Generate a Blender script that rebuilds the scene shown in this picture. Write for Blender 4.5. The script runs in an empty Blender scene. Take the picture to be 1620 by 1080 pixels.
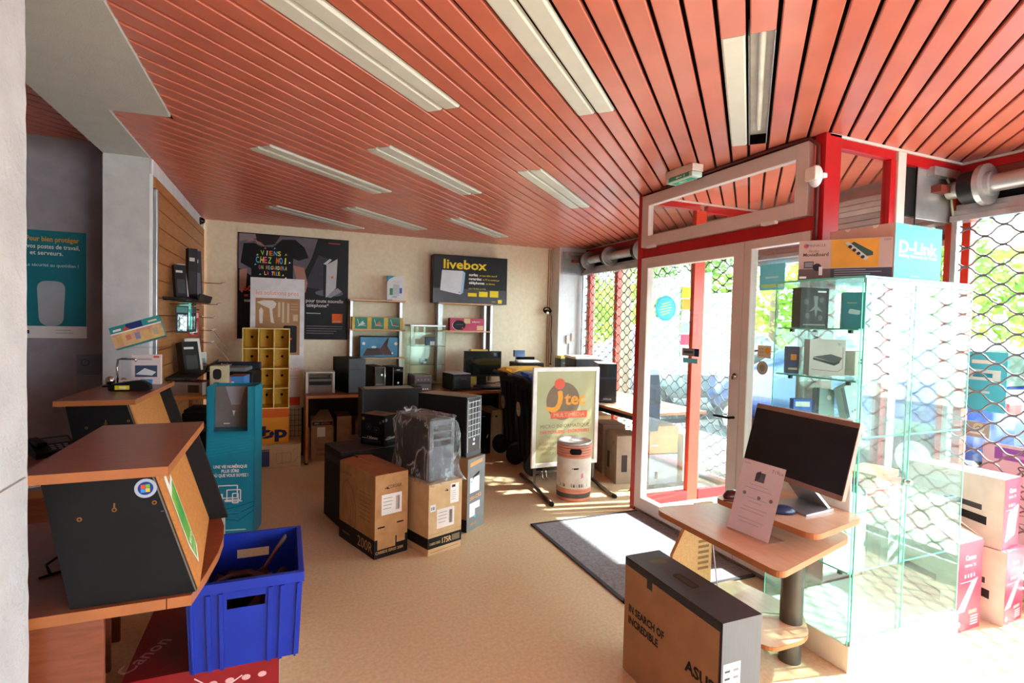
import bpy, bmesh, math, random
from mathutils import Vector, Matrix

random.seed(7)
C = bpy.context.scene.collection
SC = bpy.context.scene

# ------------------------------------------------------------------ camera
cam = bpy.data.objects.new('camera', bpy.data.cameras.new('camera'))
C.objects.link(cam)
F_PX = 854.557
YAW, PITCH, ROLL = math.radians(22.696), math.radians(1.887), math.radians(1.410)
cam.data.sensor_width = 36.0
cam.data.sensor_fit = 'HORIZONTAL'
cam.data.lens = F_PX / 1620 * 36.0
cam.data.clip_start = 0.05
cam.data.clip_end = 200
_f = Vector((math.sin(YAW) * math.cos(PITCH), math.cos(YAW) * math.cos(PITCH), -math.sin(PITCH)))
_r0 = Vector((math.cos(YAW), -math.sin(YAW), 0))
_u0 = _r0.cross(_f)
_r = _r0 * math.cos(ROLL) + _u0 * math.sin(ROLL)
_u = _u0 * math.cos(ROLL) - _r0 * math.sin(ROLL)
cam.matrix_world = Matrix(((_r.x, _u.x, -_f.x, 0), (_r.y, _u.y, -_f.y, 0), (_r.z, _u.z, -_f.z, 1.5), (0, 0, 0, 1)))
SC.camera = cam

# ------------------------------------------------------------------ daylight
world = bpy.data.worlds.new('sky')
SC.world = world
world.use_nodes = True
_bg = world.node_tree.nodes['Background']
_bg.inputs['Color'].default_value = (0.84, 0.93, 1.0, 1)
_bg.inputs['Strength'].default_value = 7.5
sun = bpy.data.objects.new('sun', bpy.data.lights.new('sun', 'SUN'))
C.objects.link(sun)
sun.data.energy = 12.5
sun.data.angle = math.radians(0.8)
sun.data.color = (1.0, 0.96, 0.9)
sun.rotation_euler = Vector((1.0, -0.19, 1.0)).to_track_quat('Z', 'Y').to_euler()

SC.view_settings.view_transform = 'Standard'
SC.view_settings.look = 'None'
SC.view_settings.gamma = 1
SC.view_settings.use_curve_mapping = False
SC.view_settings.exposure = 1.12
SC.cycles.use_denoising = True
SC.cycles.max_bounces = 14
SC.cycles.diffuse_bounces = 6
SC.cycles.glossy_bounces = 5
SC.cycles.transparent_max_bounces = 28
SC.cycles.caustics_reflective = False
SC.cycles.caustics_refractive = False
SC.cycles.sample_clamp_indirect = 8

# ------------------------------------------------------------------ materials
_mats = {}
def lin(h):
    h = h.lstrip('#')
    if len(h) == 3: h = ''.join(c + c for c in h)
    out = []
    for i in (0, 2, 4):
        c = int(h[i:i + 2], 16) / 255
        out.append(c / 12.92 if c <= 0.04045 else ((c + 0.055) / 1.055) ** 2.4)
    return tuple(out)

def M(name, hexcol, rough=0.6, metal=0.0, var=0.06, scale=9.0, bump=0.0, bscale=60.0, spec=0.4, hex2=None, stretch=None, coat=0.0):
    """procedural principled material: base colour varied by a noise, optional noise bump"""
    if name in _mats:
        return _mats[name]
    m = bpy.data.materials.new(name)
    m.use_nodes = True
    nt = m.node_tree
    b = nt.nodes['Principled BSDF']
    b.inputs['Roughness'].default_value = rough
    b.inputs['Metallic'].default_value = metal
    b.inputs['Specular IOR Level'].default_value = spec
    b.inputs['Coat Weight'].default_value = coat
    tc = nt.nodes.new('ShaderNodeTexCoord')
    src = tc.outputs['Object']
    if stretch:
        mp = nt.nodes.new('ShaderNodeMapping')
        mp.inputs['Scale'].default_value = stretch
        nt.links.new(src, mp.inputs['Vector'])
        src = mp.outputs['Vector']
    nz = nt.nodes.new('ShaderNodeTexNoise')
    nz.inputs['Scale'].default_value = scale
    nz.inputs['Detail'].default_value = 5
    nt.links.new(src, nz.inputs['Vector'])
    rp = nt.nodes.new('ShaderNodeValToRGB')
    c = lin(hexcol)
    if hex2:
        c2 = lin(hex2)
        a1, a2 = c, c2
    else:
        a1 = tuple(max(0, x * (1 - var * 1.6)) for x in c)
        a2 = tuple(min(1, x * (1 + var * 1.6)) for x in c)
    rp.color_ramp.elements[0].position = 0.35
    rp.color_ramp.elements[1].position = 0.65
    rp.color_ramp.elements[0].color = (*a1, 1)
    rp.color_ramp.elements[1].color = (*a2, 1)
    nt.links.new(nz.outputs['Fac'], rp.inputs['Fac'])
    nt.links.new(rp.outputs['Color'], b.inputs['Base Color'])
    if bump:
        n2 = nt.nodes.new('ShaderNodeTexNoise')
        n2.inputs['Scale'].default_value = bscale
        n2.inputs['Detail'].default_value = 3
        nt.links.new(tc.outputs['Object'], n2.inputs['Vector'])
        bp = nt.nodes.new('ShaderNodeBump')
        bp.inputs['Strength'].default_value = bump
        bp.inputs['Distance'].default_value = 0.01
        nt.links.new(n2.outputs['Fac'], bp.inputs['Height'])
        nt.links.new(bp.outputs['Normal'], b.inputs['Normal'])
    _mats[name] = m
    return m

def ink(hexcol, rough=0.5):
    return M('ink_' + hexcol.lstrip('#'), hexcol, rough, var=0.03, spec=0.2)

def glass(name, tint='#ffffff', refl=0.06, rough=0.0, haze=0.0, hazecol='#ffffff', edge=0.5):
    """thin architectural pane: tinted transparency, fresnel-like mirror, optional milky diffuse film"""
    if name in _mats:
        return _mats[name]
    m = bpy.data.materials.new(name)
    m.use_nodes = True
    nt = m.node_tree
    nt.nodes.remove(nt.nodes['Principled BSDF'])
    out = nt.nodes['Material Output']
    tr = nt.nodes.new('ShaderNodeBsdfTransparent')
    tr.inputs['Color'].default_value = (*lin(tint), 1)
    gl = nt.nodes.new('ShaderNodeBsdfGlossy')
    gl.inputs['Roughness'].default_value = rough
    lw = nt.nodes.new('ShaderNodeLayerWeight')
    lw.inputs['Blend'].default_value = 0.25
    mr = nt.nodes.new('ShaderNodeMapRange')
    mr.inputs['To Min'].default_value = refl
    mr.inputs['To Max'].default_value = edge
    nt.links.new(lw.outputs['Facing'], mr.inputs['Value'])
    pw = nt.nodes.new('ShaderNodeMath')
    pw.operation = 'POWER'
    pw.inputs[1].default_value = 2.0
    nt.links.new(lw.outputs['Facing'], pw.inputs[0])
    nt.links.new(pw.outputs[0], mr.inputs['Value'])
    mx = nt.nodes.new('ShaderNodeMixShader')
    nt.links.new(mr.outputs['Result'], mx.inputs['Fac'])
    nt.links.new(tr.outputs[0], mx.inputs[1])
    nt.links.new(gl.outputs[0], mx.inputs[2])
    last = mx
    if haze:
        df = nt.nodes.new('ShaderNodeBsdfDiffuse')
        df.inputs['Color'].default_value = (*lin(hazecol), 1)
        nz = nt.nodes.new('ShaderNodeTexNoise')
        nz.inputs['Scale'].default_value = 6
        tc = nt.nodes.new('ShaderNodeTexCoord')
        nt.links.new(tc.outputs['Object'], nz.inputs['Vector'])
        mu = nt.nodes.new('ShaderNodeMath')
        mu.operation = 'MULTIPLY'
        mu.inputs[1].default_value = haze * 2
        nt.links.new(nz.outputs['Fac'], mu.inputs[0])
        m2 = nt.nodes.new('ShaderNodeMixShader')
        nt.links.new(mu.outputs[0], m2.inputs['Fac'])
        nt.links.new(mx.outputs[0], m2.inputs[1])
        nt.links.new(df.outputs[0], m2.inputs[2])
        last = m2
    nt.links.new(last.outputs[0], out.inputs['Surface'])
    _mats[name] = m
    return m

def leafmat(name, a, b):
    if name in _mats:
        return _mats[name]
    m = bpy.data.materials.new(name)
    m.use_nodes = True
    nt = m.node_tree
    nt.nodes.remove(nt.nodes['Principled BSDF'])
    out = nt.nodes['Material Output']
    tc = nt.nodes.new('ShaderNodeTexCoord')
    nz = nt.nodes.new('ShaderNodeTexNoise')
    nz.inputs['Scale'].default_value = 1.3
    nt.links.new(tc.outputs['Object'], nz.inputs['Vector'])
    rp = nt.nodes.new('ShaderNodeValToRGB')
    rp.color_ramp.elements[0].position = 0.35
    rp.color_ramp.elements[1].position = 0.65
    rp.color_ramp.elements[0].color = (*lin(a), 1)
    rp.color_ramp.elements[1].color = (*lin(b), 1)
    nt.links.new(nz.outputs['Fac'], rp.inputs['Fac'])
    d = nt.nodes.new('ShaderNodeBsdfDiffuse')
    t = nt.nodes.new('ShaderNodeBsdfTranslucent')
    mx = nt.nodes.new('ShaderNodeMixShader')
    mx.inputs['Fac'].default_value = 0.5
    for n in (d, t):
        nt.links.new(rp.outputs['Color'], n.inputs['Color'])
    nt.links.new(d.outputs[0], mx.inputs[1])
    nt.links.new(t.outputs[0], mx.inputs[2])
    nt.links.new(mx.outputs[0], out.inputs['Surface'])
    _mats[name] = m
    return m

# ------------------------------------------------------------------ geometry collector
_txt = {}
def text_geo(s, bold):
    k = (s, bold)
    if k not in _txt:
        cu = bpy.data.curves.new('t', 'FONT')
        cu.body = s
        cu.resolution_u = 2
        cu.offset = bold
        o = bpy.data.objects.new('t', cu)
        me = o.to_mesh()
        vs = [(v.co.x, v.co.y) for v in me.vertices]
        fs = [tuple(p.vertices) for p in me.polygons]
        o.to_mesh_clear()
        bpy.data.objects.remove(o)
        bpy.data.curves.remove(cu)
        _txt[k] = (vs, fs)
    return _txt[k]

class G:
    def __init__(s):
        s.v, s.f, s.m, s.sm, s.mats = [], [], [], [], []
        s.X = None
    def mi(s, m):
        if m not in s.mats:
            s.mats.append(m)
        return s.mats.index(m)
    def add(s, vs, fs, m, smooth=False):
        n = len(s.v)
        i = s.mi(m)
        for p in vs:
            p = Vector(p)
            s.v.append(s.X @ p if s.X is not None else p)
        for f in fs:
            s.f.append(tuple(n + j for j in f))
            s.m.append(i)
            s.sm.append(smooth)
        return s
    def box(s, x0, x1, y0, y1, z0, z1, m, b=0.0):
        if x1 < x0: x0, x1 = x1, x0
        if y1 < y0: y0, y1 = y1, y0
        if z1 < z0: z0, z1 = z1, z0
        b = min(b, (x1 - x0) * .45, (y1 - y0) * .45, (z1 - z0) * .45)
        if b <= 0:
            vs = [(x, y, z) for x in (x0, x1) for y in (y0, y1) for z in (z0, z1)]
            return s.add(vs, [(0, 1, 3, 2), (4, 6, 7, 5), (0, 4, 5, 1), (2, 3, 7, 6), (0, 2, 6, 4), (1, 5, 7, 3)], m)
        bm = bmesh.new()
        bmesh.ops.create_cube(bm, size=1)
        for v in bm.verts:
            v.co = Vector((x0 + (v.co.x + .5) * (x1 - x0), y0 + (v.co.y + .5) * (y1 - y0), z0 + (v.co.z + .5) * (z1 - z0)))
        bmesh.ops.bevel(bm, geom=bm.edges[:], offset=b, segments=2, profile=0.6, affect='EDGES')
        bm.verts.index_update()
        s.add([v.co.copy() for v in bm.verts], [[v.index for v in f.verts] for f in bm.faces], m)
        bm.free()
        return s
    def cyl(s, p0, p1, r, m, n=14, r2=None, cap=True, smooth=True):
        p0, p1 = Vector(p0), Vector(p1)
        r2 = r if r2 is None else r2
        d = (p1 - p0).normalized()
        a = d.orthogonal().normalized()
        b = d.cross(a)
        vs = []
        for p, rr in ((p0, r), (p1, r2)):
            for i in range(n):
                t = 2 * math.pi * i / n
                vs.append(p + a * (rr * math.cos(t)) + b * (rr * math.sin(t)))
        s.add(vs, [(i, (i + 1) % n, n + (i + 1) % n, n + i) for i in range(n)], m, smooth)
        if cap:
            s.add(vs[:n], [tuple(reversed(range(n)))], m)
            s.add(vs[n:], [tuple(range(n))], m)
        return s
    def tube(s, pts, r, m, n=8, smooth=True):
        pts = [Vector(p) for p in pts]
        rings = []
        a = None
        for i, p in enumerate(pts):
            d = (pts[min(i + 1, len(pts) - 1)] - pts[max(i - 1, 0)]).normalized()
            if a is None:
                a = d.orthogonal().normalized()
            else:
                a = (a - d * a.dot(d)).normalized()
            b = d.cross(a)
            rings.append([p + a * (r * math.cos(2 * math.pi * j / n)) + b * (r * math.sin(2 * math.pi * j / n)) for j in range(n)])
        vs = [p for ring in rings for p in ring]
        fs = [(i * n + j, i * n + (j + 1) % n, (i + 1) * n + (j + 1) % n, (i + 1) * n + j) for i in range(len(pts) - 1) for j in range(n)]
        fs += [tuple(reversed(range(n))), tuple(range((len(pts) - 1) * n, len(pts) * n))]
        return s.add(vs, fs, m, smooth)
    def lathe(s, prof, m, n=24, c=(0, 0, 0), smooth=True):
        vs = []
        for r, z in prof:
            for i in range(n):
                t = 2 * math.pi * i / n
                vs.append((c[0] + r * math.cos(t), c[1] + r * math.sin(t), c[2] + z))
        k = len(prof)
        return s.add(vs, [(i * n + j, i * n + (j + 1) % n, (i + 1) * n + (j + 1) % n, (i + 1) * n + j) for i in range(k - 1) for j in range(n)], m, smooth)
    def loft(s, rings, m, close=True, caps=True, smooth=False):
        n = len(rings[0])
        vs = [p for r in rings for p in r]
        fs = []
        for i in range(len(rings) - 1):
            for j in range(n if close else n - 1):
                fs.append((i * n + j, i * n + (j + 1) % n, (i + 1) * n + (j + 1) % n, (i + 1) * n + j))
        s.add(vs, fs, m, smooth)
        if caps:
            s.add(rings[0], [tuple(reversed(range(n)))], m)
            s.add(rings[-1], [tuple(range(n))], m)
        return s
    def sphere(s, c, r, m, n=12, sc=(1, 1, 1)):
        k = n // 2
        prof = [(math.sin(math.pi * i / k), -math.cos(math.pi * i / k)) for i in range(k + 1)]
        vs, c = [], Vector(c)
        for a, z in prof:
            for i in range(n):
                t = 2 * math.pi * i / n
                vs.append(c + Vector((a * math.cos(t) * r * sc[0], a * math.sin(t) * r * sc[1], z * r * sc[2])))
        return s.add(vs, [(i * n + j, i * n + (j + 1) % n, (i + 1) * n + (j + 1) % n, (i + 1) * n + j) for i in range(k) for j in range(n)], m, True)
    # -- drawing on a frame (origin, u, v); the outward side is u x v
    def pt(s, fr, u, v, w=0.0):
        o, a, b = Vector(fr[0]), Vector(fr[1]), Vector(fr[2])
        return o + a * u + b * v + a.cross(b).normalized() * w
    def poly(s, fr, pts, m, w=0.0006):
        return s.add([s.pt(fr, u, v, w) for u, v in pts], [tuple(range(len(pts)))], m)
    def rect(s, fr, u0, u1, v0, v1, m, w=0.0006):
        return s.poly(fr, [(u0, v0), (u1, v0), (u1, v1), (u0, v1)], m, w)
    def disc(s, fr, u, v, r, m, w=0.0008, n=20, sv=1.0, a0=0.0, a1=360.0):
        full = a1 - a0 >= 360
        k = n if full else n + 1
        p = [(u + r * math.cos(math.radians(a0 + (a1 - a0) * i / n)), v + sv * r * math.sin(math.radians(a0 + (a1 - a0) * i / n))) for i in range(k)]
        return s.poly(fr, p, m, w)
    def line(s, fr, pts, t, m, w=0.0009):
        for (a, b), (c, d) in zip(pts[:-1], pts[1:]):
            L = math.hypot(c - a, d - b) or 1e-6
            nx, ny = -(d - b) / L * t / 2, (c - a) / L * t / 2
            s.poly(fr, [(a - nx, b - ny), (c - nx, d - ny), (c + nx, d + ny), (a + nx, b + ny)], m, w)
        return s
    def prism(s, fr, pts, t, m):
        """polygon in a frame, extruded by t along the frame's normal"""
        a = [s.pt(fr, u, v, 0) for u, v in pts]
        b = [s.pt(fr, u, v, t) for u, v in pts]
        n = len(pts)
        if sum(pts[i][0] * pts[(i + 1) % n][1] - pts[(i + 1) % n][0] * pts[i][1] for i in range(n)) < 0:
            a.reverse(); b.reverse()
        fs = [tuple(reversed(range(n))), tuple(range(n, 2 * n))] + [(i, (i + 1) % n, n + (i + 1) % n, n + i) for i in range(n)]
        if t < 0:
            fs = [tuple(reversed(f)) for f in fs]
        return s.add(a + b, fs, m)
    def text(s, fr, t, u, v, h, m, w=None, al='c', bold=0.0, off=0.001, rot=0.0):
        """h = cap height of the line; w = width to fit it to"""
        vs, fs = text_geo(t, bold)
        if not vs:
            return s
        x0, x1 = min(p[0] for p in vs), max(p[0] for p in vs)
        k = h / 0.70
        kx = (w / (x1 - x0)) if w else k
        W = (x1 - x0) * kx
        du = {'c': -W / 2, 'l': 0, 'r': -W}[al]
        cr, sr = math.cos(math.radians(rot)), math.sin(math.radians(rot))
        P = []
        for x, y in vs:
            a, b = (x - x0) * kx + du, y * k
            P.append(s.pt(fr, u + a * cr - b * sr, v + a * sr + b * cr, off))
        return s.add(P, fs, m)
    def mesh(s, name):
        me = bpy.data.meshes.new(name)
        me.from_pydata([tuple(p) for p in s.v], [], s.f)
        for m in s.mats:
            me.materials.append(m)
        me.polygons.foreach_set('material_index', s.m)
        me.polygons.foreach_set('use_smooth', s.sm)
        me.update()
        return me
    def obj(s, name, parent=None, label=None, kind=None):
        o = bpy.data.objects.new(name, s.mesh(name))
        C.objects.link(o)
        if parent is not None:
            o.parent = parent
        if label:
            o['label'] = label
        if kind:
            o['kind'] = kind
        return o

def thing(name, label, cat, loc=(0, 0, 0), rz=0.0, group=None):
    o = bpy.data.objects.new(name, None)
    C.objects.link(o)
    o.empty_display_size = 0.1
    o.location = loc
    o.rotation_euler = (0, 0, math.radians(rz))
    o['label'] = label
    o['category'] = cat
    if group:
        o['group'] = group
    return o

def solo(g, name, label, cat, loc=(0, 0, 0), rz=0.0, group=None, rot=None):
    o = g.obj(name)
    o.location = loc
    o.rotation_euler = rot if rot else (0, 0, math.radians(rz))
    o['label'] = label
    o['category'] = cat
    if group:
        o['group'] = group
    return o

def struct(g, name, parent=None):
    o = g.obj(name, parent)
    if parent is None:
        o['kind'] = 'structure'
    return o

def copy_tree(o, parent=None):
    c = o.copy()
    C.objects.link(c)
    if parent is not None:
        c.parent = parent
    for ch in list(o.children):
        copy_tree(ch, c)
    return c

def faces(w, d, h, z0=0.0):
    """frames on the faces of a box w x d x h whose base centre is the local origin; u runs to the viewer's right, v up"""
    return dict(F=((-w / 2, -d / 2, z0), (1, 0, 0), (0, 0, 1)), B=((w / 2, d / 2, z0), (-1, 0, 0), (0, 0, 1)),
                L=((-w / 2, d / 2, z0), (0, -1, 0), (0, 0, 1)), R=((w / 2, -d / 2, z0), (0, 1, 0), (0, 0, 1)),
                T=((-w / 2, -d / 2, z0 + h), (1, 0, 0), (0, 1, 0)))

def corner_loc(cx, cy, rz, w, d, z=0.0):
    """base centre of a box whose near left corner stands at (cx, cy)"""
    a = math.radians(rz)
    return (cx + math.cos(a) * w / 2 - math.sin(a) * d / 2, cy + math.sin(a) * w / 2 + math.cos(a) * d / 2, z)

# ------------------------------------------------------------------ palette
WHITE = M('white_plaster', '#e6e8ea', 0.85, var=0.03, bump=0.25, bscale=45)
GREYP = M('grey_plaster', '#c4c2c2', 0.85, var=0.04, bump=0.15, bscale=40)
CREAMW = M('cream_wall', '#e6d7b8', 0.8, hex2='#eee1c6', var=0.05, scale=22, bump=0.1, bscale=120)
SOFFIT = M('soffit_white', '#d2d2cf', 0.75, var=0.02, bump=0.15, bscale=160)
FLOORM = M('lino_floor', '#ceb48c', 0.42, hex2='#dcc5a0', scale=55, bump=0.02, spec=0.45)
SLAT = M('red_metal_slat', '#cf705b', 0.30, var=0.04, scale=5, spec=0.8)
VOID = M('black_void', '#0d0c0c', 0.95)
DIFF = M('opal_lamp_cover', '#dcdcd2', 0.35, var=0.02)
RED = M('red_paint', '#b3151c', 0.35, var=0.05)
RED2 = M('sunlit_red_paint', '#d8432c', 0.4, var=0.05)  # the frames' red, brightened in the colour to look sunlit
BROWNR = M('brown_red_paint', '#7d3a30', 0.5)
PVC = M('white_upvc', '#dccdc6', 0.35, var=0.02)
STEEL = M('galvanised_steel', '#b4b6b8', 0.3, metal=0.6, var=0.12, scale=6)
DSTEEL = M('dark_steel', '#2a2b2d', 0.4, metal=0.7)
CHROME = M('chrome', '#d8d8d8', 0.12, metal=1.0)
ALU = M('aluminium', '#b9bcc0', 0.35, metal=0.8)
BLACK = M('black_plastic', '#0d0d0f', 0.5, spec=0.25)
BLACKG = M('black_gloss', '#08080a', 0.12, spec=0.6)
DGREY = M('dark_grey_plastic', '#232428', 0.5, spec=0.25)
GREY = M('grey_plastic', '#77787a', 0.5)
LGREY = M('light_grey_plastic', '#b8b8b8', 0.5)
WPLAS = M('white_plastic', '#e6e4e0', 0.4)
KRAFT = M('kraft_cardboard', '#a87b4e', 0.8, hex2='#b98c5d', scale=14, bump=0.05)
KRAFT2 = M('pale_cardboard', '#c4a276', 0.8, hex2='#cfae84', scale=14)
KRAFT3 = M('brown_cardboard', '#86603f', 0.8, hex2='#936c48', scale=14)
WOOD = M('cherry_laminate', '#7c4128', 0.3, hex2='#8c4d31', scale=6, stretch=(2, 14, 14), spec=0.5)
WOODL = M('beech_laminate', '#c9955f', 0.35, hex2='#d5a672', scale=6, stretch=(14, 3, 14), spec=0.5)
ORANGEW = M('orange_beech_panel', '#bd7a3c', 0.45, hex2='#cc8a4a', scale=9, stretch=(4, 4, 12))
EDGEW = M('wood_edge', '#a9683c', 0.4)
PAPER = M('paper_white', '#e9e7e2', 0.7, var=0.02)
YELLOW = M('yellow_plastic', '#e8b21c', 0.45)
GLASSM = glass('window_glass', '#f6fbfa', 0.04, edge=0.7)
DGLASS = glass('display_glass', '#f1fbf8', 0.05, edge=0.55, haze=0.03, hazecol='#dff5f2')
GEDGE = M('green_glass_edge', '#6fd6c2', 0.2, spec=0.6)

ZC = 2.565
# ------------------------------------------------------------------ structure: floor, walls
g = G(); g.box(-3.2, 3.9, -3.0, 6.95, -0.08, 0, FLOORM); struct(g, 'floor')
g = G(); g.box(-0.86, 3.95, 6.85, 6.97, 0, 2.62, CREAMW)
struct(g, 'wall_back')
g = G(); g.box(-0.98, -0.875, 4.338, 6.85, 0, 2.62, WHITE); struct(g, 'wall_left')
g = G(); g.box(-1.12, -0.86, 4.336, 4.40, 0, ZC, GREYP); g.box(-1.12, -0.98, 4.40, 4.75, 0, ZC, GREYP); struct(g, 'trim_1')     # white column at the end of the panelled wall
g = G()
edge = [(1.655 + random.uniform(-.0035, .0035), .04 * i) for i in range(65)]
g.prism(((-1.10, 0, 0), (0, 1, 0), (0, 0, 1)), [(.75, 0)] + edge + [(.75, 2.57)], .522, M('rough_cast', '#bfc1c4', .9, var=.04, bump=.4, bscale=70))
g.line(((-0.5755, 1.40, 0), (0, 1, 0), (0, 0, 1)), [(-0.2, 1.105), (0.235, 1.102)], 0.003, ink('#8d8984'), 0.001)
struct(g, 'wall_near')
g = G(); g.box(-3.0, -0.875, 4.76, 4.86, 0, 2.8, M('dull_mauve_plaster', '#9a949a', .85, var=.05, bump=.15, bscale=40)); struct(g, 'wall_far_room')
g = G(); g.box(-3.1, -3.0, -0.6, 4.86, 0, 2.8, GREYP); struct(g, 'wall_west')
g = G()                                                  # wall behind the viewer, its unseen window opening added for fill light
g.box(-3.0, 3.95, -3.0, -2.9, 0, .35, WHITE); g.box(-3.0, 3.95, -3.0, -2.9, 2.35, 2.8, WHITE)
g.box(-3.0, 1.9, -3.0, -2.9, .35, 2.35, WHITE); g.box(3.85, 3.95, -3.0, -2.9, .35, 2.35, WHITE)
struct(g, 'wall_rear')
g = G(); g.box(-3.1, -0.575, -2.9, 0.75, 0, 2.62, WHITE); struct(g, 'wall_south')
g = G(); g.box(3.45, 3.88, 6.62, 6.85, 0, ZC, WHITE); struct(g, 'trim_2')          # pier in the far corner
# white soffit beam over the left opening
g = G()
g.prism(((0, 0, 2.553), (1, 0, 0), (0, 1, 0)), [(-1.12, 0.75), (-0.58, 0.75), (-0.58, 3.40), (-0.86, 3.425), (-0.86, 4.336), (-1.12, 4.336)], 0.25, SOFFIT)
struct(g, 'trim_3')
# ------------------------------------------------------------------ slatted ceiling
A = math.radians(46.4)
SX, SY, NX, NY = math.sin(A), math.cos(A), math.cos(A), -math.sin(A)
def xy(s_, t_): return (s_ * SX + t_ * NX, s_ * SY + t_ * NY)
def clip(t_, x0, x1, y0, y1):
    lo = max((x0 - t_ * NX) / SX, (y0 - t_ * NY) / SY)
    hi = min((x1 - t_ * NX) / SX, (y1 - t_ * NY) / SY)
    return lo, hi
LAMPS = [(-1.444, 1.12, 2.37), (-0.744, 1.43, 2.68), (-0.044, 2.153, 3.43), (-1.444, 3.505, 4.755), (-2.144, 2.745, 3.995),
         (-2.844, 2.475, 3.725), (-2.844, 4.85, 6.10), (-3.544, 4.10, 5.36), (-4.244, 3.82, 5.09)]
PROF = [(-.0425, .016), (-.0425, .004), (-.0385, 0), (.0385, 0), (.0425, .004), (.0425, .016)]
def slats(g, rect, z, k0, k1, lamps=()):
    for k in range(k0, k1):
        tc = -.094 + .1 * k
        cuts = [(a, b) for (t0, a, b) in lamps if abs(tc - t0) < .075]
        r = [clip(tc + p[0], *rect) for p in PROF]
        if min(b - a for a, b in r) < .01:
            continue
        cuts.sort()
        segs, start = [], None
        for a, b in cuts:
            segs.append((start, a)); start = b
        segs.append((start, None))
        for a, b in segs:
            lo = [x[0] if a is None else max(a, x[0]) for x in r]
            hi = [x[1] if b is None else min(b, x[1]) for x in r]
            if min(h - l for l, h in zip(lo, hi)) < .02:
                continue
            vs = [(*xy(l, tc + p[0]), z + p[1]) for l, p in zip(lo, PROF)] + [(*xy(h, tc + p[0]), z + p[1]) for h, p in zip(hi, PROF)]
            g.add(vs, [(j, j + 1, j + 7, j + 6) for j in range(5)], SLAT)
g = G()
slats(g, (-.578, 3.88, -2.9, 6.848), ZC, -75, 70, LAMPS)
slats(g, (-.86, -.578, 3.42, 6.848), ZC, -75, 70, LAMPS)
g.box(-1.12, 3.95, -2.9, 6.95, 2.66, 2.8, VOID)
struct(g, 'ceiling')
g = G()
slats(g, (-2.98, -1.125, .76, 4.755), 2.72, -70, 40)
g.box(-3.1, -1.0, -0.6, 4.86, 2.80, 2.9, VOID)
struct(g, 'ceiling_far_room')

for i, (t0, a, b) in enumerate(LAMPS):
    lab = ['long white ceiling light in the front row, nearest the white soffit', 'long white ceiling light in the middle of the front row',
           'ceiling light with one cover missing and its tube showing, above the door', 'short looking white ceiling light of the middle row, nearest the entrance door',
           'white ceiling light in the middle of the middle row', 'white ceiling light of the middle row, nearest the wooden slatwall',
           'white ceiling light in the back row above the yellow lettered sign', 'white ceiling light in the middle of the back row',
           'white ceiling light in the back row above the dark poster'][i]
    c = xy((a + b) / 2, t0)
    t = thing('ceiling_light', lab, 'ceiling light', (c[0], c[1], ZC), math.degrees(math.atan2(SY, SX)), 'slat ceiling lights')
    L = (b - a) / 2 - .004
    for sgn in (1, -1):                                   # local y is -t direction
        if i == 2 and sgn == -1:
            g = G()
            g.box(-L, L, sgn * .05 - .043, sgn * .05 + .043, .055, .06, WPLAS)
            g.box(-L, L, -.093, -.090, .0, .055, ALU)
            g.box(-L, L, -.006, -.001, -.003, .055, GREY)
            g.obj('housing', t)
            g = G(); g.cyl((-L + .03, -.05, .03), (L - .18, -.05, .03), .014, M('lamp_tube', '#f2f4f2', 0.3), 12)
            g.obj('tube', t)
            continue
        y0 = sgn * .05
        g = G()
        rings = []
        for x in (-L, -L + .02, L - .02, L):
            dz = 0 if abs(x) < L - .001 else .006
            rings.append([(x, y0 - .043, .012), (x, y0 - .041, -.002 + dz), (x, y0 - .034, -.007 + dz), (x, y0 + .034, -.007 + dz), (x, y0 + .041, -.002 + dz), (x, y0 + .043, .012)])
        g.loft(rings, DIFF)
        g.obj('diffuser', t)

# ------------------------------------------------------------------ shop fronts
def curtain(y0, y1, z0, z1, x, m):
    """rolling grille: undulating rods in antiphase that touch at the knots"""
    g = G()
    pitch, per = .0575, .18
    n = int((z1 - z0) / pitch)
    for i in range(n + 1):
        z = z0 + i * pitch
        ph = 0 if i % 2 else math.pi
        pts = []
        k = int((y1 - y0) / (per / 10))
        for j in range(k + 1):
            y = y0 + (y1 - y0) * j / k
            w = math.cos(2 * math.pi * y / per + ph)
            pts.append((x, y, z + .0275 * (abs(w) ** .75) * (1 if w > 0 else -1)))
        g.tube(pts, .0055, m, 5)
        yk = math.ceil(y0 / per) * per - (0 if i % 2 else per / 2)
        while yk < y1:
            if yk > y0 + .01:
                g.box(x - .007, x + .007, yk - .014, yk + .014, z + .0575 / 2 - .007, z + .0575 / 2 + .007, m)
            yk += per
    return g

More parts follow.
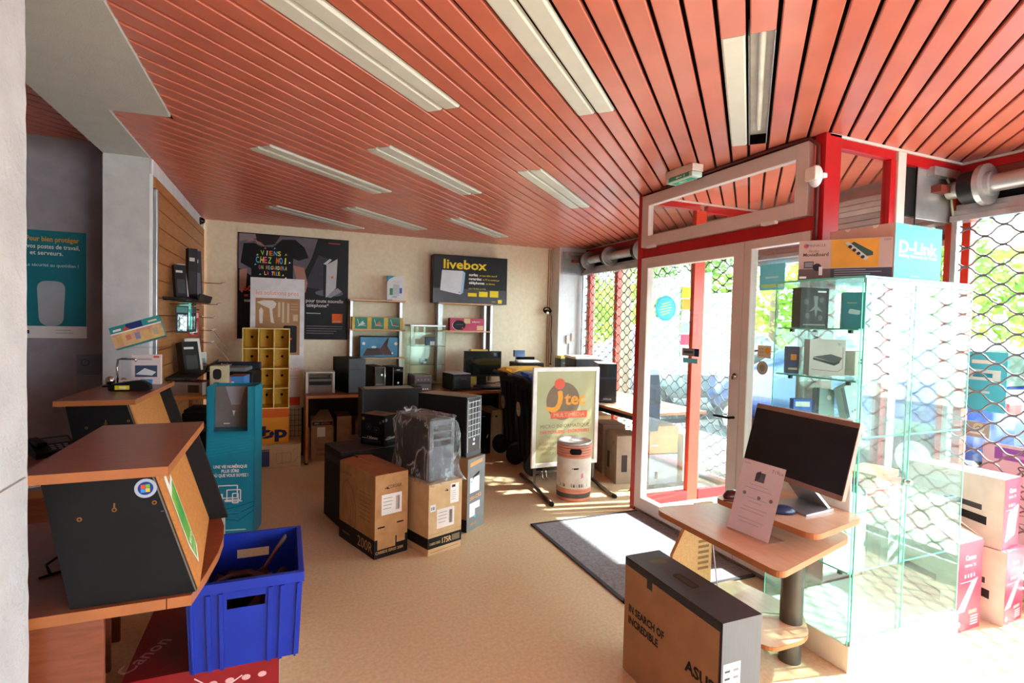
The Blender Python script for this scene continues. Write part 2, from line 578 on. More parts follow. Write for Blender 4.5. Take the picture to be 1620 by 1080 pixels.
def shutter(label, y0, y1, hubs, plate_y, cy0, cy1):
    t = thing('roller_shutter', label, 'roller shutter', (3.8, (y0 + y1) / 2, 0))
    oy = (y0 + y1) / 2
    def sh(g):
        g.X = Matrix.Translation((-3.8, -oy, 0)); return g
    g = sh(G()); g.cyl((3.74, y0, 2.375), (3.74, y1, 2.375), .05, STEEL, 24); g.obj('drum', t)
    for hy in hubs:
        g = sh(G())
        g.cyl((3.74, hy - .045, 2.375), (3.74, hy + .045, 2.375), .095, DSTEEL, 28)
        g.cyl((3.74, hy - .075, 2.375), (3.74, hy - .045, 2.375), .118, STEEL, 28)
        g.cyl((3.74, hy - .10, 2.375), (3.74, hy - .075, 2.375), .07, STEEL, 20)
        g.obj('spring_hub', t)
    g = sh(G())
    g.box(3.47, 3.86, plate_y - .004, plate_y + .004, 2.19, 2.50, STEEL, .002)
    g.box(3.55, 3.80, plate_y - .05, plate_y - .004, 2.45, 2.50, STEEL)
    g.box(3.60, 3.78, plate_y - .06, plate_y - .005, 2.355, 2.395, BROWNR)
    g.cyl((3.70, plate_y - .006, 2.50), (3.76, plate_y - .03, 2.40), .006, M('pale_cable', '#cfd8b0', .5), 6)
    g.cyl((3.78, plate_y - .02, 2.33), (3.79, plate_y - .03, 2.21), .006, _mats['pale_cable'], 6)
    g.obj('side_plate', t)
    g = sh(G())
    g.box(3.76, 3.87, y0, y1, 2.19, 2.225, STEEL, .003)
    g.box(3.79, 3.87, y0, y1, 2.225, 2.262, ALU, .003)
    g.box(3.82, 3.87, y0, y1, 2.262, 2.30, STEEL, .003)
    g.obj('lintel_rail', t)
    g = sh(curtain(cy0, cy1, .10, 2.19, 3.80, M('grille_steel', '#6f7174', .45, metal=.5)))
    # curtain() adds points before the transform matters only to its own mesh: rebuild relative to the empty
    g2 = G(); g2.v = [p - Vector((3.8, oy, 0)) for p in g.v]; g2.f, g2.m, g2.sm, g2.mats = g.f, g.m, g.sm, g.mats
    g2.obj('mesh_curtain', t)
    for yy in (cy0 - .02, cy1 + .02):
        g = sh(G()); g.box(3.775, 3.83, yy - .015, yy + .015, .0, 2.19, ALU, .002); g.obj('guide_rail', t)
    g = sh(G()); g.box(3.785, 3.815, cy0, cy1, .03, .10, ALU, .004); g.obj('bottom_bar', t)
    return t
shutter('steel rolling grille and drum in front of the far window, beyond the door', 3.76, 6.55, (6.40, 5.88, 5.22, 4.4), 6.57, 3.78, 6.52)
shutter('steel rolling grille and drum in front of the near window beside the glass cabinet', -2.6, 2.06, (1.93, .9, -.4), 2.085, -2.55, 2.02)

def shop_window(n, y0, y1, mull, posters):
    t = bpy.data.objects.new('window_%d' % n, None); C.objects.link(t); t['kind'] = 'structure'
    g = G()
    g.box(3.88, 3.96, y0, y1, -.02, .12, PVC, .004)
    g.box(3.86, 3.98, y0, y1, 2.22, 2.30, RED, .004)
    for y, w, mm in mull:
        g.box(3.885, 3.955, y - w / 2, y + w / 2, .12, 2.22, mm, .004)
    g.obj('frame', t)
    g = G(); g.box(3.918, 3.924, y0, y1, .12, 2.22, GLASSM); g.obj('pane', t)
    # casing above the glazing behind the drum
    g = G()
    g.box(3.885, 4.02, y0, y1, 2.30, 2.80, VOID)
    g.box(3.86, 3.884, y0, y1, 2.50, 2.548, RED, .003)
    g.box(3.865, 3.884, y0, y1, 2.435, 2.498, BROWNR)
    g.box(3.855, 3.884, y0, y1, 2.549, 2.564, PVC)
    g.obj('head_casing', t)
    return t
shop_window(1, 3.70, 6.62, [(6.56, .07, RED2), (5.89, .07, RED2), (3.73, .06, RED)], [])
shop_window(2, -2.9, 2.07, [(2.04, .06, RED2), (0.4, .07, RED2)], [])
g = G(); g.box(3.88, 4.02, 6.62, 6.97, -.1, 2.8, WHITE); struct(g, 'wall_right_far')

# ------------------------------------------------------------------ entrance porch
XD = 2.68
d1 = bpy.data.objects.new('door_1', None); C.objects.link(d1); d1['kind'] = 'structure'
g = G()
g.box(XD - .03, XD + .05, 3.655, 3.715, 0, ZC, RED, .003)          # far post
g.box(XD - .03, XD + .09, 2.055, 2.118, 0, ZC, RED, .003)          # near corner post
g.box(XD - .02, XD + .05, 2.118, 3.655, 2.055, 2.132, RED, .003)   # head
g.box(XD - .02, XD + .05, 2.118, 3.655, 2.546, ZC, M('dark_red_paint', '#6d1416', .5))
g.box(XD - .02, XD + .05, 2.118, 3.655, 0, .03, ALU, .003)
g.obj('frame', d1)
def wframe(y0, y1, z0, z1, bw, x0, x1, m, bot=None):
    g = G()
    bot = bot or bw
    g.box(x0, x1, y0, y0 + bw, z0, z1, m, .006); g.box(x0, x1, y1 - bw, y1, z0, z1, m, .006)
    g.box(x0, x1, y0 + bw - .004, y1 - bw + .004, z1 - bw, z1, m, .006); g.box(x0, x1, y0 + bw - .004, y1 - bw + .004, z0, z0 + bot, m, .006)
    return g
# transom, set a little forward and hinged at the foot
tr = wframe(2.14, 3.645, 2.135, 2.543, .085, XD - .05, XD + .0, PVC).obj('transom', d1)
g = G(); g.box(XD - .028, XD - .022, 2.22, 3.565, 2.215, 2.462, GLASSM); g.obj('pane', tr)
g = G()
for y in (3.50, 2.38):
    g.box(XD - .075, XD - .045, y - .05, y + .05, 2.118, 2.138, WPLAS, .004)
g.obj('hinge', tr)
# opening leaf and fixed leaf
for y0, y1, nm in ((2.585, 3.645, 'door_leaf'), (2.12, 2.58, 'fixed_leaf')):
    lf = wframe(y0, y1, .03, 2.05, .085 if nm == 'door_leaf' else .055, XD - .04, XD + .02, PVC, .10).obj(nm, d1)
    g = G(); g.box(XD - .013, XD - .007, y0 + .05, y1 - .05, .10, 1.99, GLASSM); g.obj('pane', lf)
    if nm == 'door_leaf':
        g = G(); g.cyl((XD - .04, 2.615, .937), (XD - .09, 2.615, .937), .009, BLACK, 8); g.cyl((XD - .088, 2.61, .937), (XD - .088, 2.74, .934), .008, BLACK, 8); g.obj('handle', lf)
        g = G(); g.cyl((XD - .04, 2.61, 1.205), (XD - .055, 2.61, 1.205), .016, CHROME, 14); g.box(XD - .07, XD - .05, 2.60, 2.62, 1.18, 1.205, CHROME, .003); g.obj('lock', lf)
# stickers on the door glass
fr = ((XD - .0145, 3.60, 0), (0, -1, 0), (0, 0, 1))
g = G(); g.box(XD - .017, XD - .0135, 2.975, 3.15, 1.30, 1.355, ink('#8f9098')); g.rect(((XD - .017, 3.15, 1.30), (0, -1, 0), (0, 0, 1)), .13, .175, 0, .055, ink('#27335e')); g.rect(((XD - .017, 3.15, 1.30), (0, -1, 0), (0, 0, 1)), .02, .115, .02, .036, ink('#4a4a54'), .0012)
g.rect(((XD - .0145, 3.14, 1.25), (0, -1, 0), (0, 0, 1)), 0, .15, 0, .035, ink('#6ed3e0'))
solo(g, 'push_sign', 'small grey and blue plate stuck on the glass of the entrance door', 'sign')
g = G(); fr = ((XD - .0145, 2.47, 1.33), (0, -1, 0), (0, 0, 1)); g.rect(fr, 0, .10, 0, .075, ink('#e0d2b4'), .0006); g.disc(fr, .075, .045, .02, ink('#f0b23c'), .0014)
for i in range(3): g.rect(fr, .01, .05, .012 + i * .02, .018 + i * .02, ink('#c6ae84'), .0012)
solo(g, 'notice_card', 'small cream card with an orange dot stuck on the fixed door glass', 'card')
g = G(); fr = ((XD - .0145, 2.43, 1.27), (0, -1, 0), (0, 0, 1)); g.disc(fr, 0, 0, .042, ink('#b9b7a6'), .0006, 28); g.disc(fr, 0, 0, .022, ink('#94917f'), .0012, 24)
solo(g, 'round_sticker', 'round grey sticker on the fixed door glass beside the glass cabinet', 'sticker')
# porch returns, floor, outer shutter box
def porch_side(n, y, near):
    t = bpy.data.objects.new('window_%d' % n, None); C.objects.link(t); t['kind'] = 'structure'
    g = G()
    a, b = (y - .025, y + .025)
    g.box(XD + .09, 3.24, a, b, 2.50, 2.55, RED, .003)
    g.box(3.20, 3.248 if near else 3.31, a, b, 0, 2.50, RED if near else RED2, .003)
    g.box(XD + .09, 3.20, a, b, 0, .10, RED, .003)
    if near: g.box(3.25, 3.32, a - .01, b + .01, 0, 2.55, PVC, .004)
    g.box(3.32, 3.86, a, b, 2.49, 2.55, RED, .003)
    g.box(3.82, 3.90, a, b, 0, 2.49, RED2, .003)
    g.box(3.32, 3.82, a, b, 0, .10, RED, .003)
    g.box(XD + .0, 3.88, a - .01, a, 2.55, 2.564, PVC)
    g.obj('frame', t)
    g = G(); g.box(XD + .09, 3.20, y - .003, y + .003, .10, 2.50, GLASSM); g.box(3.32, 3.82, y - .003, y + .003, .10, 2.2, GLASSM); g.obj('pane', t)
    if near:
        g = G(); g.box(3.32, 3.82, y + .004, y + .02, 2.2, 2.49, VOID); g.obj('blind_panel', t)
porch_side(3, 2.09, True)
porch_side(4, 3.685, False)
g = G()
for i in range(10):
    z = 2.06 + i * .042
    g.box(3.845, 3.90, 2.12, 3.655, z, z + .040, M('shutter_box_grey', '#c3c6c8', .45), .006)
g.box(3.90, 4.02, 2.05, 3.70, 2.08, 2.8, _mats['shutter_box_grey'])
g.box(3.76, 3.90, 2.12, 3.655, 2.10, 2.13, STEEL)
struct(g, 'trim_4')
g = G(); g.box(XD + .05, 3.96, 2.115, 3.66, 0, .015, M('porch_tiles', '#d9cfc6', .5)); g.box(3.84, 3.96, 2.115, 3.66, .015, .05, M('pink_threshold', '#d96a62', .5), .004); struct(g, 'floor_porch')

# ------------------------------------------------------------------ outside
g = G()
g.box(3.96, 6.0, -8, 26, -.25, -.10, M('pavement', '#b2aea6', .85, scale=4))
g.box(6.0, 13.5, -8, 26, -.30, -.16, M('asphalt', '#58595c', .9, scale=30))
g.box(13.5, 30, -8, 40, -.3, -.08, M('far_pavement', '#a39e94', .9))
struct(g, 'ground')
LEAF = [leafmat('leaf_a', '#6f8f35', '#a9c05c'), leafmat('leaf_b', '#638b45', '#96b565')]
BARK = M('bark', '#7a6c5c', .9, bump=.3, bscale=20)
def tree(loc, h, r, n, lm, label):
    t = thing('street_tree', label, 'tree', loc, group='trees across the street')
    g = G()
    g.tube([(0, 0, -.1), (.05, .02, h * .3), (-.04, .05, h * .6), (.0, 0, h * .85)], .13, BARK, 9)
    for k in range(5):
        a = k * 1.3
        g.tube([(0, 0, h * (.35 + .05 * k)), (math.cos(a) * r * .4, math.sin(a) * r * .4, h * (.5 + .05 * k)), (math.cos(a) * r * .7, math.sin(a) * r * .7, h * (.6 + .06 * k))], .045, BARK, 6)
    g.obj('trunk', t)
    g = G()
    blobs = [(random.uniform(-r, r) * .65, random.uniform(-r, r) * .65, h * random.uniform(.24, .95), random.uniform(.45, .9) * r * .55) for _ in range(16)]
    vs, fs = [], []
    for _ in range(n):
        b = random.choice(blobs)
        d = Vector((random.gauss(0, 1), random.gauss(0, 1), random.gauss(0, 1))).normalized() * b[3] * random.uniform(.55, 1)
        c = Vector(b[:3]) + d
        u = Vector((random.gauss(0, 1), random.gauss(0, 1), random.gauss(0, 1))).normalized()
        v = u.orthogonal().normalized()
        s = random.uniform(.08, .15)
        k = len(vs)
        vs += [c - u * s, c + v * s * .5, c + u * s, c - v * s * .5]
        fs.append((k, k + 1, k + 2, k + 3))
    g.add(vs, fs, lm)
    g.obj('foliage', t)
for i, (x, y, h, r) in enumerate([(14.5, 4.0, 8.2, 2.0), (14.7, 8.3, 8.8, 2.05), (14.2, 12.6, 8.3, 2.05), (14.8, 17.0, 8.8, 2.1), (14.2, 21.5, 8.4, 2.1), (20, 1.5, 9.5, 2.4), (20.2, 6.6, 10, 2.4), (20, 11.7, 10, 2.4), (20.3, 16.8, 10.5, 2.4), (20, 21.9, 10.5, 2.4), (20.2, 27.0, 10.5, 2.4), (14.6, 26.2, 8.8, 2.1)]):
    tree((x, y, 0), h, r, 3000, LEAF[i % 2], 'leafy green tree standing across the street beyond the parked cars')
t = thing('street_tree', 'big street tree on the near pavement, trunk beyond the far window, unseen crown added to shade the sign', 'tree', (5.5, 8.1, -.1))
g = G()
g.tube([(0, 0, -.1), (.03, -.02, 1.2), (-.02, .02, 2.4), (.02, 0, 3.4), (0, 0, 4.8)], .15, BARK, 12)
for k in range(7):
    a = k * .9 + .3
    g.tube([(0, 0, 2.9 + .15 * k), (math.cos(a) * .7, math.sin(a) * 1.8, 3.9 + .15 * k), (math.cos(a) * 1.3, math.sin(a) * 3.4, 4.5 + .2 * k)], .05, BARK, 6)
g.obj('trunk', t)
g = G(); vs, fs = [], []
for _ in range(6000):  # unseen crown, spread wide to keep direct sun off the pavement sign
    c = Vector((random.uniform(-1.2, 3.2), random.uniform(-4.6, 4.2), 3.3 + random.uniform(.3, 3.4)))
    u = Vector((random.gauss(0, 1), random.gauss(0, 1), random.gauss(0, 1))).normalized(); v = u.orthogonal().normalized(); s = random.uniform(.08, .15); k = len(vs)
    vs += [c - u * s, c + v * s * .5, c + u * s, c - v * s * .5]; fs.append((k, k + 1, k + 2, k + 3))
g.add(vs, fs, LEAF[1]); g.obj('foliage', t)
g = G()
for k in range(3200):
    y = random.uniform(-2, 46); c = Vector((23.5 + random.uniform(-.5, .5), y, random.uniform(.1, 4.6)))
    u = Vector((random.gauss(0, 1), random.gauss(0, 1), random.gauss(0, 1))).normalized(); v = u.orthogonal(); s = random.uniform(.25, .45)
    g.add([c - u * s, c + v * s * .6, c + u * s, c - v * s * .6], [(0, 1, 2, 3)], LEAF[0])
o = solo(g, 'hedge', 'green hedge far behind the trees across the street', 'hedge'); o['kind'] = 'stuff'

def car(loc, rz, paint, label):
    t = thing('parked_car', label, 'car', loc, rz)
    P = M('car_' + paint.lstrip('#'), paint, .2, metal=.2, spec=.6, coat=.6)
    CG = M('car_glass', '#1d2a33', .06, spec=.8)
    # stations along local x: (x, z low, z belt, z roof, half width belt, half width roof)
    S = [(-2.05, .42, .62, .66, .60, .58), (-2.0, .30, .78, .82, .74, .68), (-1.9, .24, .92, .96, .80, .72), (-1.55, .22, .95, 1.36, .83, .60), (-1.2, .22, .94, 1.44, .85, .60), (-.2, .22, .93, 1.48, .86, .62), (.35, .22, .92, 1.42, .86, .60),
         (1.05, .22, .90, .98, .84, .72), (1.6, .24, .80, .86, .82, .66), (2.0, .30, .68, .72, .72, .60), (2.06, .42, .56, .60, .60, .55)]
    rings = [[(x, -w, zl), (x, -w * 1.02, (zl + zb) / 2), (x, -w, zb), (x, -wr, zr), (x, wr, zr), (x, w, zb), (x, w * 1.02, (zl + zb) / 2), (x, w, zl)] for x, zl, zb, zr, w, wr in S]
    g = G(); g.loft(rings, P, smooth=True); g.obj('body', t)
    g = G()
    def pane(a, b, s):
        (x0, _, zb0, zr0, w0, r0), (x1, _, zb1, zr1, w1, r1) = S[a], S[b]
        L = lambda w, r, zb, zr, k: (s * (w + (r - w) * k + .006), zb + (zr - zb) * k)
        p = [(x0 + .05, *L(w0, r0, zb0, zr0, .08)), (x1 - .05, *L(w1, r1, zb1, zr1, .08)), (x1 - .05, *L(w1, r1, zb1, zr1, .88)), (x0 + .05, *L(w0, r0, zb0, zr0, .88))]
        g.add(p, [(0, 1, 2, 3)], CG)
    for s in (-1, 1):
        pane(3, 4, s); pane(4, 5, s); pane(5, 6, s)
    g.add([(-1.93, -.62, .99), (-1.93, .62, .99), (-1.57, .54, 1.34), (-1.57, -.54, 1.34)], [(0, 1, 2, 3)], CG)
    g.add([(1.02, -.64, 1.005), (1.02, .64, 1.005), (.40, .53, 1.42), (.40, -.53, 1.42)], [(0, 1, 2, 3)], CG)
    g.obj('windows', t)
    for x in (-1.3, 1.3):
        for s in (-1, 1):
            g = G(); g.cyl((x, s * .70, .14), (x, s * .875, .14), .30, BLACK, 22); g.cyl((x, s * .87, .14), (x, s * .885, .14), .19, ALU, 18); g.obj('wheel', t)
    for s in (-1, 1):
        g = G(); g.box(-2.03, -1.94, s * .56 - .12, s * .56 + .12, .70, .84, M('tail_lamp', '#a01218', .2), .02); g.obj('tail_light', t)
        g = G(); g.box(1.93, 2.03, s * .55 - .13, s * .55 + .13, .58, .69, ALU, .02); g.obj('headlight', t)
    g = G(); g.box(-2.07, -2.03, -.26, .26, .45, .56, WPLAS); g.obj('number_plate', t)
car((7.3, 9.6, 0), 90, '#78848a', 'silver parked car seen through the opening leaf of the entrance door')
car((7.2, 5.0, 0), 90, '#2a4684', 'blue parked car seen through the fixed leaf of the entrance door')
car((11.2, 12.2, 0), 90, '#27303c', 'dark car parked on the far side of the street')
car((11.2, 7.0, 0), 90, '#5c6870', 'grey car parked across the street beyond the blue car')

# posters and stickers stuck to the glazing, read from the street
def stuck(name, label, cat, y0, y1, z0, z1, draw, x=3.914):
    """a sheet on the inside of the right-hand glazing; y falls to the viewer's right"""
    g = G(); fr = ((x, y0, z0), (0, -1, 0), (0, 0, 1)); draw(g, fr, abs(y0 - y1), z1 - z0)
    return solo(g, name, label, cat)
def d_tq(g, fr, w, h):
    g.prism(fr, [(0, 0), (w, 0), (w, h), (0, h)], .001, ink('#58d2ea'))
    g.rect(fr, .02, w - .03, h * .52, h * .70, ink('#dff8fb'), .002); g.rect(fr, .04, w - .06, h * .80, h * .86, ink('#ffffff'), .002); g.rect(fr, .05, w - .07, h * .57, h * .64, ink('#2d9fc0'), .003)
    g.rect(fr, .03, w - .08, h * .30, h * .34, ink('#c9f2fa'), .002)
stuck('window_poster', 'bright turquoise poster stuck on the near window behind the grille', 'poster', 2.02, 1.80, 1.04, 1.40, d_tq)
def d_gr(g, fr, w, h):
    g.prism(fr, [(0, 0), (w, 0), (w, h), (0, h)], .001, ink('#a9b9ae')); g.disc(fr, w * .62, h * .62, .03, ink('#d3e6c9'), .002); g.line(fr, [(w * .5, h * .6), (w * .62, h * .75), (w * .74, h * .55)], .005, ink('#7c9a88'), .003); g.rect(fr, .02, w - .02, .02, .03, ink('#e8ece8'), .002)
stuck('window_sticker', 'small grey green sticker under the turquoise poster on the near window', 'sticker', 2.02, 1.87, .875, .97, d_gr)
def d_gp(g, fr, w, h):
    g.prism(fr, [(0, 0), (w, 0), (w, h), (0, h)], .001, ink('#c7ccd6'))
    g.rect(fr, .06, w, h - .09, h - .02, ink('#8a5fb8'), .002); g.rect(fr, .10, w - .05, h - .07, h - .05, ink('#b99ad8'), .003)
    g.text(fr, 'S', w * .45, h * .72, .06, ink('#50545e'), off=.002); g.text(fr, 'NIC', w * .55, h * .50, .05, ink('#7b8090'), off=.002); g.text(fr, 'ISH', w * .7, h * .42, .05, ink('#7b8090'), off=.002)
    for k in range(5):
        g.line(fr, [(w * .5 + .012 * k * math.cos(a * .3) * 4, h * .2 + .012 * k * math.sin(a * .3) * 4) for a in range(0, 11)], .006, ink('#8f8474'), .002)
stuck('event_poster', 'pale grey event poster with a purple band at the frame edge of the near window', 'poster', 1.90, 1.48, .25, .86, d_gp)
def d_bag(g, fr, w, h):
    g.prism(fr, [(0, 0), (w, 0), (w, h), (0, h)], .002, ink('#63c9dc')); g.rect(fr, .02, w - .02, .02, .05, ink('#a7d88a'), .003); g.rect(fr, w * .25, w * .75, h * .45, h * .52, ink('#a9e2ea'), .003)
    g.line(fr, [(w * .35, h), (w * .38, h + .09), (w * .5, h + .12), (w * .62, h + .09), (w * .65, h)], .006, ink('#bfe3e8'), .002)
stuck('hanging_sign', 'turquoise sign hanging by a loop behind the fixed door glass', 'sign', 3.53, 3.27, 1.84, 2.06, d_bag, 3.80)
g = G(); fr = ((2.92, 3.676, 1.66), (1, 0, 0), (0, 0, 1))
g.disc(fr, 0, 0, .105, ink('#3fb6d6'), .0006, 32); g.disc(fr, 0, 0, .09, ink('#57c8e2'), .0012, 32)
for k in range(5): g.line(fr, [(-.06 + .01 * abs(k - 2), .03 - k * .022), (.06 - .01 * abs(k - 2), .055 - k * .022)], .009, ink('#c4e08a'), .0018)
solo(g, 'round_window_sticker', 'large round turquoise sticker on the glass seen through the opening door leaf', 'sticker')
def d_st(g, fr, w, h):
    fr = ((3.085, 3.676, 1.25), (1, 0, 0), (0, 0, 1))
    for k, cc in enumerate(['#e8c83a', '#f0a52c', '#c7cfe0', '#9fb7d8', '#d44a6a', '#e9e6df']):
        g.rect(fr, .005 * (k % 2), w - .008, h - (k + 1) * h / 6 + .006, h - k * h / 6 - .006, ink(cc), .001)
stuck('sticker_strip', 'column of small coloured stickers beside the orange red window post', 'stickers', 4.53, 4.43, 1.25, 1.85, d_st)

# ------------------------------------------------------------------ near right: entrance mat, demo table, all in one computer
g = G(); g.box(1.715, 2.64, 2.42, 3.60, 0, .008, M('mat_pile', '#88848a', .95, var=.12, scale=60, bump=.4, bscale=300), .003)
g.box(1.70, 1.725, 2.40, 3.615, 0, .010, M('mat_edge', '#3b393d', .8)); g.box(1.70, 2.645, 3.595, 3.618, 0, .010, _mats['mat_edge']); g.box(1.70, 2.645, 2.40, 2.425, 0, .010, _mats['mat_edge'])
solo(g, 'door_mat', 'large grey entrance mat in front of the glass door', 'mat')

def rounded(pts, r, n=6):
    out = []
    for i, p in enumerate(pts):
        p = Vector(p); a = Vector(pts[i - 1]); b = Vector(pts[(i + 1) % len(pts)])
        rr = p[2] if len(p) > 2 else r
        p2, a2, b2 = Vector(p[:2]), Vector(a[:2]), Vector(b[:2])
        d1, d2 = (a2 - p2), (b2 - p2)
        rr = min(rr, d1.length * .48, d2.length * .48)
        q0, q1 = p2 + d1.normalized() * rr, p2 + d2.normalized() * rr
        for k in range(n + 1):
            t = k / n
            out.append(tuple(q0 * (1 - t) ** 2 + p2 * 2 * t * (1 - t) + q1 * t * t))
    return out
def slab(g, pts, z0, z1, mt, me):
    fr = ((0, 0, z0), (1, 0, 0), (0, 1, 0))
    g.prism(fr, pts, z1 - z0 - .001, me)
    pp = pts if sum(pts[i][0] * pts[(i + 1) % len(pts)][1] - pts[(i + 1) % len(pts)][0] * pts[i][1] for i in range(len(pts))) > 0 else pts[::-1]
    g.poly(((0, 0, z1), (1, 0, 0), (0, 1, 0)), pp, mt, 0)
    return g
t = thing('demo_table', 'beech demonstration table with two staggered tops by the entrance door', 'table', (2.0, 1.75, 0))
def off(pts): return [(p[0] - 2.0, p[1] - 1.75) + tuple(p[2:]) for p in pts]
BTOP = M('beech_top', '#cda281', .33, hex2='#d6ae8e', scale=5, stretch=(10, 2, 4), spec=.5)
g = slab(G(), rounded(off([(1.640, 2.12, .09), (1.643, 1.38, .05), (2.235, 1.535, .05), (2.275, 2.03, .05)]), .05), .605, .63, BTOP, EDGEW); g.obj('lower_top', t)
g = slab(G(), rounded(off([(1.838, 1.93, .06), (1.870, 1.425, .06), (2.265, 1.505, .05), (2.278, 1.98, .05)]), .05), .696, .72, BTOP, EDGEW); g.obj('upper_top', t)
g = slab(G(), rounded(off([(1.80, 2.12, .05), (1.86, 1.60, .06), (2.10, 1.60, .08), (2.265, 1.78, .06), (2.20, 2.13, .05)]), .05), .16, .18, BTOP, EDGEW); g.obj('shelf', t)
g = G(); g.cyl((.135, -.02, 0), (.135, -.02, .605), .048, M('pewter_tube', '#55534f', .35, metal=.6), 28); g.cyl((.135, -.02, .63), (.135, -.02, .696), .04, _mats['pewter_tube'], 24); g.obj('post', t)
g = G()
fr = ((-.22, .395, 0), (1, 0, 0), (0, 0, 1))
g.prism(fr, [(.0, 0), (.27, 0), (.27, .604), (.16, .604), (.10, .50), (.02, .36), (.0, .22)], -.02, WOODL)
for k in range(7): g.rect(fr, .18, .25, .26 + k * .028, .274 + k * .028, ink('#8d6844'), .0012)
g.obj('back_panel', t)

# all in one computer: leaning back, screen towards the room's left side
def place_aio():
    s = .54 / .48
    o = Vector((1.793 * s, 1.498 * s, 1.5 + (.914 - 1.5) * s))
    ya, ti = math.radians(-94.2), math.radians(14.6)
    u = Vector((math.cos(ya), math.sin(ya), 0)); n = Vector((-math.sin(ya), math.cos(ya), 0))
    v = Vector((0, 0, 1)) * math.cos(ti) + n * math.sin(ti)
    return o, u, v, n
o, u, v, n = place_aio()
base = Vector((o.x + .13, o.y - .005, .7205))
t = thing('all_in_one_computer', 'silver all in one computer with a black screen on the beech table', 'computer', base)
fr = (o - base, u, v)
Wd, Hh = .27, .314
BEZEL = M('reflection_brown_bezel', '#a58378', .35, metal=.5)  # silver bezel, coloured brown to imitate what it reflects
g = G(); g.prism(fr, rounded([(-Wd, 0), (Wd, 0), (Wd, Hh), (-Wd, Hh)], .006, 3), -.018, BEZEL); g.prism(((o - base) - u.cross(v) * .018, u, v), rounded([(-Wd + .03, .03), (Wd - .03, .03), (Wd - .03, Hh - .03), (-Wd + .03, Hh - .03)], .02), -.025, WPLAS); g.obj('display_housing', t)
g = G(); g.rect(fr, -Wd + .003, Wd - .003, .021, Hh - .022, M('black_screen', '#24262c', .22, spec=.3), .001); g.obj('screen', t)
g = G()
c0 = (o - base) + v * .03 - u.cross(v) * .03
g.loft([[(c0.x, c0.y - .06, c0.z), (c0.x, c0.y + .06, c0.z), (c0.x + .010, c0.y + .06, c0.z + .004), (c0.x + .010, c0.y - .06, c0.z + .004)],
        [(c0.x + .13, c0.y - .075, .010), (c0.x + .13, c0.y + .075, .010), (c0.x + .145, c0.y + .075, .010), (c0.x + .145, c0.y - .075, .010)]], ALU)
g.loft([[(c0.x + .15, c0.y - .085, .0), (c0.x + .15, c0.y + .085, .0), (c0.x + .15, c0.y + .085, .012), (c0.x + .15, c0.y - .085, .012)],
        [(c0.x - .03, c0.y - .095, .0), (c0.x - .03, c0.y + .095, .0), (c0.x - .03, c0.y + .095, .008), (c0.x - .03, c0.y - .095, .008)]], ALU)
g.obj('stand', t)
g = G(); g.box(-.004, .004, -.19, .20, 0, .40, WPLAS, .002)
solo(g, 'white_board', 'plain white board standing upright behind the all in one computer', 'board', (2.262, 1.755, .7205))
# price sheet in its clear stand
s = .8965
o = Vector((2.012 * s, 1.884 * s, .631)); ya, ti = math.radians(-77.5), math.radians(16.4)
u = Vector((math.cos(ya), math.sin(ya), 0)); n = Vector((-math.sin(ya), math.cos(ya), 0)); v = Vector((0, 0, 1)) * math.cos(ti) + n * math.sin(ti)
rr = math.radians(-2.9); u2 = u * math.cos(rr) + v * math.sin(rr); v2 = v * math.cos(rr) - u * math.sin(rr)
t = thing('price_sheet_holder', 'clear holder with a printed price sheet leaning in front of the all in one computer', 'sheet holder', o)
fr = ((0, 0, .004), u2, v2)
g = G(); g.rect(fr, -.095, .095, 0, .307, M('price_sheet', '#d9c5c6', .6, var=.03), .0)
g.rect(fr, -.02, .018, .225, .265, ink('#555257'), .001); g.poly(fr, [(-.024, .222), (-.004, .24), (-.004, .272), (-.024, .258)], ink('#3f3d42'), .0015)
g.text(fr, 'Promo', -.072, .288, .007, ink('#8d7f86'), off=.001); g.text(fr, '719', .055, .278, .014, ink('#6a5d68'), off=.001); g.text(fr, 'EUR', .08, .278, .008, ink('#6a5d68'), off=.001)
g.text(fr, 'Tout en un 23,8 pouces', .0, .205, .006, ink('#8d7f86'), off=.001)
for k, (a, b, c) in enumerate([(-.06, .06, .19), (-.04, .05, .150), (-.03, .03, .135), (-.05, .06, .110), (-.06, .05, .095), (-.06, .06, .060), (-.05, .04, .045)]): g.rect(fr, a, b, c, c + .003, ink('#b7a5a9'), .001)
for a, c in ((-.055, .165), (.012, .16), (.065, .163)): g.disc(fr, a, c, .008, ink('#77707a'), .001, 10)
g.obj('sheet', t)
g = G(); g.rect(fr, -.1, .1, -.003, .311, glass('acrylic', '#fbfbfd', .03, edge=.4), .003)
g.box(-.02, .10, -.10, .10, -.001, .002, _mats['acrylic']); g.obj('acrylic_stand', t)

def mouse(label, loc, rz, body, tail):
    t = thing('computer_mouse', label, 'mouse', loc, rz)
    g = G(); g.sphere((0, 0, .008), .05, body, 16, (1.05, .6, .55)); g.v = [Vector((p.x, p.y, max(p.z, 0))) for p in g.v]; g.obj('shell', t)
    g = G(); g.cyl((.03, -.004, .03), (.03, .004, .03), .008, DGREY, 10); g.obj('wheel', t)
    g = G(); g.tube(tail, .0022, BLACK, 6); g.obj('cable', t)
mouse('dark red mouse on the corner of the upper tabletop', (1.915, 1.89, .7205), 190, M('dark_red_plastic', '#4a1a20', .3), [(-.05, 0, .006), (-.08, .01, .004), (-.02, .06, .004), (.05, .05, .004), (.09, .02, .005)])
mouse('dark blue mouse beside the foot of the all in one computer', (1.965, 1.655, .7205), 150, M('navy_plastic', '#1d2c4c', .3), [(.05, 0, .006), (.075, -.015, .004), (.06, -.05, .004), (.0, -.055, .004), (-.05, -.05, .004)])
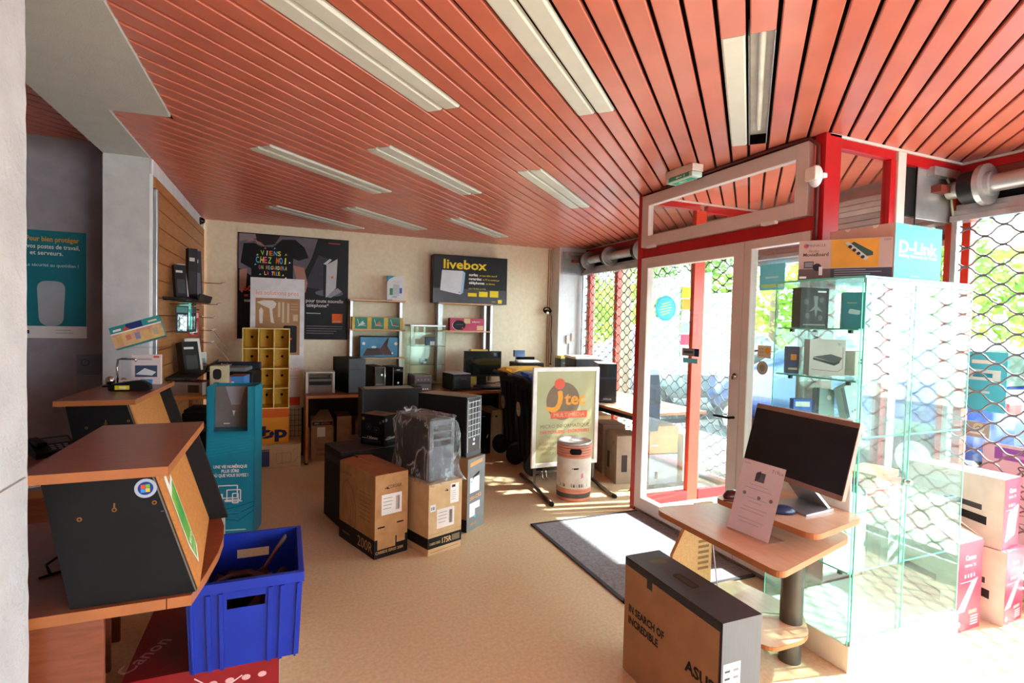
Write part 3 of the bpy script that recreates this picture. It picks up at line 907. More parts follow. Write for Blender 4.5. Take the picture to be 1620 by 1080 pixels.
g = G(); g.tube([(0, 0, .40), (-.005, .0, .3), (.02, -.03, .02), (.10, -.13, .008), (.20, -.20, .012), (.26, -.26, .03), (.29, -.24, .01)], .003, M('pale_grey_cable', '#b9b9bc', .5), 6)
solo(g, 'loose_cable', 'pale grey cable hanging onto the low shelf of the beech table', 'cable', (1.90, 1.98, .1805))

# ------------------------------------------------------------------ cartons: one mesh each, print in the mesh, stuck-on labels as parts
def carton(name, label, cat, loc, rz, w, d, h, m, draw=None, group=None, bev=.004, seam=True, tape=None, rot=None, parts=None):
    g = G(); g.box(-w / 2, w / 2, -d / 2, d / 2, 0, h, m, bev)
    F = faces(w, d, h)
    if seam:
        if d > w: g.rect(F['T'], w / 2 - .0015, w / 2 + .0015, .004, d - .004, ink('#4a3826'), .0006)
        else: g.rect(F['T'], .004, w - .004, d / 2 - .0015, d / 2 + .0015, ink('#4a3826'), .0006)
    if tape:
        if d > w: g.rect(F['T'], w / 2 - .025, w / 2 + .025, .0, d, tape, .0009)
        else: g.rect(F['T'], 0, w, d / 2 - .025, d / 2 + .025, tape, .0009)
    if draw: draw(g, F, w, d, h)
    o = solo(g, name, label, cat, loc, rz, group, rot)
    if parts: parts(o, F, w, d, h)
    return o
DK = ink('#17181b'); BK = ink('#0c0d10'); WH = ink('#ece9e4'); TAN = ink('#c9a06a')
def bars(g, fr, u, v, w, h, m=None, n=16):
    m = m or DK
    x = 0
    for i in range(n):
        ww = w / n * random.choice((.3, .5, .7))
        g.rect(fr, u + x, u + x + ww, v, v + h, m, .0016); x += w / n
def lines(g, fr, u, v, w, n, dv, m, t=.003):
    for i in range(n):
        g.rect(fr, u, u + w * random.uniform(.6, 1), v - i * dv, v - i * dv + t, m, .0016)
def ship(o, fr, u0, u1, v0, v1, m=None):
    g = G(); g.rect(fr, u0, u1, v0, v1, m or PAPER, .0012)
    bars(g, fr, u0 + (u1 - u0) * .7, v0 + (v1 - v0) * .15, (u1 - u0) * .2, (v1 - v0) * .7)
    lines(g, fr, u0 + (u1 - u0) * .08, v1 - (v1 - v0) * .2, (u1 - u0) * .5, 4, (v1 - v0) * .17, ink('#77706a'))
    g.obj('shipping_label', o, 'white printed label')
def sail(g, fr, u, v, s, m):
    """small sail shaped mark"""
    g.poly(fr, [(u - s, v - s * .4), (u - s * .3, v - s * .2), (u - s * .55, v + s * .35)], m, .0012)
    g.poly(fr, [(u - s * .25, v - s * .35), (u + s * .6, v - s * .2), (u + s * .0, v + s * .8)], m, .0012)
    g.poly(fr, [(u + s * .1, v - s * .4), (u + s, v - s * .4), (u + s * .55, v + s * .2)], m, .0012)

# the big monitor carton in the foreground
def dr(g, F, w, d, h):
    L, R, Fr, T = F['L'], F['R'], F['F'], F['T']
    BLKC = M('black_printed_card', '#1d1e22', .55, var=.05)
    g.rect(L, 0, d, h - .035, h, BLKC); g.rect(T, 0, w, 0, d, M('black_card_top', '#343135', .5, var=.06), .0006)
    g.rect(Fr, 0, w, 0, h, M('grey_printed_card', '#6d6f72', .5, var=.04, stretch=(60, 60, 1)), .0006); g.rect(L, d - .012, d, 0, h, BLKC, .0008)
    g.rect(L, d * .27, d * .27 + .035, h - .07, h - .03, BLKC, .001)
    ob = rounded([(w / 2 - .022, d * .40), (w / 2 + .022, d * .40), (w / 2 + .022, d * .62), (w / 2 - .022, d * .62)], .02)
    g.poly(T, ob, ink('#0c0b0c'), .0012); ob2 = rounded([(w / 2 - .012, d * .42), (w / 2 + .012, d * .42), (w / 2 + .012, d * .60), (w / 2 - .012, d * .60)], .012); g.poly(T, ob2, ink('#3a2c20'), .0016)
    g.text(L, 'IN SEARCH OF', .035, h - .225, .030, BK, w=.235, al='l', bold=.04); g.text(L, 'INCREDIBLE', .035, h - .275, .030, BK, w=.20, al='l', bold=.04)
    g.line(L, [(.255, h - .345), (.31, h - .25)], .0015, ink('#b5533a'))
    g.text(L, 'ASUS', .392, .235, .042, BK, w=.150, al='l', bold=.035)
    g.rect(T, w * .35, w * .75, d - .13, d - .06, ink('#4c4440'), .0009); g.disc(T, w * .45, d - .09, .02, ink('#5f5138'), .0012); g.disc(T, w * .65, d - .10, .02, ink('#5f5138'), .0012)
def pt(o, F, w, d, h):
    g = G(); fr = F['F']; g.rect(fr, .008, .085, .20, .355, PAPER, .0012)
    for k in range(5): g.rect(fr, .014, .038, .22 + k * .026, .228 + k * .026, ink('#55565a'), .0018); g.rect(fr, .052, .076, .22 + k * .026, .229 + k * .026, ink('#8d8d8d'), .0018)
    g.obj('label', o, 'white printed label')
carton('monitor_carton', 'large brown and black computer carton standing alone in the foreground', 'box', (1.467, 1.662, 0), 0, .178, .57, .50, M('brown_printed_card', '#9a6b46', .75, var=.05), dr, parts=pt, seam=False)

# ---- stack of PC case cartons on the floor in the middle
def dr(g, F, w, d, h):
    Fr, L, T = F['F'], F['L'], F['T']
    for f, ww in ((Fr, w), (L, d)): g.rect(f, 0, ww, 0, .12, BK)
    g.text(Fr, 'CORSAIR', w * .58, h * .82, .022, DK, w=.10); sail(g, Fr, w * .34, h * .83, .016, DK)
    g.rect(Fr, .02, w * .62, .055, .20, KRAFT, .001); g.rect(Fr, w * .66, w - .02, .075, .205, KRAFT, .001); g.rect(Fr, .02, .07, .19, .20, DK, .0014); g.rect(Fr, w * .66, w * .86, .2, .21, DK, .0014)
    g.text(Fr, 'CARBIDE SERIES 200R', w * .45, .028, .018, TAN, w=.20, bold=.01)
    g.text(L, '200R', d - .125, .028, .068, ink('#c0946a'), w=.20)
    g.rect(L, .06, .16, .05, .06, ink('#8a6a4a'), .0012); g.text(L, 'CORSAIR', .13, h - .075, .018, ink('#4e3827')); sail(g, L, .06, h - .07, .014, ink('#4e3827'))
    o_ = ink('#5a4029')
    g.line(L, [(.07, .14), (.05, .30), (.07, .40), (.12, .42), (.20, .37), (.24, .28), (.24, .13), (.19, .11), (.17, .14), (.17, .25)], .004, o_); g.line(L, [(.09, .36), (.12, .22), (.16, .16)], .003, o_)
    for k in range(7): g.rect(L, .29, .44, .22 + k * .028, .223 + k * .028, o_, .001)
    g.rect(T, w * .42, w * .46, 0, d, ink('#3a2415'), .0012)
    g.rect(T, w * .55, w * .78, d * .55, d * .75, ink('#4a2c18'), .0012)
def pt(o, F, w, d, h):
    ship(o, F['F'], .045, .19, .27, .40)
    g = G()
    g.add([(-w * .06, -d / 2, h + .001), (w / 2, -d / 2, h + .001), (w / 2 - .004, d / 2, h + .004), (-w * .05, d / 2, h + .02)], [(0, 1, 2, 3), (3, 2, 1, 0)], M('rust_card_top', '#9a6240', .75))
    g.add([(-w / 2, -d / 2, h + .001), (-w * .06, -d / 2, h + .008), (-w * .06, d / 2, h + .012), (-w / 2, d / 2, h + .001)], [(0, 1, 2, 3), (3, 2, 1, 0)], _mats['rust_card_top'])
    g.obj('top_flap', o)
carton('case_carton', 'brown carton printed 200R, nearest carton of the floor stack', 'box', corner_loc(.522, 3.397, 20, .238, .50), 20, .238, .50, .53, KRAFT, dr, parts=pt, group='PC case cartons in the floor stack', seam=False)
def dr(g, F, w, d, h):
    Fr, L = F['F'], F['L']
    for f, ww in ((Fr, w), (L, d)): g.rect(f, 0, ww, .045, .115, DK)
    g.text(Fr, '175R', w * .55, .062, .036, ink('#e6c58f'), w=.075, bold=.012); g.text(Fr, 'CARBIDE SERIES', w * .2, .068, .016, ink('#e6c58f'), w=.085)
    g.rect(Fr, w * .70, w - .015, .06, .10, ink('#7d6d55'), .0012); sail(g, Fr, w * .52, h - .055, .016, DK)
    g.line(Fr, [(0, .135), (w, .135)], .002, ink('#9b7c55')); g.line(Fr, [(w * .4, .12), (w * .4, .26)], .0015, ink('#b08c60'))
    g.line(Fr, [(.02, .02), (w * .9, .025)], .006, ink('#a98c60'))
    g.rect(F['R'], 0, d, .045, .115, DK)
def pt(o, F, w, d, h):
    ship(o, F['F'], .065, .205, .165, .29, ink('#e4dcd6'))
    g = G(); g.rect(F['F'], .17, .24, h - .15, h - .02, PAPER, .0012); g.rect(F['F'], .18, .21, h - .045, h - .028, ink('#20305c'), .0016); g.rect(F['F'], .182, .19, h - .043, h - .03, ink('#c33'), .002); lines(g, F['F'], .178, h - .07, .05, 5, .014, ink('#a9a39d'))
    g.obj('customs_label', o, 'white label with a dark stripe')
    g = G(); g.rect(F['F'], .012, .055, h - .175, h - .13, ink('#d9dcdf'), .0012); bars(g, F['F'], .018, h - .165, .03, .02, n=8); g.obj('barcode_label', o, 'small white barcode label')
carton('case_carton', 'pale carton printed 175R under the plastic wrapped computer case', 'box', corner_loc(.846, 3.328, 21, .268, .42), 21, .268, .42, .46, KRAFT2, dr, parts=pt, group='PC case cartons in the floor stack')
def dr(g, F, w, d, h):
    Fr, L, R = F['F'], F['L'], F['R']
    g.rect(Fr, 0, w, 0, h, M('grey_card', '#7c7d7d', .7)); g.rect(L, 0, d, 0, .075, BK); g.rect(L, d - .055, d, .06, .09, BK, .001)
    g.line(L, [(d - .14, .10), (d - .14, .20), (d - .10, .22), (d - .10, .12)], .003, ink('#7a5a3c'))
    g.poly(Fr, [(.03, h - .06), (w - .03, h - .045), (w - .03, h - .018), (.03, h - .033)], ink('#d89a66'), .001); g.text(Fr, '280-CX2', w * .47, .225, .026, ink('#e0a06a'), w=.15, bold=.02, rot=4); g.text(Fr, '280-X', w * .35, .035, .022, ink('#b98d63'), bold=.02, rot=4)
    ob = [(.06, h - .155), (.15, h - .125), (.15, h - .105), (.06, h - .135)]
    g.poly(Fr, rounded(ob, .008), ink('#15130f'), .0012)
    g.disc(Fr, w * .45, .095, .012, ink('#35b6d6'), .0016)
def pt(o, F, w, d, h):
    g = G(); g.rect(F['F'], .03, .15, .275, .385, PAPER, .0012); g.rect(F['F'], .04, .055, .35, .362, ink('#58c6c0'), .0016); g.obj('label', o, 'blank white label')
    g = G(); g.rect(F['F'], .03, .16, .15, .20, PAPER, .0012); g.rect(F['F'], .03, .10, .10, .15, PAPER, .0012); g.obj('torn_label', o, 'torn white label')
carton('case_carton', 'brown and grey carton printed 280 under the black case with a grille front', 'box', corner_loc(1.2, 3.624, 37, .22, .50), 37, .22, .50, .525, KRAFT3, dr, parts=pt, group='PC case cartons in the floor stack')
def dr(g, F, w, d, h):
    for f, ww in ((F['F'], w), (F['L'], d)):
        g.rect(f, 0, ww, 0, h, M('matt_black_card', '#0c0b0d', .7))
        g.rect(f, .03, ww - .03, h - .10, h - .05, ink('#23202a'), .001)
    g.rect(F['T'], 0, w, 0, d, M('dark_brown_card', '#2a1e18', .7), .0006); g.rect(F['T'], .01, w - .01, .02, .03, ink('#5b463a'), .001)
carton('black_carton', 'wide black carton behind the brown 200R carton, under the fan box', 'box', corner_loc(.372, 4.0, 14, .52, .37), 14, .52, .37, .545, M('dark_carton', '#0e0d0e', .7), dr)
def dr(g, F, w, d, h):
    for nm, ww in (('F', w), ('L', d)):
        f = F[nm]; g.rect(f, 0, ww, 0, h, ink('#0a0a0c'))
        g.text(f, '120mm', ww * .5, .048, .022, ink('#dddddd'), w=.10, bold=.015); g.rect(f, .012, ww * .26, .05, .056, ink('#bbbbbb'), .0012)
        lines(g, f, .03, .035, ww * .75, 2, .010, ink('#555561'), .003)
    f = F['L']
    for cx, cy in ((.075, h * .60), (.15, h * .52)):
        for a in range(0, 360, 45): g.disc(f, cx + .022 * math.cos(math.radians(a)), cy + .022 * math.sin(math.radians(a)), .008, ink('#2c2f45'), .001, 8)
        g.disc(f, cx, cy, .008, ink('#555c80'), .0016, 10)
    g.disc(f, .022, h - .035, .013, ink('#9b7a3c'), .0012, 14); g.disc(f, d - .04, h - .055, .012, ink('#6b4a58'), .0012, 14); g.disc(f, d - .012, h - .04, .011, ink('#8d8088'), .0012, 14)
    g.disc(F['F'], .02, h - .035, .013, ink('#9b8d98'), .0012, 14)
    g.rect(F['T'], 0, w, 0, d, M('brown_top_card', '#6a4236', .6), .0006); g.rect(F['T'], w * .25, w * .75, d * .3, d * .7, ink('#401f1c'), .001)
carton('fan_box', 'black box printed 120mm standing on the wide black carton', 'box', corner_loc(.69, 4.10, 42, .16, .225, .5455), 42, .16, .225, .235, M('dark_carton', '#0e0d0e', .7), dr, seam=False)
def dr(g, F, w, d, h):
    f = F['F']; g.rect(f, 0, w, h - .10, h, BK); g.rect(f, 0, w, 0, .20, ink('#4a3328')); g.rect(f, .0, w, .20, .225, BK, .001)
carton('brown_carton', 'brown carton with a black top band under the low black computer case', 'box', (.86, 4.90, 0), 3, .62, .30, .46, M('mauve_card', '#7b5748', .75), dr)

def pc_case(label, loc, rz, w, d, h, body, front, name='computer_case', group=None, bez=None, extra=None):
    t = thing(name, label, 'computer', loc, rz, group)
    g = G(); g.box(-w / 2, w / 2, -d / 2 + .02, d / 2, .008, h, body, .004)
    for x in (-w / 2 + .03, w / 2 - .03):
        for y in (-d / 2 + .06, d / 2 - .05): g.cyl((x, y, 0), (x, y, .01), .012, BLACK, 8)
    F = faces(w, d, h)
    g.obj('case_body', t)
    g = G(); g.box(-w / 2, w / 2, -d / 2, -d / 2 + .022, .008, h, front, .006); f = faces(w, d, h)['F']
    if extra: extra(g, f, w, h, t)
    g.obj('front_panel', t)
    return t
# low black case lying behind the stack (broad side to the room)
def ex(g, f, w, h, t):
    g.rect(f, .02, .03, h - .30, h - .05, ink('#3c3a38'), .001)
t = pc_case('black computer case with its top coloured pale for reflected light behind the fan box', (.868, 4.89, .4605), -88, .20, .53, .44, BLACK, DGREY, extra=ex)
g = G(); g.box(-.095, .095, -.23, .255, .4405, .4425, M('reflection_grey_top', '#8d897c', .6)); g.obj('top_cover', t); g = G(); g.box(-.095, .095, .20, .262, .4405, .455, BLACK, .006); g.obj('top_vent', t)  # pale cover colour stands in for light reflected off the case top
# case with the grille front
def ex(g, f, w, h, t):
    sil = ink('#c9ccd2')
    for k in range(7): g.line(f, [(.02, h - .04 - k * .042), (w - .02, h - .035 - k * .042)], .004, sil)
    for k in range(4): g.line(f, [(.03 + k * .042, h - .03), (.04 + k * .036, h - .30)], .004, sil)
    g.disc(f, w / 2, .12, .012, sil, .001); g.rect(f, w / 2 - .018, w / 2 + .012, .08, .095, sil, .001); g.rect(f, .0, w, .0, .035, ink('#55575c'), .0012)
    g.line(f, [(.012, .03), (.012, h - .02)], .005, sil); g.line(f, [(w - .012, .03), (w - .012, h - .02)], .005, sil)
t = pc_case('black tower case with a silver grille front on top of the floor stack', corner_loc(1.205, 3.68, 38, .19, .45, .5255), 38, .19, .45, .435, M('black_steel', '#08090b', .5, var=.05), M('smoked_front', '#2b2d33', .25, spec=.7), extra=ex)
g = G(); g.rect(((-.095, -.225, .436), (1, 0, 0), (0, 1, 0)), .004, .186, .01, .44, M('tan_case_top', '#8b8672', .6), .0005); g.obj('top_cover', t)  # tan cover over the black case top
g = G(); g.box(.0955, .0965, -.16, -.02, .20, .43, PAPER); lines(g, ((.0967, -.16, .20), (0, 1, 0), (0, 0, 1)), .01, .21, .11, 8, .022, ink('#9a9a9a')); g.obj('paper_sheet', t, 'white sheet taped to its side')

# case wrapped in clear plastic
def ex(g, f, w, h, t):
    for k in range(3): g.rect(f, .03, w - .03, h - .07 - k * .05, h - .035 - k * .05, BLACKG, .001)
loc = corner_loc(.852, 3.362, 23, .215, .37, .4605)
t = pc_case('dark computer case wrapped in clear plastic film on the 175R carton', loc, 23, .205, .36, .40, M('dark_case', '#111014', .5), M('reflection_pale_front', '#60646c', .35), extra=ex)  # front coloured paler than the case to stand in for reflections
def film():
    if 'clear_film' in _mats: return _mats['clear_film']
    m = glass('clear_film', '#f6f7f8', .035, rough=.09, haze=.018, hazecol='#e6ecf2', edge=.8)
    nt = m.node_tree
    gl = next(n for n in nt.nodes if n.type == 'BSDF_GLOSSY')
    nz = nt.nodes.new('ShaderNodeTexNoise'); nz.inputs['Scale'].default_value = 14; nz.inputs['Distortion'].default_value = 1.2; nz.inputs['Detail'].default_value = 4
    tc = nt.nodes.new('ShaderNodeTexCoord'); mp = nt.nodes.new('ShaderNodeMapping'); mp.inputs['Scale'].default_value = (1, 1, .45); mp.inputs['Rotation'].default_value = (.3, .5, .2)
    nt.links.new(tc.outputs['Object'], mp.inputs['Vector']); nt.links.new(mp.outputs['Vector'], nz.inputs['Vector'])
    bp = nt.nodes.new('ShaderNodeBump'); bp.inputs['Strength'].default_value = 1.0; bp.inputs['Distance'].default_value = .03
    nt.links.new(nz.outputs['Fac'], bp.inputs['Height']); nt.links.new(bp.outputs['Normal'], gl.inputs['Normal'])
    # creases in the film turn milky: a ridged noise drives the diffuse share
    df = next(n for n in nt.nodes if n.type == 'BSDF_DIFFUSE'); mixn = df.outputs[0].links[0].to_node
    n2 = nt.nodes.new('ShaderNodeTexNoise'); n2.inputs['Scale'].default_value = 4.5; n2.inputs['Distortion'].default_value = 1.2; n2.inputs['Detail'].default_value = 3
    nt.links.new(mp.outputs['Vector'], n2.inputs['Vector'])
    a1 = nt.nodes.new('ShaderNodeMath'); a1.operation = 'SUBTRACT'; a1.inputs[1].default_value = .5; nt.links.new(n2.outputs['Fac'], a1.inputs[0])
    a2 = nt.nodes.new('ShaderNodeMath'); a2.operation = 'ABSOLUTE'; nt.links.new(a1.outputs[0], a2.inputs[0])
    a3 = nt.nodes.new('ShaderNodeMapRange'); a3.inputs['From Min'].default_value = 0; a3.inputs['From Max'].default_value = .03; a3.inputs['To Min'].default_value = .38; a3.inputs['To Max'].default_value = .035
    nt.links.new(a2.outputs[0], a3.inputs['Value']); nt.links.new(a3.outputs['Result'], mixn.inputs['Fac'])
    return m
g = G()
rg = random.Random(3)
rings = []
nz_ = 16
for k in range(nz_ + 1):
    z = -.004 + .425 * k / nz_
    flare = .018 * max(0, 1 - k / 4) ** 1.2 + (.012 if k < nz_ - 1 else 0)
    ring = []
    fy = 2.2
    W2, D2 = .1025 + .008 + flare, .18 + .008 + flare
    per = [(-W2 + 2 * W2 * i / 10, -D2) for i in range(10)] + [(W2, -D2 + 2 * D2 * i / 14) for i in range(14)] + [(W2 - 2 * W2 * i / 10, D2) for i in range(10)] + [(-W2, D2 - 2 * D2 * i / 14) for i in range(14)]
    for i, (x, y) in enumerate(per):
        if y < -D2 * .9: y -= flare * 1.2 * (1 + .6 * math.sin(i * 2.1 + k))
        n = math.sin(i * 1.7 + k * .45) * .006 + math.sin(i * .9 - k * .8) * .005 + rg.uniform(-.002, .002)
        L = math.hypot(x, y)
        ring.append((x * (1 + n / L), y * (1 + n / L), max(z + rg.uniform(-.003, .003), -.0005 if k == 0 else -1)))
    rings.append(ring)
g.loft(rings, film(), caps=False, smooth=True)
top = rings[-1]
cen = [(p[0] * .5, p[1] * .6, .425 + rg.uniform(.0, .008)) for p in top]
g.loft([top, cen], film(), caps=False, smooth=True); g.add(cen, [tuple(range(len(cen)))], film())
g.loft([[(-.10 + .02 * i, .10 + .02 * math.sin(i), .428), (-.10 + .02 * i, .12, .455 + .01 * math.sin(i * 2)), (-.09 + .02 * i, .145, .43)] for i in range(6)], film(), close=False, caps=False, smooth=True)
g.obj('plastic_wrap', t, 'wrinkled clear plastic film')

# ------------------------------------------------------------------ wheelie bins, pavement sign, paper bin
def wheelie(label, loc, lidm):
    t = thing('wheelie_bin', label, 'wheelie bin', loc, 0, 'black wheelie bins')
    BIN = M('bin_black', '#101112', .4, spec=.5)
    def ring(x0, x1, hw, z):
        return [(x0, -hw, z), (x1, -hw, z), (x1, hw, z), (x0, hw, z)]
    g = G(); g.loft([ring(-.17, .19, .17, .06), ring(-.215, .24, .205, .70), ring(-.235, .26, .215, .86), ring(-.245, .27, .225, .862), ring(-.245, .27, .225, .885)], BIN)
    for y in (-.12, 0, .12): g.loft([[(-.18, y - .02, .15), (-.18, y + .02, .15), (-.20, y + .02, .15), (-.20, y - .02, .15)], [(-.232, y - .02, .80), (-.232, y + .02, .80), (-.245, y + .02, .80), (-.245, y - .02, .80)]], BIN)
    t.scale = (1, 1, 1.075)
    g.obj('bin_body', t)
    g = G(); g.cyl((-.17, -.20, .10), (-.17, .20, .10), .012, DSTEEL, 8); g.obj('axle', t)
    for s in (-1, 1):
        g = G(); g.cyl((-.19, s * .205, .10), (-.19, s * .25, .10), .10, M('tyre', '#141414', .8), 24); g.cyl((-.19, s * .25, .10), (-.19, s * .255, .10), .05, DGREY, 16); g.obj('wheel', t)
    g = G()
    g.loft([ring(-.25, .28, .235, .888), ring(-.25, .285, .235, .905), ring(-.18, .25, .20, .935), ring(-.10, .20, .14, .945)], lidm); 
    g.loft([[(-.24, y0, .90), (-.24, y0 + .06, .90), (-.30, y0 + .055, .93), (-.30, y0 + .005, .93)] for y0 in (-.17, .11)][0:1] + [[(-.24, -.17, .93), (-.24, -.11, .93), (-.30, -.115, .95), (-.30, -.165, .95)]], lidm)
    g.obj('lid', t)
    g = G(); g.tube([(-.24, -.2, .86), (-.30, -.2, .89), (-.315, -.17, .895), (-.315, .17, .895), (-.30, .2, .89), (-.24, .2, .86)], .016, BIN, 8); g.obj('handle', t)
    g = G(); fr = ((-.246, .045, .58), (0, -1, 0), (-.06, 0, 1)); g.disc(fr, .0, .0, .055, LGREY, .002, 24, 1.3); g.rect(fr, -.03, .03, -.008, .008, ink('#8f8f8f'), .003); g.obj('disc_badge', t, 'pale oval badge')
    return t
wheelie('black wheelie bin with a yellow lid beside the back desk', (2.50, 5.56, 0), M('yellow_lid', '#f6c51e', .4))
wheelie('black wheelie bin with a blue lid just behind the pavement sign', (2.46, 5.03, 0), M('blue_lid', '#1c3f96', .35))

t = thing('pavement_sign', 'white framed pavement sign on tubular feet in front of the bins', 'sign', (2.41, 4.42, 0), 1.0)
g = G(); 
for x in (-.35, .31): g.box(x, x + .04, -.012, .012, .19, 1.11, WPLAS, .006)
for z in (.19, 1.07): g.box(-.312, .312, -.012, .012, z, z + .04, WPLAS, .006)
g.obj('frame', t)
g = G(); g.box(-.31, .31, -.004, .006, .23, 1.07, M('olive_panel', '#a6a47a', .4, hex2='#b1ae86', scale=3)); fr = ((-.31, -.0042, .23), (1, 0, 0), (0, 0, 1))
OR, RD, BRN = ink('#e39c3f'), ink('#d9604a'), ink('#7d6b57')
g.disc(fr, .275, .565, .175, BRN, .0008, 40)
g.disc(fr, .235, .725, .056, RD, .0016, 28, .9)
j = [(.235, .66)]
arc = [(.095 + .13 + .16 * math.cos(math.radians(a)) - .02, .56 + .10 * math.sin(math.radians(a))) for a in range(0, -150, -15)]
g.poly(fr, [(.215, .655), (.245, .665), (.265, .655), (.272, .60), (.262, .545), (.235, .49), (.19, .462), (.14, .470), (.105, .487), (.10, .515), (.12, .517), (.16, .510), (.19, .515), (.213, .545), (.222, .60)], OR, .002)
g.text(fr, 'tec', .402, .532, .115, OR, w=.225, bold=.03, off=.002)
g.rect(fr, .15, .535, .405, .47, RD, .0016); g.text(fr, 'MULTIMÉDIA', .345, .42, .036, ink('#c9b389'), w=.33, off=.0024)

g.text(fr, 'MICRO INFORMATIQUE', .305, .318, .034, BRN, w=.52); g.text(fr, 'PARTICULIERS - ENTREPRISES', .305, .268, .028, RD, w=.52, bold=.02)
g.text(fr, 'TOUTES MARQUES', .28, .215, .026, ink('#9b8060'), w=.33); g.text(fr, 'ASSEMBLAGE - VENTE', .24, .165, .026, ink('#a58a60'), w=.42); g.text(fr, 'MAINTENANCE', .17, .118, .026, ink('#a58a60'), w=.30); g.text(fr, 'RESEAU', .15, .07, .026, ink('#a58a60'), w=.17)
g.obj('panel', t)
TUBE = M('dull_tube', '#6e655c', .35, metal=.8)
for x in (-.31, .31):
    g = G(); g.tube([(x - .07, -.47, .018), (x - .03, -.2, .018), (x, 0, .035), (x + .03, .2, .018), (x + .06, .42, .018)], .018, TUBE, 10); g.cyl((x - .072, -.485, .018), (x - .069, -.46, .018), .02, BLACK, 10); g.obj('foot', t)
    g = G(); g.box(x - .012, x + .012, -.006, .006, .02, .20, TUBE); g.obj('upright', t)
g = G(); g.box(-.30, .30, -.008, .008, .135, .16, TUBE); g.obj('cross_bar', t)
g = G()
for x in (-.24, -.2, .22): g.tube([(x, -.01, .16), (x + .01, -.012, .10), (x + .03, -.012, .085)], .004, CHROME, 6)
g.obj('hook', t)

t = thing('paper_bin', 'round tin bin with orange ribs and a worn white label', 'bin', (2.33, 4.10, 0), 0)
PK = M('faded_orange', '#d58a74', .5); CRM = M('worn_cream', '#d9cfc0', .6, hex2='#e6ded2', scale=18); DB = M('dark_band', '#4f4c48', .6)
R_ = .148
g = G(); g.lathe([(0, 0), (R_ * .98, 0), (R_, .012), (R_, .03)], PK, 36); g.lathe([(R_, .03), (R_ + .001, .07)], DB, 36)
p = [(R_ + .001, .07)]
for k in range(2): p += [(R_ + .004, .075 + k * .018), (R_ + .004, .085 + k * .018), (R_, .092 + k * .018)]
g.lathe(p, PK, 36); g.lathe([(R_, .11), (R_, .37)], CRM, 36)
p = [(R_, .37)]
for k in range(5): p += [(R_ + .005, .376 + k * .022), (R_ + .005, .386 + k * .022), (R_ - .002, .391 + k * .022)]
g.lathe(p, PK, 36)
for z in (.110, .092, .391, .413, .435, .457): g.lathe([(R_ - .0015, z - .003), (R_ - .0005, z), (R_ - .0015, z + .003)], BK, 36)
a0 = math.radians(-119)
def cylpt(a, z, w=.002): return (math.cos(a) * (R_ + w), math.sin(a) * (R_ + w), z)
def onbin(pts, m, w=.002):
    g.add([cylpt(a0 + u / R_, z, w) for u, z in pts], [tuple(range(len(pts)))], m)
for k in range(22):
    x = random.uniform(-.13, .13); onbin([(x, .125), (x + .006, .126), (x + .005, .16 + random.uniform(-.02, .0)), (x + .001, .155)], ink(random.choice(['#3b3936', '#8a8379'])))
onbin([(-.02, .285), (.0, .29), (.03, .293), (.045, .288), (.03, .278), (.0, .275), (-.005, .285), (-.018, .277)], ink('#3a3c40'))
onbin([(.06, .20), (.085, .21), (.08, .25), (.062, .24)], ink('#d98ca0')); onbin([(-.11, .33), (.12, .335), (.12, .339), (-.11, .334)], ink('#a8a29a'))
g.obj('drum', t)
g = G(); g.lathe([(R_, .48), (R_ + .004, .485), (R_ + .003, .50), (R_ - .008, .503), (R_ - .012, .492), (.04, .486), (0, .487)], STEEL, 36); g.obj('lid', t)
g = G()
hp = rounded([(-.005, .405), (.095, .405), (.095, .455), (-.005, .455)], .025, 6)
a0 = math.radians(-132)
for k in range(20):
    us = [-.005 + .1 * (k + q) / 20 for q in (0, 1)]
    hs = [.025 * math.sqrt(max(.02, 1 - max(0, abs(u_ - .045) - .03) ** 2 / .0004)) for u_ in us]
    g.add([cylpt(a0 + us[0] / R_, .43 - hs[0], .0068), cylpt(a0 + us[1] / R_, .43 - hs[1], .0068), cylpt(a0 + us[1] / R_, .43 + hs[1], .0068), cylpt(a0 + us[0] / R_, .43 + hs[0], .0068)], [(0, 1, 2, 3)], VOID)
g.obj('hand_hole', t)

# ------------------------------------------------------------------ glass display cabinet
DX0, DX1, DY0, DY1 = 2.288, 3.088, 1.562, 2.022
cx, cy = (DX0 + DX1) / 2, (DY0 + DY1) / 2
t = thing('display_cabinet', 'tall glass display cabinet on a white plinth beside the beech table', 'cabinet', (cx, cy, 0))
hw, hd = .40, .23
LAM = M('white_laminate', '#e9e2d6', .45, var=.02)
g = G(); g.box(-hw, hw, -hd, hd, 0, .118, LAM, .003); g.obj('plinth', t)
def pane(name, x0, x1, y0, y1, z0, z1, edges):
    g = G(); g.box(x0, x1, y0, y1, z0, z1, DGLASS)
    for e in edges: g.box(*e, GEDGE)
    return g.obj(name, t)
T_ = .005
pane('side_pane', -hw + .002, -hw + .002 + T_, -hd + .012, hd - .002, .118, 1.735, [(-hw + .0015, -hw + .0025 + T_, -hd + .011, -hd + .0125, .118, 1.735), (-hw + .0015, -hw + .0025 + T_, hd - .0025, hd - .001, .118, 1.735)])
pane('side_pane', hw - .002 - T_, hw - .002, -hd + .012, hd - .002, .118, 1.735, [(hw - .0025 - T_, hw - .0015, -hd + .011, -hd + .0125, .118, 1.735)])
pane('back_pane', -hw + .01, hw - .01, hd - .002 - T_, hd - .002, .118, 1.735, [])
pane('sliding_pane', -hw + .012, -.045, -hd + .003, -hd + .008, .135, 1.72, [(-.048, -.045, -hd + .0025, -hd + .0085, .135, 1.72), (-hw + .012, -hw + .015, -hd + .0025, -hd + .0085, .135, 1.72)])
pane('sliding_pane', -.065, hw - .012, -hd + .012, -hd + .017, .135, 1.72, [(-.065, -.062, -hd + .0115, -hd + .0175, .135, 1.72)])
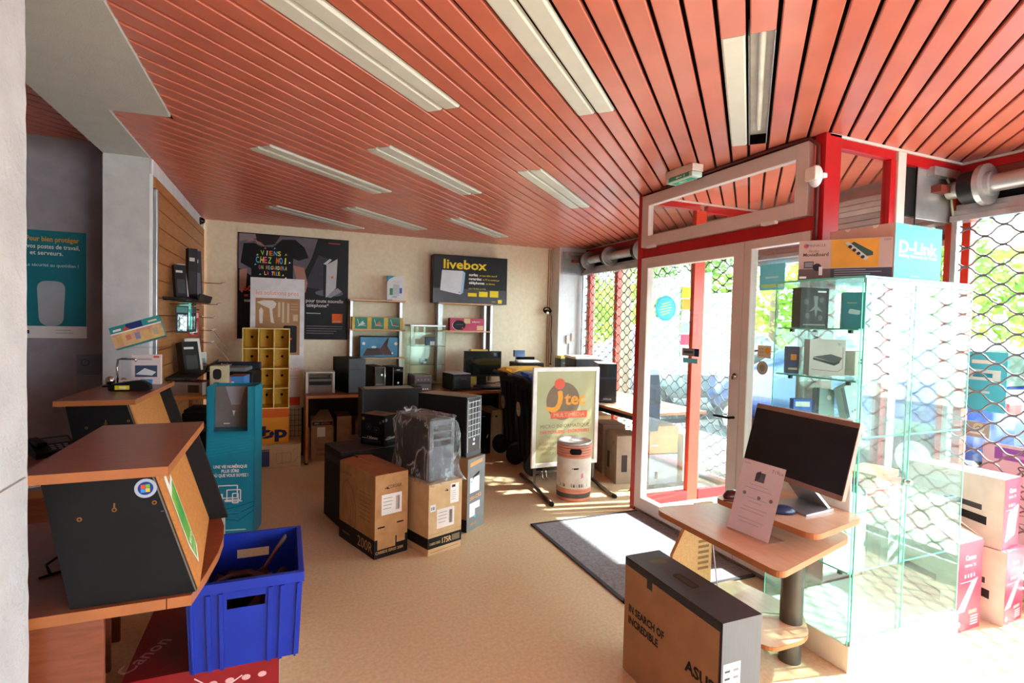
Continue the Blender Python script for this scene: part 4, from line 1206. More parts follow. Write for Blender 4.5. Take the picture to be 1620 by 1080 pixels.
pane('top_pane', -hw - .003, hw + .003, -hd - .003, hd, 1.736, 1.744, [(-hw - .003, hw + .003, -hd - .004, -hd - .002, 1.7355, 1.7445), (-hw - .004, -hw - .002, -hd - .003, hd, 1.7355, 1.7445)])
SHZ = (.435, .70, 1.035, 1.285, 1.515)
for z in SHZ:
    s = pane('shelf', -hw + .012, hw - .012, -hd + .03, hd - .012, z - .006, z, [(-hw + .012, hw - .012, -hd + .029, -hd + .031, z - .0065, z + .0005), (-hw + .0115, -hw + .013, -hd + .03, hd - .012, z - .0065, z + .0005)])
    for x in (-hw + .02, hw - .02):
        for y in (-hd + .07, hd - .09):
            g = G(); g.box(x - .008, x + .008, y - .008, y + .008, z - .022, z - .0065, DSTEEL, .002); g.obj('shelf_clip', s)
g = G(); g.box(-hw + .01, hw - .01, -hd, -hd + .02, 1.715, 1.735, ALU, .002); g.obj('top_rail', t)
g = G(); g.box(-hw + .01, hw - .01, -hd, -hd + .022, .1185, .135, ALU, .002); g.obj('bottom_rail', t)
g = G(); g.cyl((-.055, -hd, .82), (-.055, -hd - .02, .82), .011, CHROME, 12); g.box(-.075, -.035, -hd - .004, -hd + .001, .81, .83, CHROME, .002); g.obj('lock', t)

def cab(name, label, cat, x, y, z, rz, w, d, h, m, draw, rot=None):
    return carton(name, label, cat, (x, y, z), rz, w, d, h, m, draw, seam=False, bev=.002, rot=rot)
def dr(g, F, w, d, h):
    f = F['F']; g.rect(f, 0, w, 0, h, ink('#26282c')); g.poly(f, [(w * .3, h * .4), (w * .5, h * .55), (w * .45, h * .8), (w * .62, h * .8), (w * .60, h * .55), (w * .8, h * .4), (w * .6, h * .45), (w * .55, h * .25), (w * .5, h * .45)], ink('#7d7f84'), .001)
    for a, b in ((.2, .65), (.75, .7), (.25, .3), (.72, .25)): g.disc(f, w * a, h * b, .014, ink('#55585e'), .001, 12)
    g.rect(f, w * .1, w * .9, .012, .018, ink('#8d8d8d'), .0015); g.rect(f, w * .6, w * .9, h - .022, h - .014, WH, .0015)
cab('toy_box', 'dark picture box on the uppermost glass shelf of the display cabinet', 'box', 2.385, 1.90, 1.516, -12, .155, .06, .195, M('dark_pack', '#2a2c30', .5), dr)
def dr(g, F, w, d, h):
    for nm, ww, c in (('L', d, '#1f7f8d'), ('F', w, '#4fb6c8')): g.rect(F[nm], 0, ww, 0, h, ink(c))
    f = F['F']; g.poly(f, rounded([(w * .2, h * .4), (w * .75, h * .3), (w * .85, h * .6), (w * .35, h * .68)], .02), ink('#d5dde0'), .001); g.rect(f, w * .45, w, 0, .018, ink('#e8b45a'), .001); g.text(f, 'D-Link', w * .3, h - .03, .010, WH, off=.0012)
    f = F['L']; g.poly(f, rounded([(d * .2, h * .42), (d * .6, h * .38), (d * .65, h * .5), (d * .25, h * .55)], .008), ink('#c6d2d4'), .001); g.rect(f, d * .15, d * .5, h * .7, h * .72, ink('#d7a04a'), .001)
cab('router_box', 'teal router box on the uppermost glass shelf, away from the dark picture box', 'box', 2.63, 1.84, 1.516, 40, .12, .12, .18, M('teal_pack', '#2f95a5', .5), dr)
def dr(g, F, w, d, h):
    f = F['F']; g.rect(f, 0, w, 0, h, ink('#26426e')); g.rect(f, w * .3, w * .8, h * .5, h * .72, ink('#e08a2c'), .001); g.rect(f, w * .12, w * .88, .02, .03, ink('#d0c394'), .0012)
cab('blue_box', 'small dark blue box with an orange square at the edge of the second glass shelf', 'box', 2.345, 1.96, 1.2855, -35, .055, .05, .135, M('blue_pack', '#26426e', .5), dr)
def dr(g, F, w, d, h):
    f = F['F']; g.rect(f, 0, w, 0, h, ink('#cbb9b8')); g.poly(f, [(w * .1, h * .52), (w * .6, h * .60), (w * .92, h * .50), (w * .85, h * .40), (w * .7, h * .36)], ink('#4c4a50'), .001); g.poly(f, [(w * .1, h * .50), (w * .7, h * .36), (w * .85, h * .42), (w * .85, h * .36), (w * .7, h * .28), (w * .1, h * .44)], ink('#2a292e'), .0014)
    g.line(f, [(.01, .03), (w * .8, .02), (w * .93, .035), (w * .93, h * .8)], .002, ink('#8d3040'), .0012); g.text(f, 'hp', w * .82, h - .025, .012, ink('#6b6a70'))
cab('burner_box', 'white box with a picture of a flat disc drive on the second glass shelf', 'box', 2.435, 1.85, 1.2855, -25, .17, .055, .175, M('white_pack', '#d5c8c8', .5), dr)
def dr(g, F, w, d, h):
    f = F['F']; g.rect(f, 0, w, 0, h, ink('#cfc9bd')); 
    for p in ([(.3, .62), (.75, .55), (.78, .64), (.34, .70)], [(.22, .50), (.60, .46), (.62, .54), (.25, .58)], [(.45, .30), (.62, .28), (.66, .46), (.50, .48)], [(.52, .72), (.58, .70), (.60, .80), (.54, .82)]): g.poly(f, [(a * w, b * h) for a, b in p], ink('#2e3836'), .0014)
cab('adapter_box', 'small cream box with dark plug pictures on the second glass shelf', 'box', 2.63, 1.82, 1.2855, 6, .125, .05, .12, M('cream_pack', '#cfc9bd', .6), dr)
def dr(g, F, w, d, h):
    f = F['F']; g.rect(f, 0, w, 0, h, ink('#4a6fd0')); g.rect(f, .01, w - .01, h * .7, h * .9, WH, .001); g.rect(f, .01, w - .01, .01, h * .25, ink('#9db4ea'), .001)
cab('cartridge_pack', 'bright blue and white pack on the third glass shelf behind the computer', 'box', 2.385, 1.93, 1.0355, -25, .09, .04, .125, M('blue_white_pack', '#4a6fd0', .5), dr)
def dr(g, F, w, d, h):
    f = F['F']; g.rect(f, 0, w, 0, h, ink('#9fb3b4')); g.rect(f, 0, .015, 0, h, ink('#2d3034'), .001); g.disc(f, w * .7, h * .75, .012, WH, .001)
cab('cable_pack', 'grey green cable pack leaning on the third glass shelf', 'box', 2.48, 1.88, 1.044, -15, .10, .03, .17, M('grey_green_pack', '#9fb3b4', .5), dr, rot=(math.radians(-10), math.radians(8), math.radians(-15)))
def dr(g, F, w, d, h):
    f = F['F']; g.rect(f, 0, w, 0, h, ink('#b9c6cf')); g.rect(f, 0, .03, .03, h, ink('#34383e'), .001); g.disc(f, w * .7, h * .7, .012, WH, .001); g.rect(f, .05, w - .02, .01, .04, ink('#d5cfd0'), .001)
    for k in range(4): g.rect(f, .05 + k * .025, .065 + k * .025, .045, .055, ink('#a58080'), .0014)
cab('phone_box', 'pale blue grey box with a dark stripe leaning on the third glass shelf', 'box', 2.63, 1.83, 1.060, 0, .15, .035, .185, M('pale_blue_pack', '#b9c6cf', .5), dr, rot=(math.radians(-6), math.radians(-14), math.radians(8)))
def dr(g, F, w, d, h): g.rect(F['F'], .01, w - .01, .004, h - .004, ink('#d9766a'), .001)
for k, (x, y, c, lab) in enumerate([(2.74, 1.80, '#c9d6da', 'pale flat box at the foot of the pile on the low glass shelf'), (2.76, 1.81, '#d65a50', 'red flat box in the middle of the pile on the low glass shelf'), (2.77, 1.82, '#d8bf6a', 'yellowish flat box topping the pile on the low glass shelf')]):
    cab('software_box', lab, 'box', x, y, .7005 + k * .0345, 8 * k - 6, .24, .16, .034, M('pack_' + c[1:], c, .5), dr)

def dr(g, F, w, d, h):
    f = F['F']
    g.rect(f, 0, w, 0, h, M('mauve_print', '#a58a84', .5, var=.04)); g.rect(f, 0, w, 0, h * .28, ink('#5c4f52'), .0008)
    g.rect(f, w * .36, w * .86, h * .30, h * .985, M('ochre_print', '#c08429', .5), .001); g.rect(f, w * .36, w, .01, h * .28, ink('#3c3c4a'), .0012)
    g.poly(f, [(w * .60, h * .92), (w * .80, h * .66), (w * .80, h * .58), (w * .70, h * .55), (w * .55, h * .86)], ink('#2d4640'), .0018); g.poly(f, [(w * .50, h * .90), (w * .54, h * .93), (w * .76, h * .52), (w * .72, h * .46)], ink('#a8a5a4'), .0024)
    for k in range(4): g.disc(f, w * (.56 + .045 * k), h * (.80 - .085 * k), .008, ink('#222'), .003, 10)
    g.disc(f, .03, h * .86, .011, ink('#c0503a'), .0014); g.disc(f, .034, h * .875, .006, ink('#3a5c9c'), .002, 10); g.text(f, 'PINNACLE', .075, h * .84, .011, ink('#5b4d4c')); g.text(f, 'Studio', w * .17, h * .70, .012, ink('#6b4030')); g.text(f, 'MovieBoard', w * .19, h * .60, .016, ink('#3b2b2b'), w=w * .28, bold=.02); g.text(f, 'PCI', w * .29, h * .53, .008, ink('#c98a4a'))
    g.rect(f, w * .06, w * .17, h * .30, h * .47, ink('#3b3a40'), .0014); g.rect(f, w * .07, w * .16, h * .325, h * .45, ink('#77747c'), .002); g.disc(f, w * .21, h * .32, .018, ink('#26242a'), .0016); g.rect(f, w * .23, w * .27, h * .12, h * .33, ink('#c8c3c6'), .002)
    lines(g, f, w * .40, h * .23, w * .55, 4, .010, ink('#8d8a92'), .003); g.text(f, 'OEM', w * .94, h * .92, .009, ink('#5b4d4c'))
    g.rect(F['R'], 0, d, 0, h, ink('#d8d3c4')); g.rect(f, .005, .035, .008, .018, PAPER, .002)
carton('capture_card_box', 'mauve and ochre box with a circuit board picture lying across the cabinet top', 'box', (2.427, 1.765, 1.7445), -53, .375, .05, .19, M('capture_pack', '#a58a84', .5), dr, seam=False)
def dr(g, F, w, d, h):
    f = F['F']; g.rect(f, 0, w, 0, h, M('turquoise_print', '#4db4cb', .5, var=.04)); g.text(f, 'D-Link', w * .5, h * .50, .055, WH, w=w * .82, bold=.03); g.text(f, 'Building Networks for People', w * .5, h * .42, .016, WH, w=w * .82); g.text(f, 'www.dlink.com', w * .45, .022, .008, WH)
    L = F['L']; g.rect(L, 0, d, 0, h, M('peach_print', '#dcb9a8', .6, var=.03))
    for fr, ww in ((L, d), (f, w)):
        for a in (.3, .72): g.disc(fr, ww * a, h, .014, ink('#efe9e2') if fr is L else ink('#8f9790'), .001, 12, a0=180, a1=360)
carton('network_box', 'tall turquoise and peach network box standing at the back of the cabinet top', 'box', corner_loc(2.58, 1.632, 2, .37, .32, 1.7445), 2, .37, .32, .265, M('turquoise_pack', '#4db4cb', .5), dr, seam=False)

# ---- ink printer cartons beside the cabinet
REDC = M('magenta_red_print', '#d8344e', .35, var=.06, spec=.5); WHC = M('white_card', '#d8d2cc', .6)
def prdraw(txt, pic):
    def dr(g, F, w, d, h):
        f, L = F['F'], F['L']
        g.rect(f, 0, w, 0, h, REDC); g.rect(L, 0, d, 0, h, WHC); g.rect(F['R'], 0, d, 0, h, REDC)
        g.text(f, 'Canon', w * .5, h * .80, .024, WH, w=w * .42, bold=.02); g.text(f, txt, w * .5, h * .72, .014, ink('#f3c9cf'), w=w * .45)
        for k, c in enumerate(['#f4b8c0', '#f4b8c0', '#dce6f4', '#6f8ae0']): g.rect(f, w * (.28 + .12 * k), w * (.34 + .12 * k), h * .60, h * .64, ink(c), .001)
        g.rect(f, w * .12, w * .7, h * .55, h * .56, ink('#eea0ac'), .001)
        if pic == 1: g.poly(f, rounded([(w * .12, h * .10), (w * .75, h * .18), (w * .92, h * .62), (w * .30, h * .52)], .015), ink('#e6d8d4'), .0014)
        else:
            g.poly(f, [(.0, h * .22), (w * .35, h * .22), (w * .85, h * .58), (w * .6, h * .56)], ink('#ee97a8'), .0009); g.rect(f, w * .5, w * .85, h * .18, h * .225, ink('#a8887f'), .0014)
            for k in range(4): g.rect(f, w * .6, w * .9, h * (.05 + .03 * k), h * (.065 + .03 * k), ink('#f0b9bf'), .0012)
            g.disc(f, w * .13, h * .09, .014, ink('#e9d7d5'), .0014)
        g.text(L, 'Canon', d * .5, h * .90, .018, ink('#77757a')); g.poly(L, [(d * .48, h * .62), (d * .80, h * .58), (d * .80, h * .50), (d * .48, h * .54)], ink('#45434a'), .001); g.poly(L, [(d * .45, h * .48), (d * .85, h * .42), (d * .85, h * .30), (d * .45, h * .37)], ink('#2b2a2f'), .0014)
        for k in range(4): g.rect(L, d * (.60 + .07 * (k % 2)), d * (.64 + .07 * (k % 2)), h * (.07 + .05 * (k // 2)), h * (.10 + .05 * (k // 2)), ink('#8d8a8d'), .001)
        g.rect(F['T'], 0, w, 0, d, M('pink_top', '#d98a9c', .5), .0006)
    return dr
t_ = carton('printer_carton', 'upright red printer carton with open flaps touching the glass cabinet', 'box', (3.207, 1.82, 0), 1, .215, .47, .455, WHC, prdraw('PIXMA TS', 0), seam=False)
g = G()
g.add([(-.107, -.235, .456), (.107, -.235, .456), (.107, -.10, .53), (-.107, -.10, .53)], [(0, 1, 2, 3), (3, 2, 1, 0)], PAPER); g.add([(.107, -.235, .456), (.107, .1, .456), (.03, .06, .55), (.03, -.12, .55)], [(0, 1, 2, 3), (3, 2, 1, 0)], KRAFT2)
g.obj('open_flap', t_)
carton('printer_carton', 'red and white printer carton on the floor under another one by the grille', 'box', corner_loc(3.425, 1.535, 6, .215, .42), 6, .215, .42, .385, WHC, prdraw('PIXMA MG', 2), seam=False)
carton('printer_carton', 'red and white printer carton stacked on top of another by the grille', 'box', corner_loc(3.43, 1.56, 5, .18, .46, .386), 5, .18, .46, .37, WHC, prdraw('PIXMA TR', 1), seam=False)

# ------------------------------------------------------------------ exit light, detector, cable on the porch
t = thing('exit_light', 'cream emergency exit light on the slatted ceiling near the door', 'exit light', (2.44, 2.93, ZC), 0)
g = G(); g.box(-.045, .045, -.135, .135, -.05, -.001, M('cream_plastic', '#e2d2c2', .4), .006); g.obj('housing', t)
g = G(); g.box(-.042, .042, -.13, .13, -.085, -.051, M('opal_green', '#cfe6d8', .3), .008)
fr = ((-.0425, .12, -.082), (0, -1, 0), (0, 0, 1)); g.rect(fr, .02, .22, .004, .028, ink('#3fae86'), .0006); g.poly(fr, [(.09, .016), (.11, .026), (.11, .019), (.15, .019), (.15, .013), (.11, .013), (.11, .006)], WH, .0012); g.rect(fr, .17, .18, .008, .024, WH, .0012)
fr = ((-.035, .12, -.0855), (1, 0, 0), (0, -1, 0)); g.rect(fr, .01, .06, .02, .22, ink('#3fae86'), .0006); g.poly(fr, [(.02, .10), (.035, .07), (.05, .10), (.04, .10), (.04, .15), (.03, .15), (.03, .10)], WH, .0012)
g.obj('lens', t)
t = thing('motion_detector', 'white motion detector on a bracket beside the porch post', 'detector', (2.64, 2.07, 2.33))
g = G(); g.sphere((-.03, .01, 0), .055, WPLAS, 16, (.55, .7, 1.1)); g.obj('body', t)
g = G(); g.box(-.072, -.045, -.022, .045, -.028, .045, M('lens_cream', '#e9dccf', .3), .008); g.obj('lens', t)
g = G(); g.box(-.02, .01, -.03, .01, -.012, .012, WPLAS, .003); g.obj('bracket', t)
g = G(); g.tube([(2.625, 3.40, 2.556), (2.615, 3.0, 2.556), (2.615, 2.3, 2.556), (2.63, 2.14, 2.55), (2.638, 2.09, 2.50), (2.638, 2.087, 2.40), (2.638, 2.087, 2.05), (2.638, 2.087, 1.76)], .010, M('brown_conduit', '#5a2622', .5), 8)
solo(g, 'conduit', 'brown conduit running along the door frame and down the porch post', 'conduit')
g = G(); g.cyl((2.62, 2.95, 2.552), (2.60, 2.99, 2.54), .018, DSTEEL, 12); g.cyl((2.60, 2.99, 2.54), (2.59, 3.01, 2.535), .012, DSTEEL, 12)
solo(g, 'spotlight', 'tiny dark spotlight on the conduit above the door', 'spotlight')
g = G(); g.tube([(3.452, 2.075, 2.54), (3.45, 2.076, 2.2), (3.455, 2.07, 1.8)], .004, BLACK, 6)
solo(g, 'hanging_wire', 'thin black wire hanging down over the steel side plate', 'wire')

# ------------------------------------------------------------------ left: counters with leaning consoles
def desk_console(label, loc, rz, sticker, L=.60):
    """near left foot of the near cheek = local origin on the desk (z 0); x towards the room, y away"""
    t = thing('counter_console', label, 'counter', loc, rz, 'slanted counter consoles')
    CH = M('charcoal_panel', '#141517', .55, var=.05, spec=.2)
    for y, e in ((0, 0), (L, .025)):
        nm = 'side_panel'
        g = G(); g.prism(((0, y, 0), (1, 0, 0), (0, 0, 1)), [(0, 0), (.285 + e, 0), (.178 + e, .345), (-.062, .345)], -.02, CH)
        if y == 0:
            f = ((0, -.0002, 0), (1, 0, 0), (0, 0, 1))
            for u, v in ((.02, .235), (.095, .252), (.185, .262)):
                g.disc(f, u, v, .006, ink('#8a5c30'), .0008, 10); g.disc(f, u, v, .003, BK, .0014, 8)
            g.rect(f, .093, .097, .255, .27, ink('#8a5c30'), .001); g.rect(f, .20, .207, .235, .238, ink('#5a5458'), .0008)
            g.line(f, [(.285, .0), (.178, .345)], .004, ink('#6d675f'), .0006)
        g.obj(nm, t)
    pu = Vector((-.045 / L, 1, 0)).normalized()
    g = G(); g.prism(((.277, .021, 0), pu, Vector((-.107, 0, .345)).normalized()), [(0, 0), (L - .02, 0), (L - .02, .36), (0, .36)], .014, ORANGEW)
    g.obj('front_panel', t)
    if sticker:
        o0, vv = Vector((.277, .021, 0)), Vector((-.107, 0, .345)).normalized()
        o0 = o0 + pu.cross(vv).normalized() * .0145
        f = (o0, pu, vv)
        g = G(); g.poly(f, [(.05, .315), (.09, .33), (.09, .285), (.16, .30), (.165, .06), (.10, .03), (.05, .10)], ink('#e4e6da'), .0008); g.poly(f, [(.06, .255), (.150, .285), (.155, .075), (.10, .045), (.06, .11)], M('green_sticker', '#3f9a4c', .4, hex2='#8fc23f', scale=9), .0016)
        g.text(f, 'Micro', .108, .10, .020, WH, off=.002, rot=12, bold=.01); g.text(f, 'depannage', .112, .075, .010, WH, off=.002, rot=12)
        o_ = g.obj('green_sticker', t, 'green and yellow sticker')
        g = G(); f = ((0, -.0006, 0), (1, 0, 0), (0, 0, 1)); g.disc(f, .165, .303, .026, ink('#a8b0c0'), .0006, 26); g.disc(f, .165, .303, .018, ink('#1c3f86'), .0012, 24)
        for (a, b), c in zip(((-.006, .005), (.005, .006), (-.006, -.006), (.005, -.005)), ('#d8502c', '#6fae3c', '#3f8ed8', '#e8b832')): g.rect(f, .165 + a - .005, .165 + a + .005, .303 + b - .005, .303 + b + .005, ink(c), .002)
        g.obj('round_sticker', t, 'round blue sticker')
    g = slab(G(), [(-.09, -.05), (.225, -.05), (.225, L + .02), (-.09, L + .02)], .345, .371, WOOD, EDGEW); g.obj('top', t)
    return t
desk_console('slanted counter console with wooden top and stickers, nearest the white column', (-.51, 1.705, .7305), 0, True)
desk_console('slanted counter console with wooden top beyond the stickered one', (-.875, 3.07, .7305), -2, False, .72)
t = thing('counter_desk', 'wooden counter desk under the stickered console in the foreground', 'desk', (-.75, 2.1, 0))
g = G()
arc = [(-.235, 1.69), (-.215, 1.82), (-.198, 1.98), (-.195, 2.10), (-.205, 2.22), (-.225, 2.32), (-.255, 2.40)]
slab(g, [(p[0] + .75, p[1] - 2.1) for p in [(-1.11, 1.69)] + arc + [(-.29, 2.46), (-1.11, 2.46)]], .70, .73, WOOD, EDGEW)
g.rect(((-.75 + .75, 1.69 - 2.1, 0), (1, 0, 0), (0, 0, 1)), .455, .458, .70, .73, ink('#4a2514'), .0006); g.obj('desktop', t)
g = G(); g.box(-.33, .25 + .06, -.39, -.372, 0, .70, WOOD, .002); g.obj('leg_panel', t)
g = G(); g.box(-.33, -.312, -.37, .34, 0, .70, WOOD, .002); g.obj('leg_panel', t)
g = G(); g.box(-.31, .15, .31, .33, .15, .70, WOOD, .002); g.obj('modesty_panel', t)
t = thing('counter_desk', 'wooden counter desk by the back room wall, holding a telephone', 'desk', (-1.05, 3.5, 0))
g = slab(G(), [(-.36, -.60), (.46, -.60), (.50, .0), (.47, .42), (-.28, .52)], .70, .73, WOOD, EDGEW); g.obj('desktop', t)
g = G(); g.box(-.33, .36, -.58, -.56, 0, .70, WOOD, .002); g.obj('leg_panel', t)
g = G(); g.box(-.25, .38, .36, .38, 0, .70, WOOD, .002); g.obj('leg_panel', t)
t = thing('desk_phone', 'dark desk telephone on the counter desk by the back room wall', 'telephone', (-1.17, 3.66, .7305), 30)
g = G(); g.loft([[(-.09, -.10, 0), (.09, -.10, 0), (.09, -.10, .03), (-.09, -.10, .03)], [(-.09, .10, 0), (.09, .10, 0), (.09, .10, .075), (-.09, .10, .075)]], DGREY); g.obj('base', t)
g = G(); g.box(-.085, -.04, -.095, .095, .055, .085, BLACK, .01); g.obj('handset', t); g = G(); f = ((-.03, -.09, .034), (1, 0, 0), Vector((0, 1, .225)).normalized()); g.rect(f, 0, .11, .10, .17, ink('#6a6d72'), .001)
for k in range(9): g.rect(f, .01 + (k % 3) * .03, .03 + (k % 3) * .03, .01 + (k // 3) * .025, .026 + (k // 3) * .025, ink('#8a8d92'), .001)
g.obj('keypad', t)
g = G(); g.box(-.05, .05, -.02, .02, 0, .004, WPLAS, .001); solo(g, 'paper_strip', 'small white card lying on the counter desk below the telephone', 'card', (-1.21, 3.22, .7305), 20)
g = G()
for k in range(4): g.box(-.10 + k * .01, .10, -.07, .07, .001 + k * .003, .003 + k * .003, PAPER if k % 2 else ink('#8d94a8'))
solo(g, 'paper_pile', 'small pile of papers beside the console on the counter desk', 'papers', (-1.04, 3.02, .7305), 25)
g = G(); g.tube([(-.05, 0, .004), (0, .04, .004), (.03, .10, .02), (-.02, .14, .03), (-.06, .08, .01), (-.03, .02, .006)], .004, BLACK, 6); solo(g, 'coiled_cable', 'black cable lying on the desk beside the foreground console', 'cable', (-.60, 1.93, .7305))

# on top of the far console (z 1.1015)
ZT = 1.1018
t = thing('keyboard_box', 'colourful boxed keyboard propped at an angle above the far console', 'box', (-.775, 3.645, 1.40), 0)
t.rotation_euler = (math.radians(-14), math.radians(-19), 0)
g = G(); g.box(-.125, .125, -.02, .02, -.065, .06, M('teal_print', '#2f8f92', .45)); f = ((-.125, -.0202, -.065), (1, 0, 0), (0, 0, 1))
g.rect(f, .0, .25, .0, .085, M('map_print', '#d8c07a', .5, hex2='#c98f80', scale=22), .0006); g.rect(f, .0, .25, .078, .086, WH, .001); g.rect(f, .08, .16, .087, .122, ink('#27386e'), .001); g.poly(f, [(.06, .087), (.10, .087), (.075, .11)], ink('#d0503c'), .0012); g.rect(f, .015, .055, .094, .106, WH, .001); g.rect(f, .19, .235, .098, .108, ink('#e8d8b0'), .001)
for k in range(5): g.rect(f, .02 + k * .045, .045 + k * .045, .02 + .01 * (k % 2), .06, ink(['#c9a35c', '#c87f70', '#8f8aa8', '#d8b46a', '#b9a88c'][k]), .0012)
g.obj('carton_body', t)
t = thing('acrylic_riser', 'clear acrylic riser standing on the far console', 'riser', (-.80, 3.72, ZT))
ACR = glass('acrylic', '#fbfbfd', .03, edge=.4)
g = G(); g.box(-.09, .17, -.04, .075, 0, .005, ACR); g.box(-.09, .17, .07, .075, .005, .30, ACR); g.box(-.09, .17, -.04, .075, .205, .210, ACR); g.obj('sheet', t)
t = thing('clamp_stand', 'small chrome and clear plastic stand on the far console', 'stand', (-.86, 3.60, ZT))
g = G(); g.box(-.06, .05, -.05, .05, 0, .006, BLACK, .002); g.obj('base', t)
g = G(); g.tube([(0, 0, .006), (-.005, 0, .10), (.0, 0, .145), (.02, 0, .15), (.08, 0, .148), (.085, 0, .135)], .006, CHROME, 8); g.sphere((-.035, 0, .03), .025, CHROME, 12); g.sphere((.03, -.01, .028), .018, CHROME, 12); g.obj('arm', t)
def dr(g, F, w, d, h):
    f = F['F']; g.rect(f, 0, w, 0, h, ink('#cfc2c2')); g.rect(f, w * .12, w * .88, h * .25, h * .64, ink('#3c4a63'), .001); g.poly(f, [(w * .14, h * .34), (w * .45, h * .55), (w * .85, h * .42), (w * .7, h * .3)], ink('#c8cdd2'), .0016); g.rect(f, w * .75, w * .95, h * .9, h * .96, ink('#d0402c'), .001); g.rect(f, w * .2, w * .7, h * .83, h * .87, ink('#9a8a90'), .001)
carton('picture_box', 'upright white box with a snowy mountain picture on the far console', 'box', (-.735, 3.66, ZT), -6, .145, .03, .17, M('white_pack2', '#cfc2c2', .5), dr, seam=False)
for lab, x, y, c, c2 in (('small white card with a round emblem on the far console', -.80, 3.47, '#d8cfc8', '#8a3c2c'), ('small blue card with an orange shape on the far console', -.705, 3.49, '#3f86b8', '#d88a3c')):
    g = G(); g.box(-.028, .028, -.004, .004, 0, .045, ink(c)); f = ((-.028, -.0042, 0), (1, 0, 0), (0, 0, 1)); g.disc(f, .028, .024, .013, ink(c2), .0006, 16); g.disc(f, .03, .026, .006, ink('#2b2220'), .001, 10)
    solo(g, 'emblem_card', lab, 'card', (x, y, ZT), -8, rot=(math.radians(-8), 0, math.radians(-8)))
t = thing('tape_dispenser', 'black tape dispenser with a yellow label on the far console', 'tape dispenser', (-.755, 3.36, ZT), -5)
g = G(); g.prism(((0, .025, 0), (1, 0, 0), (0, 0, 1)), rounded([(-.085, 0), (.10, 0), (.10, .03), (.06, .055), (.01, .05), (-.085, .035)], .015), .05, BLACK); g.obj('body', t)
g = G(); g.rect(((-.085, -.0252, 0), (1, 0, 0), (0, 0, 1)), .03, .095, .008, .03, ink('#d8c227'), .0006); g.rect(((-.085, -.0252, 0), (1, 0, 0), (0, 0, 1)), .05, .08, .012, .026, ink('#e8e0b0'), .001); g.obj('label', t, 'yellow label')

# ------------------------------------------------------------------ slatwall on the left and what hangs on it
t = thing('slatwall', 'tall wooden slatwall panel on the far left wall', 'slatwall', (-.854, 5.62, 0))
g = G()
for i in range(20):
    z0, z1 = i * .125, min(2.45, i * .125 + .119)
    if z1 > z0: g.box(-.015, .012, -1.19, 1.21, z0, z1, M('slat_wood', '#b4733f', .4, hex2='#c4834c', scale=4, stretch=(3, 1.5, 9)), .002)
g.box(-.015, -.004, -1.19, 1.21, 0, 2.45, ink('#3a2a1e'))
g.obj('slat_boards', t)
g = G(); g.box(-.012, .03, -1.235, -1.19, 0, 2.36, ALU, .004); g.obj('end_profile', t)
g = G(); g.box(-.878, -.85, 4.395, 6.845, 2.455, 2.56, WHITE, .003); g.box(-.875, -.845, 4.34, 4.37, 0, 2.45, WHITE, .003); struct(g, 'trim_5')
t = thing('dome_camera', 'small black dome camera high on the white trim above the slatwall', 'camera', (-.835, 6.55, 2.50))
g = G(); g.sphere((0, 0, 0), .035, BLACKG, 14); g.obj('dome', t); g = G(); g.cyl((-.016, 0, 0), (-.003, 0, 0), .04, DGREY, 16); g.obj('mount', t)
XW = -.838
def hook(y, z, L, label):
    t = thing('slatwall_hook', label, 'hook', (XW, y, z), 0, 'empty prong hooks on the slatwall')
    g = G(); g.box(0, .006, -.02, .02, -.03, .02, DSTEEL, .002); g.tube([(0, -.012, 0), (L - .03, -.012, -.005), (L, -.012, .012)], .004, CHROME, 6); g.tube([(0, .012, 0), (L - .05, .012, -.005), (L - .02, .012, .012)], .004, CHROME, 6); g.obj('prong', t)
for k, (y, z, L) in enumerate([(6.1, 1.83, .27), (5.95, 1.49, .22), (6.05, 1.62, .24), (5.8, 1.37, .22), (5.95, 1.25, .20)]):
    hook(y, z, L, 'bare chrome prong hook on the slatwall with nothing hanging from it')
def wshelf(label, y0, y1, z, d):
    t = thing('wire_shelf', label, 'shelf', (XW, (y0 + y1) / 2, z))
    h = (y1 - y0) / 2
    g = G(); g.box(.001, d, -h, h, -.012, 0, DGREY, .002); g.obj('tray', t)
    g = G(); g.loft([[(d, -h * .2, -.012), (d + .012, -h * .2, -.012), (d + .03, -h * .2, .05), (d + .018, -h * .2, .05)], [(d, h, -.012), (d + .012, h, -.012), (d + .03, h, .05), (d + .018, h, .05)]], DSTEEL); g.obj('front_lip', t)
    g = G(); g.tube([(.008, -h, -.02), (d, -h, -.02), (d + .01, -h, .0), (d, h, -.02)], .005, DSTEEL, 6); g.obj('rim', t)
wshelf('dark metal shelf on the slatwall above the blister packs', 4.62, 5.92, 1.635, .15)
wshelf('dark metal shelf low on the slatwall under the leaning black and white boxes', 4.72, 6.0, 1.03, .20)
def pk(name, label, y, z, w, d, h, c1, c2, rx=0, rz=90, x=XW + .07):
    def dr(g, F, w, d, h):
        f = F['F']; g.rect(f, .0, w, 0, h, ink(c1)); g.rect(f, w * .15, w * .85, h * .1, h * .55, ink(c2), .001); g.rect(f, w * .1, w * .7, h * .75, h * .82, ink('#c8c4be'), .001)
    return carton(name, label, 'box', (x + .03, y, z + abs(math.sin(math.radians(rx))) * d / 2 + .001), rz, w, d, h, M('pk_' + c1[1:], c1, .5), dr, seam=False, bev=.002, rot=(math.radians(rx), 0, math.radians(rz)))
pk('slim_box', 'slim white box leaning on the slatwall shelf next to the end profile', 4.98, 1.637, .06, .05, .27, '#cfc6c8', '#8d3a3a', -16, 30, XW + .05)
pk('slim_box', 'slim black box leaning against the white one on the slatwall shelf', 4.86, 1.637, .08, .05, .25, '#222226', '#3f3f45', -10, 30, XW + .05)
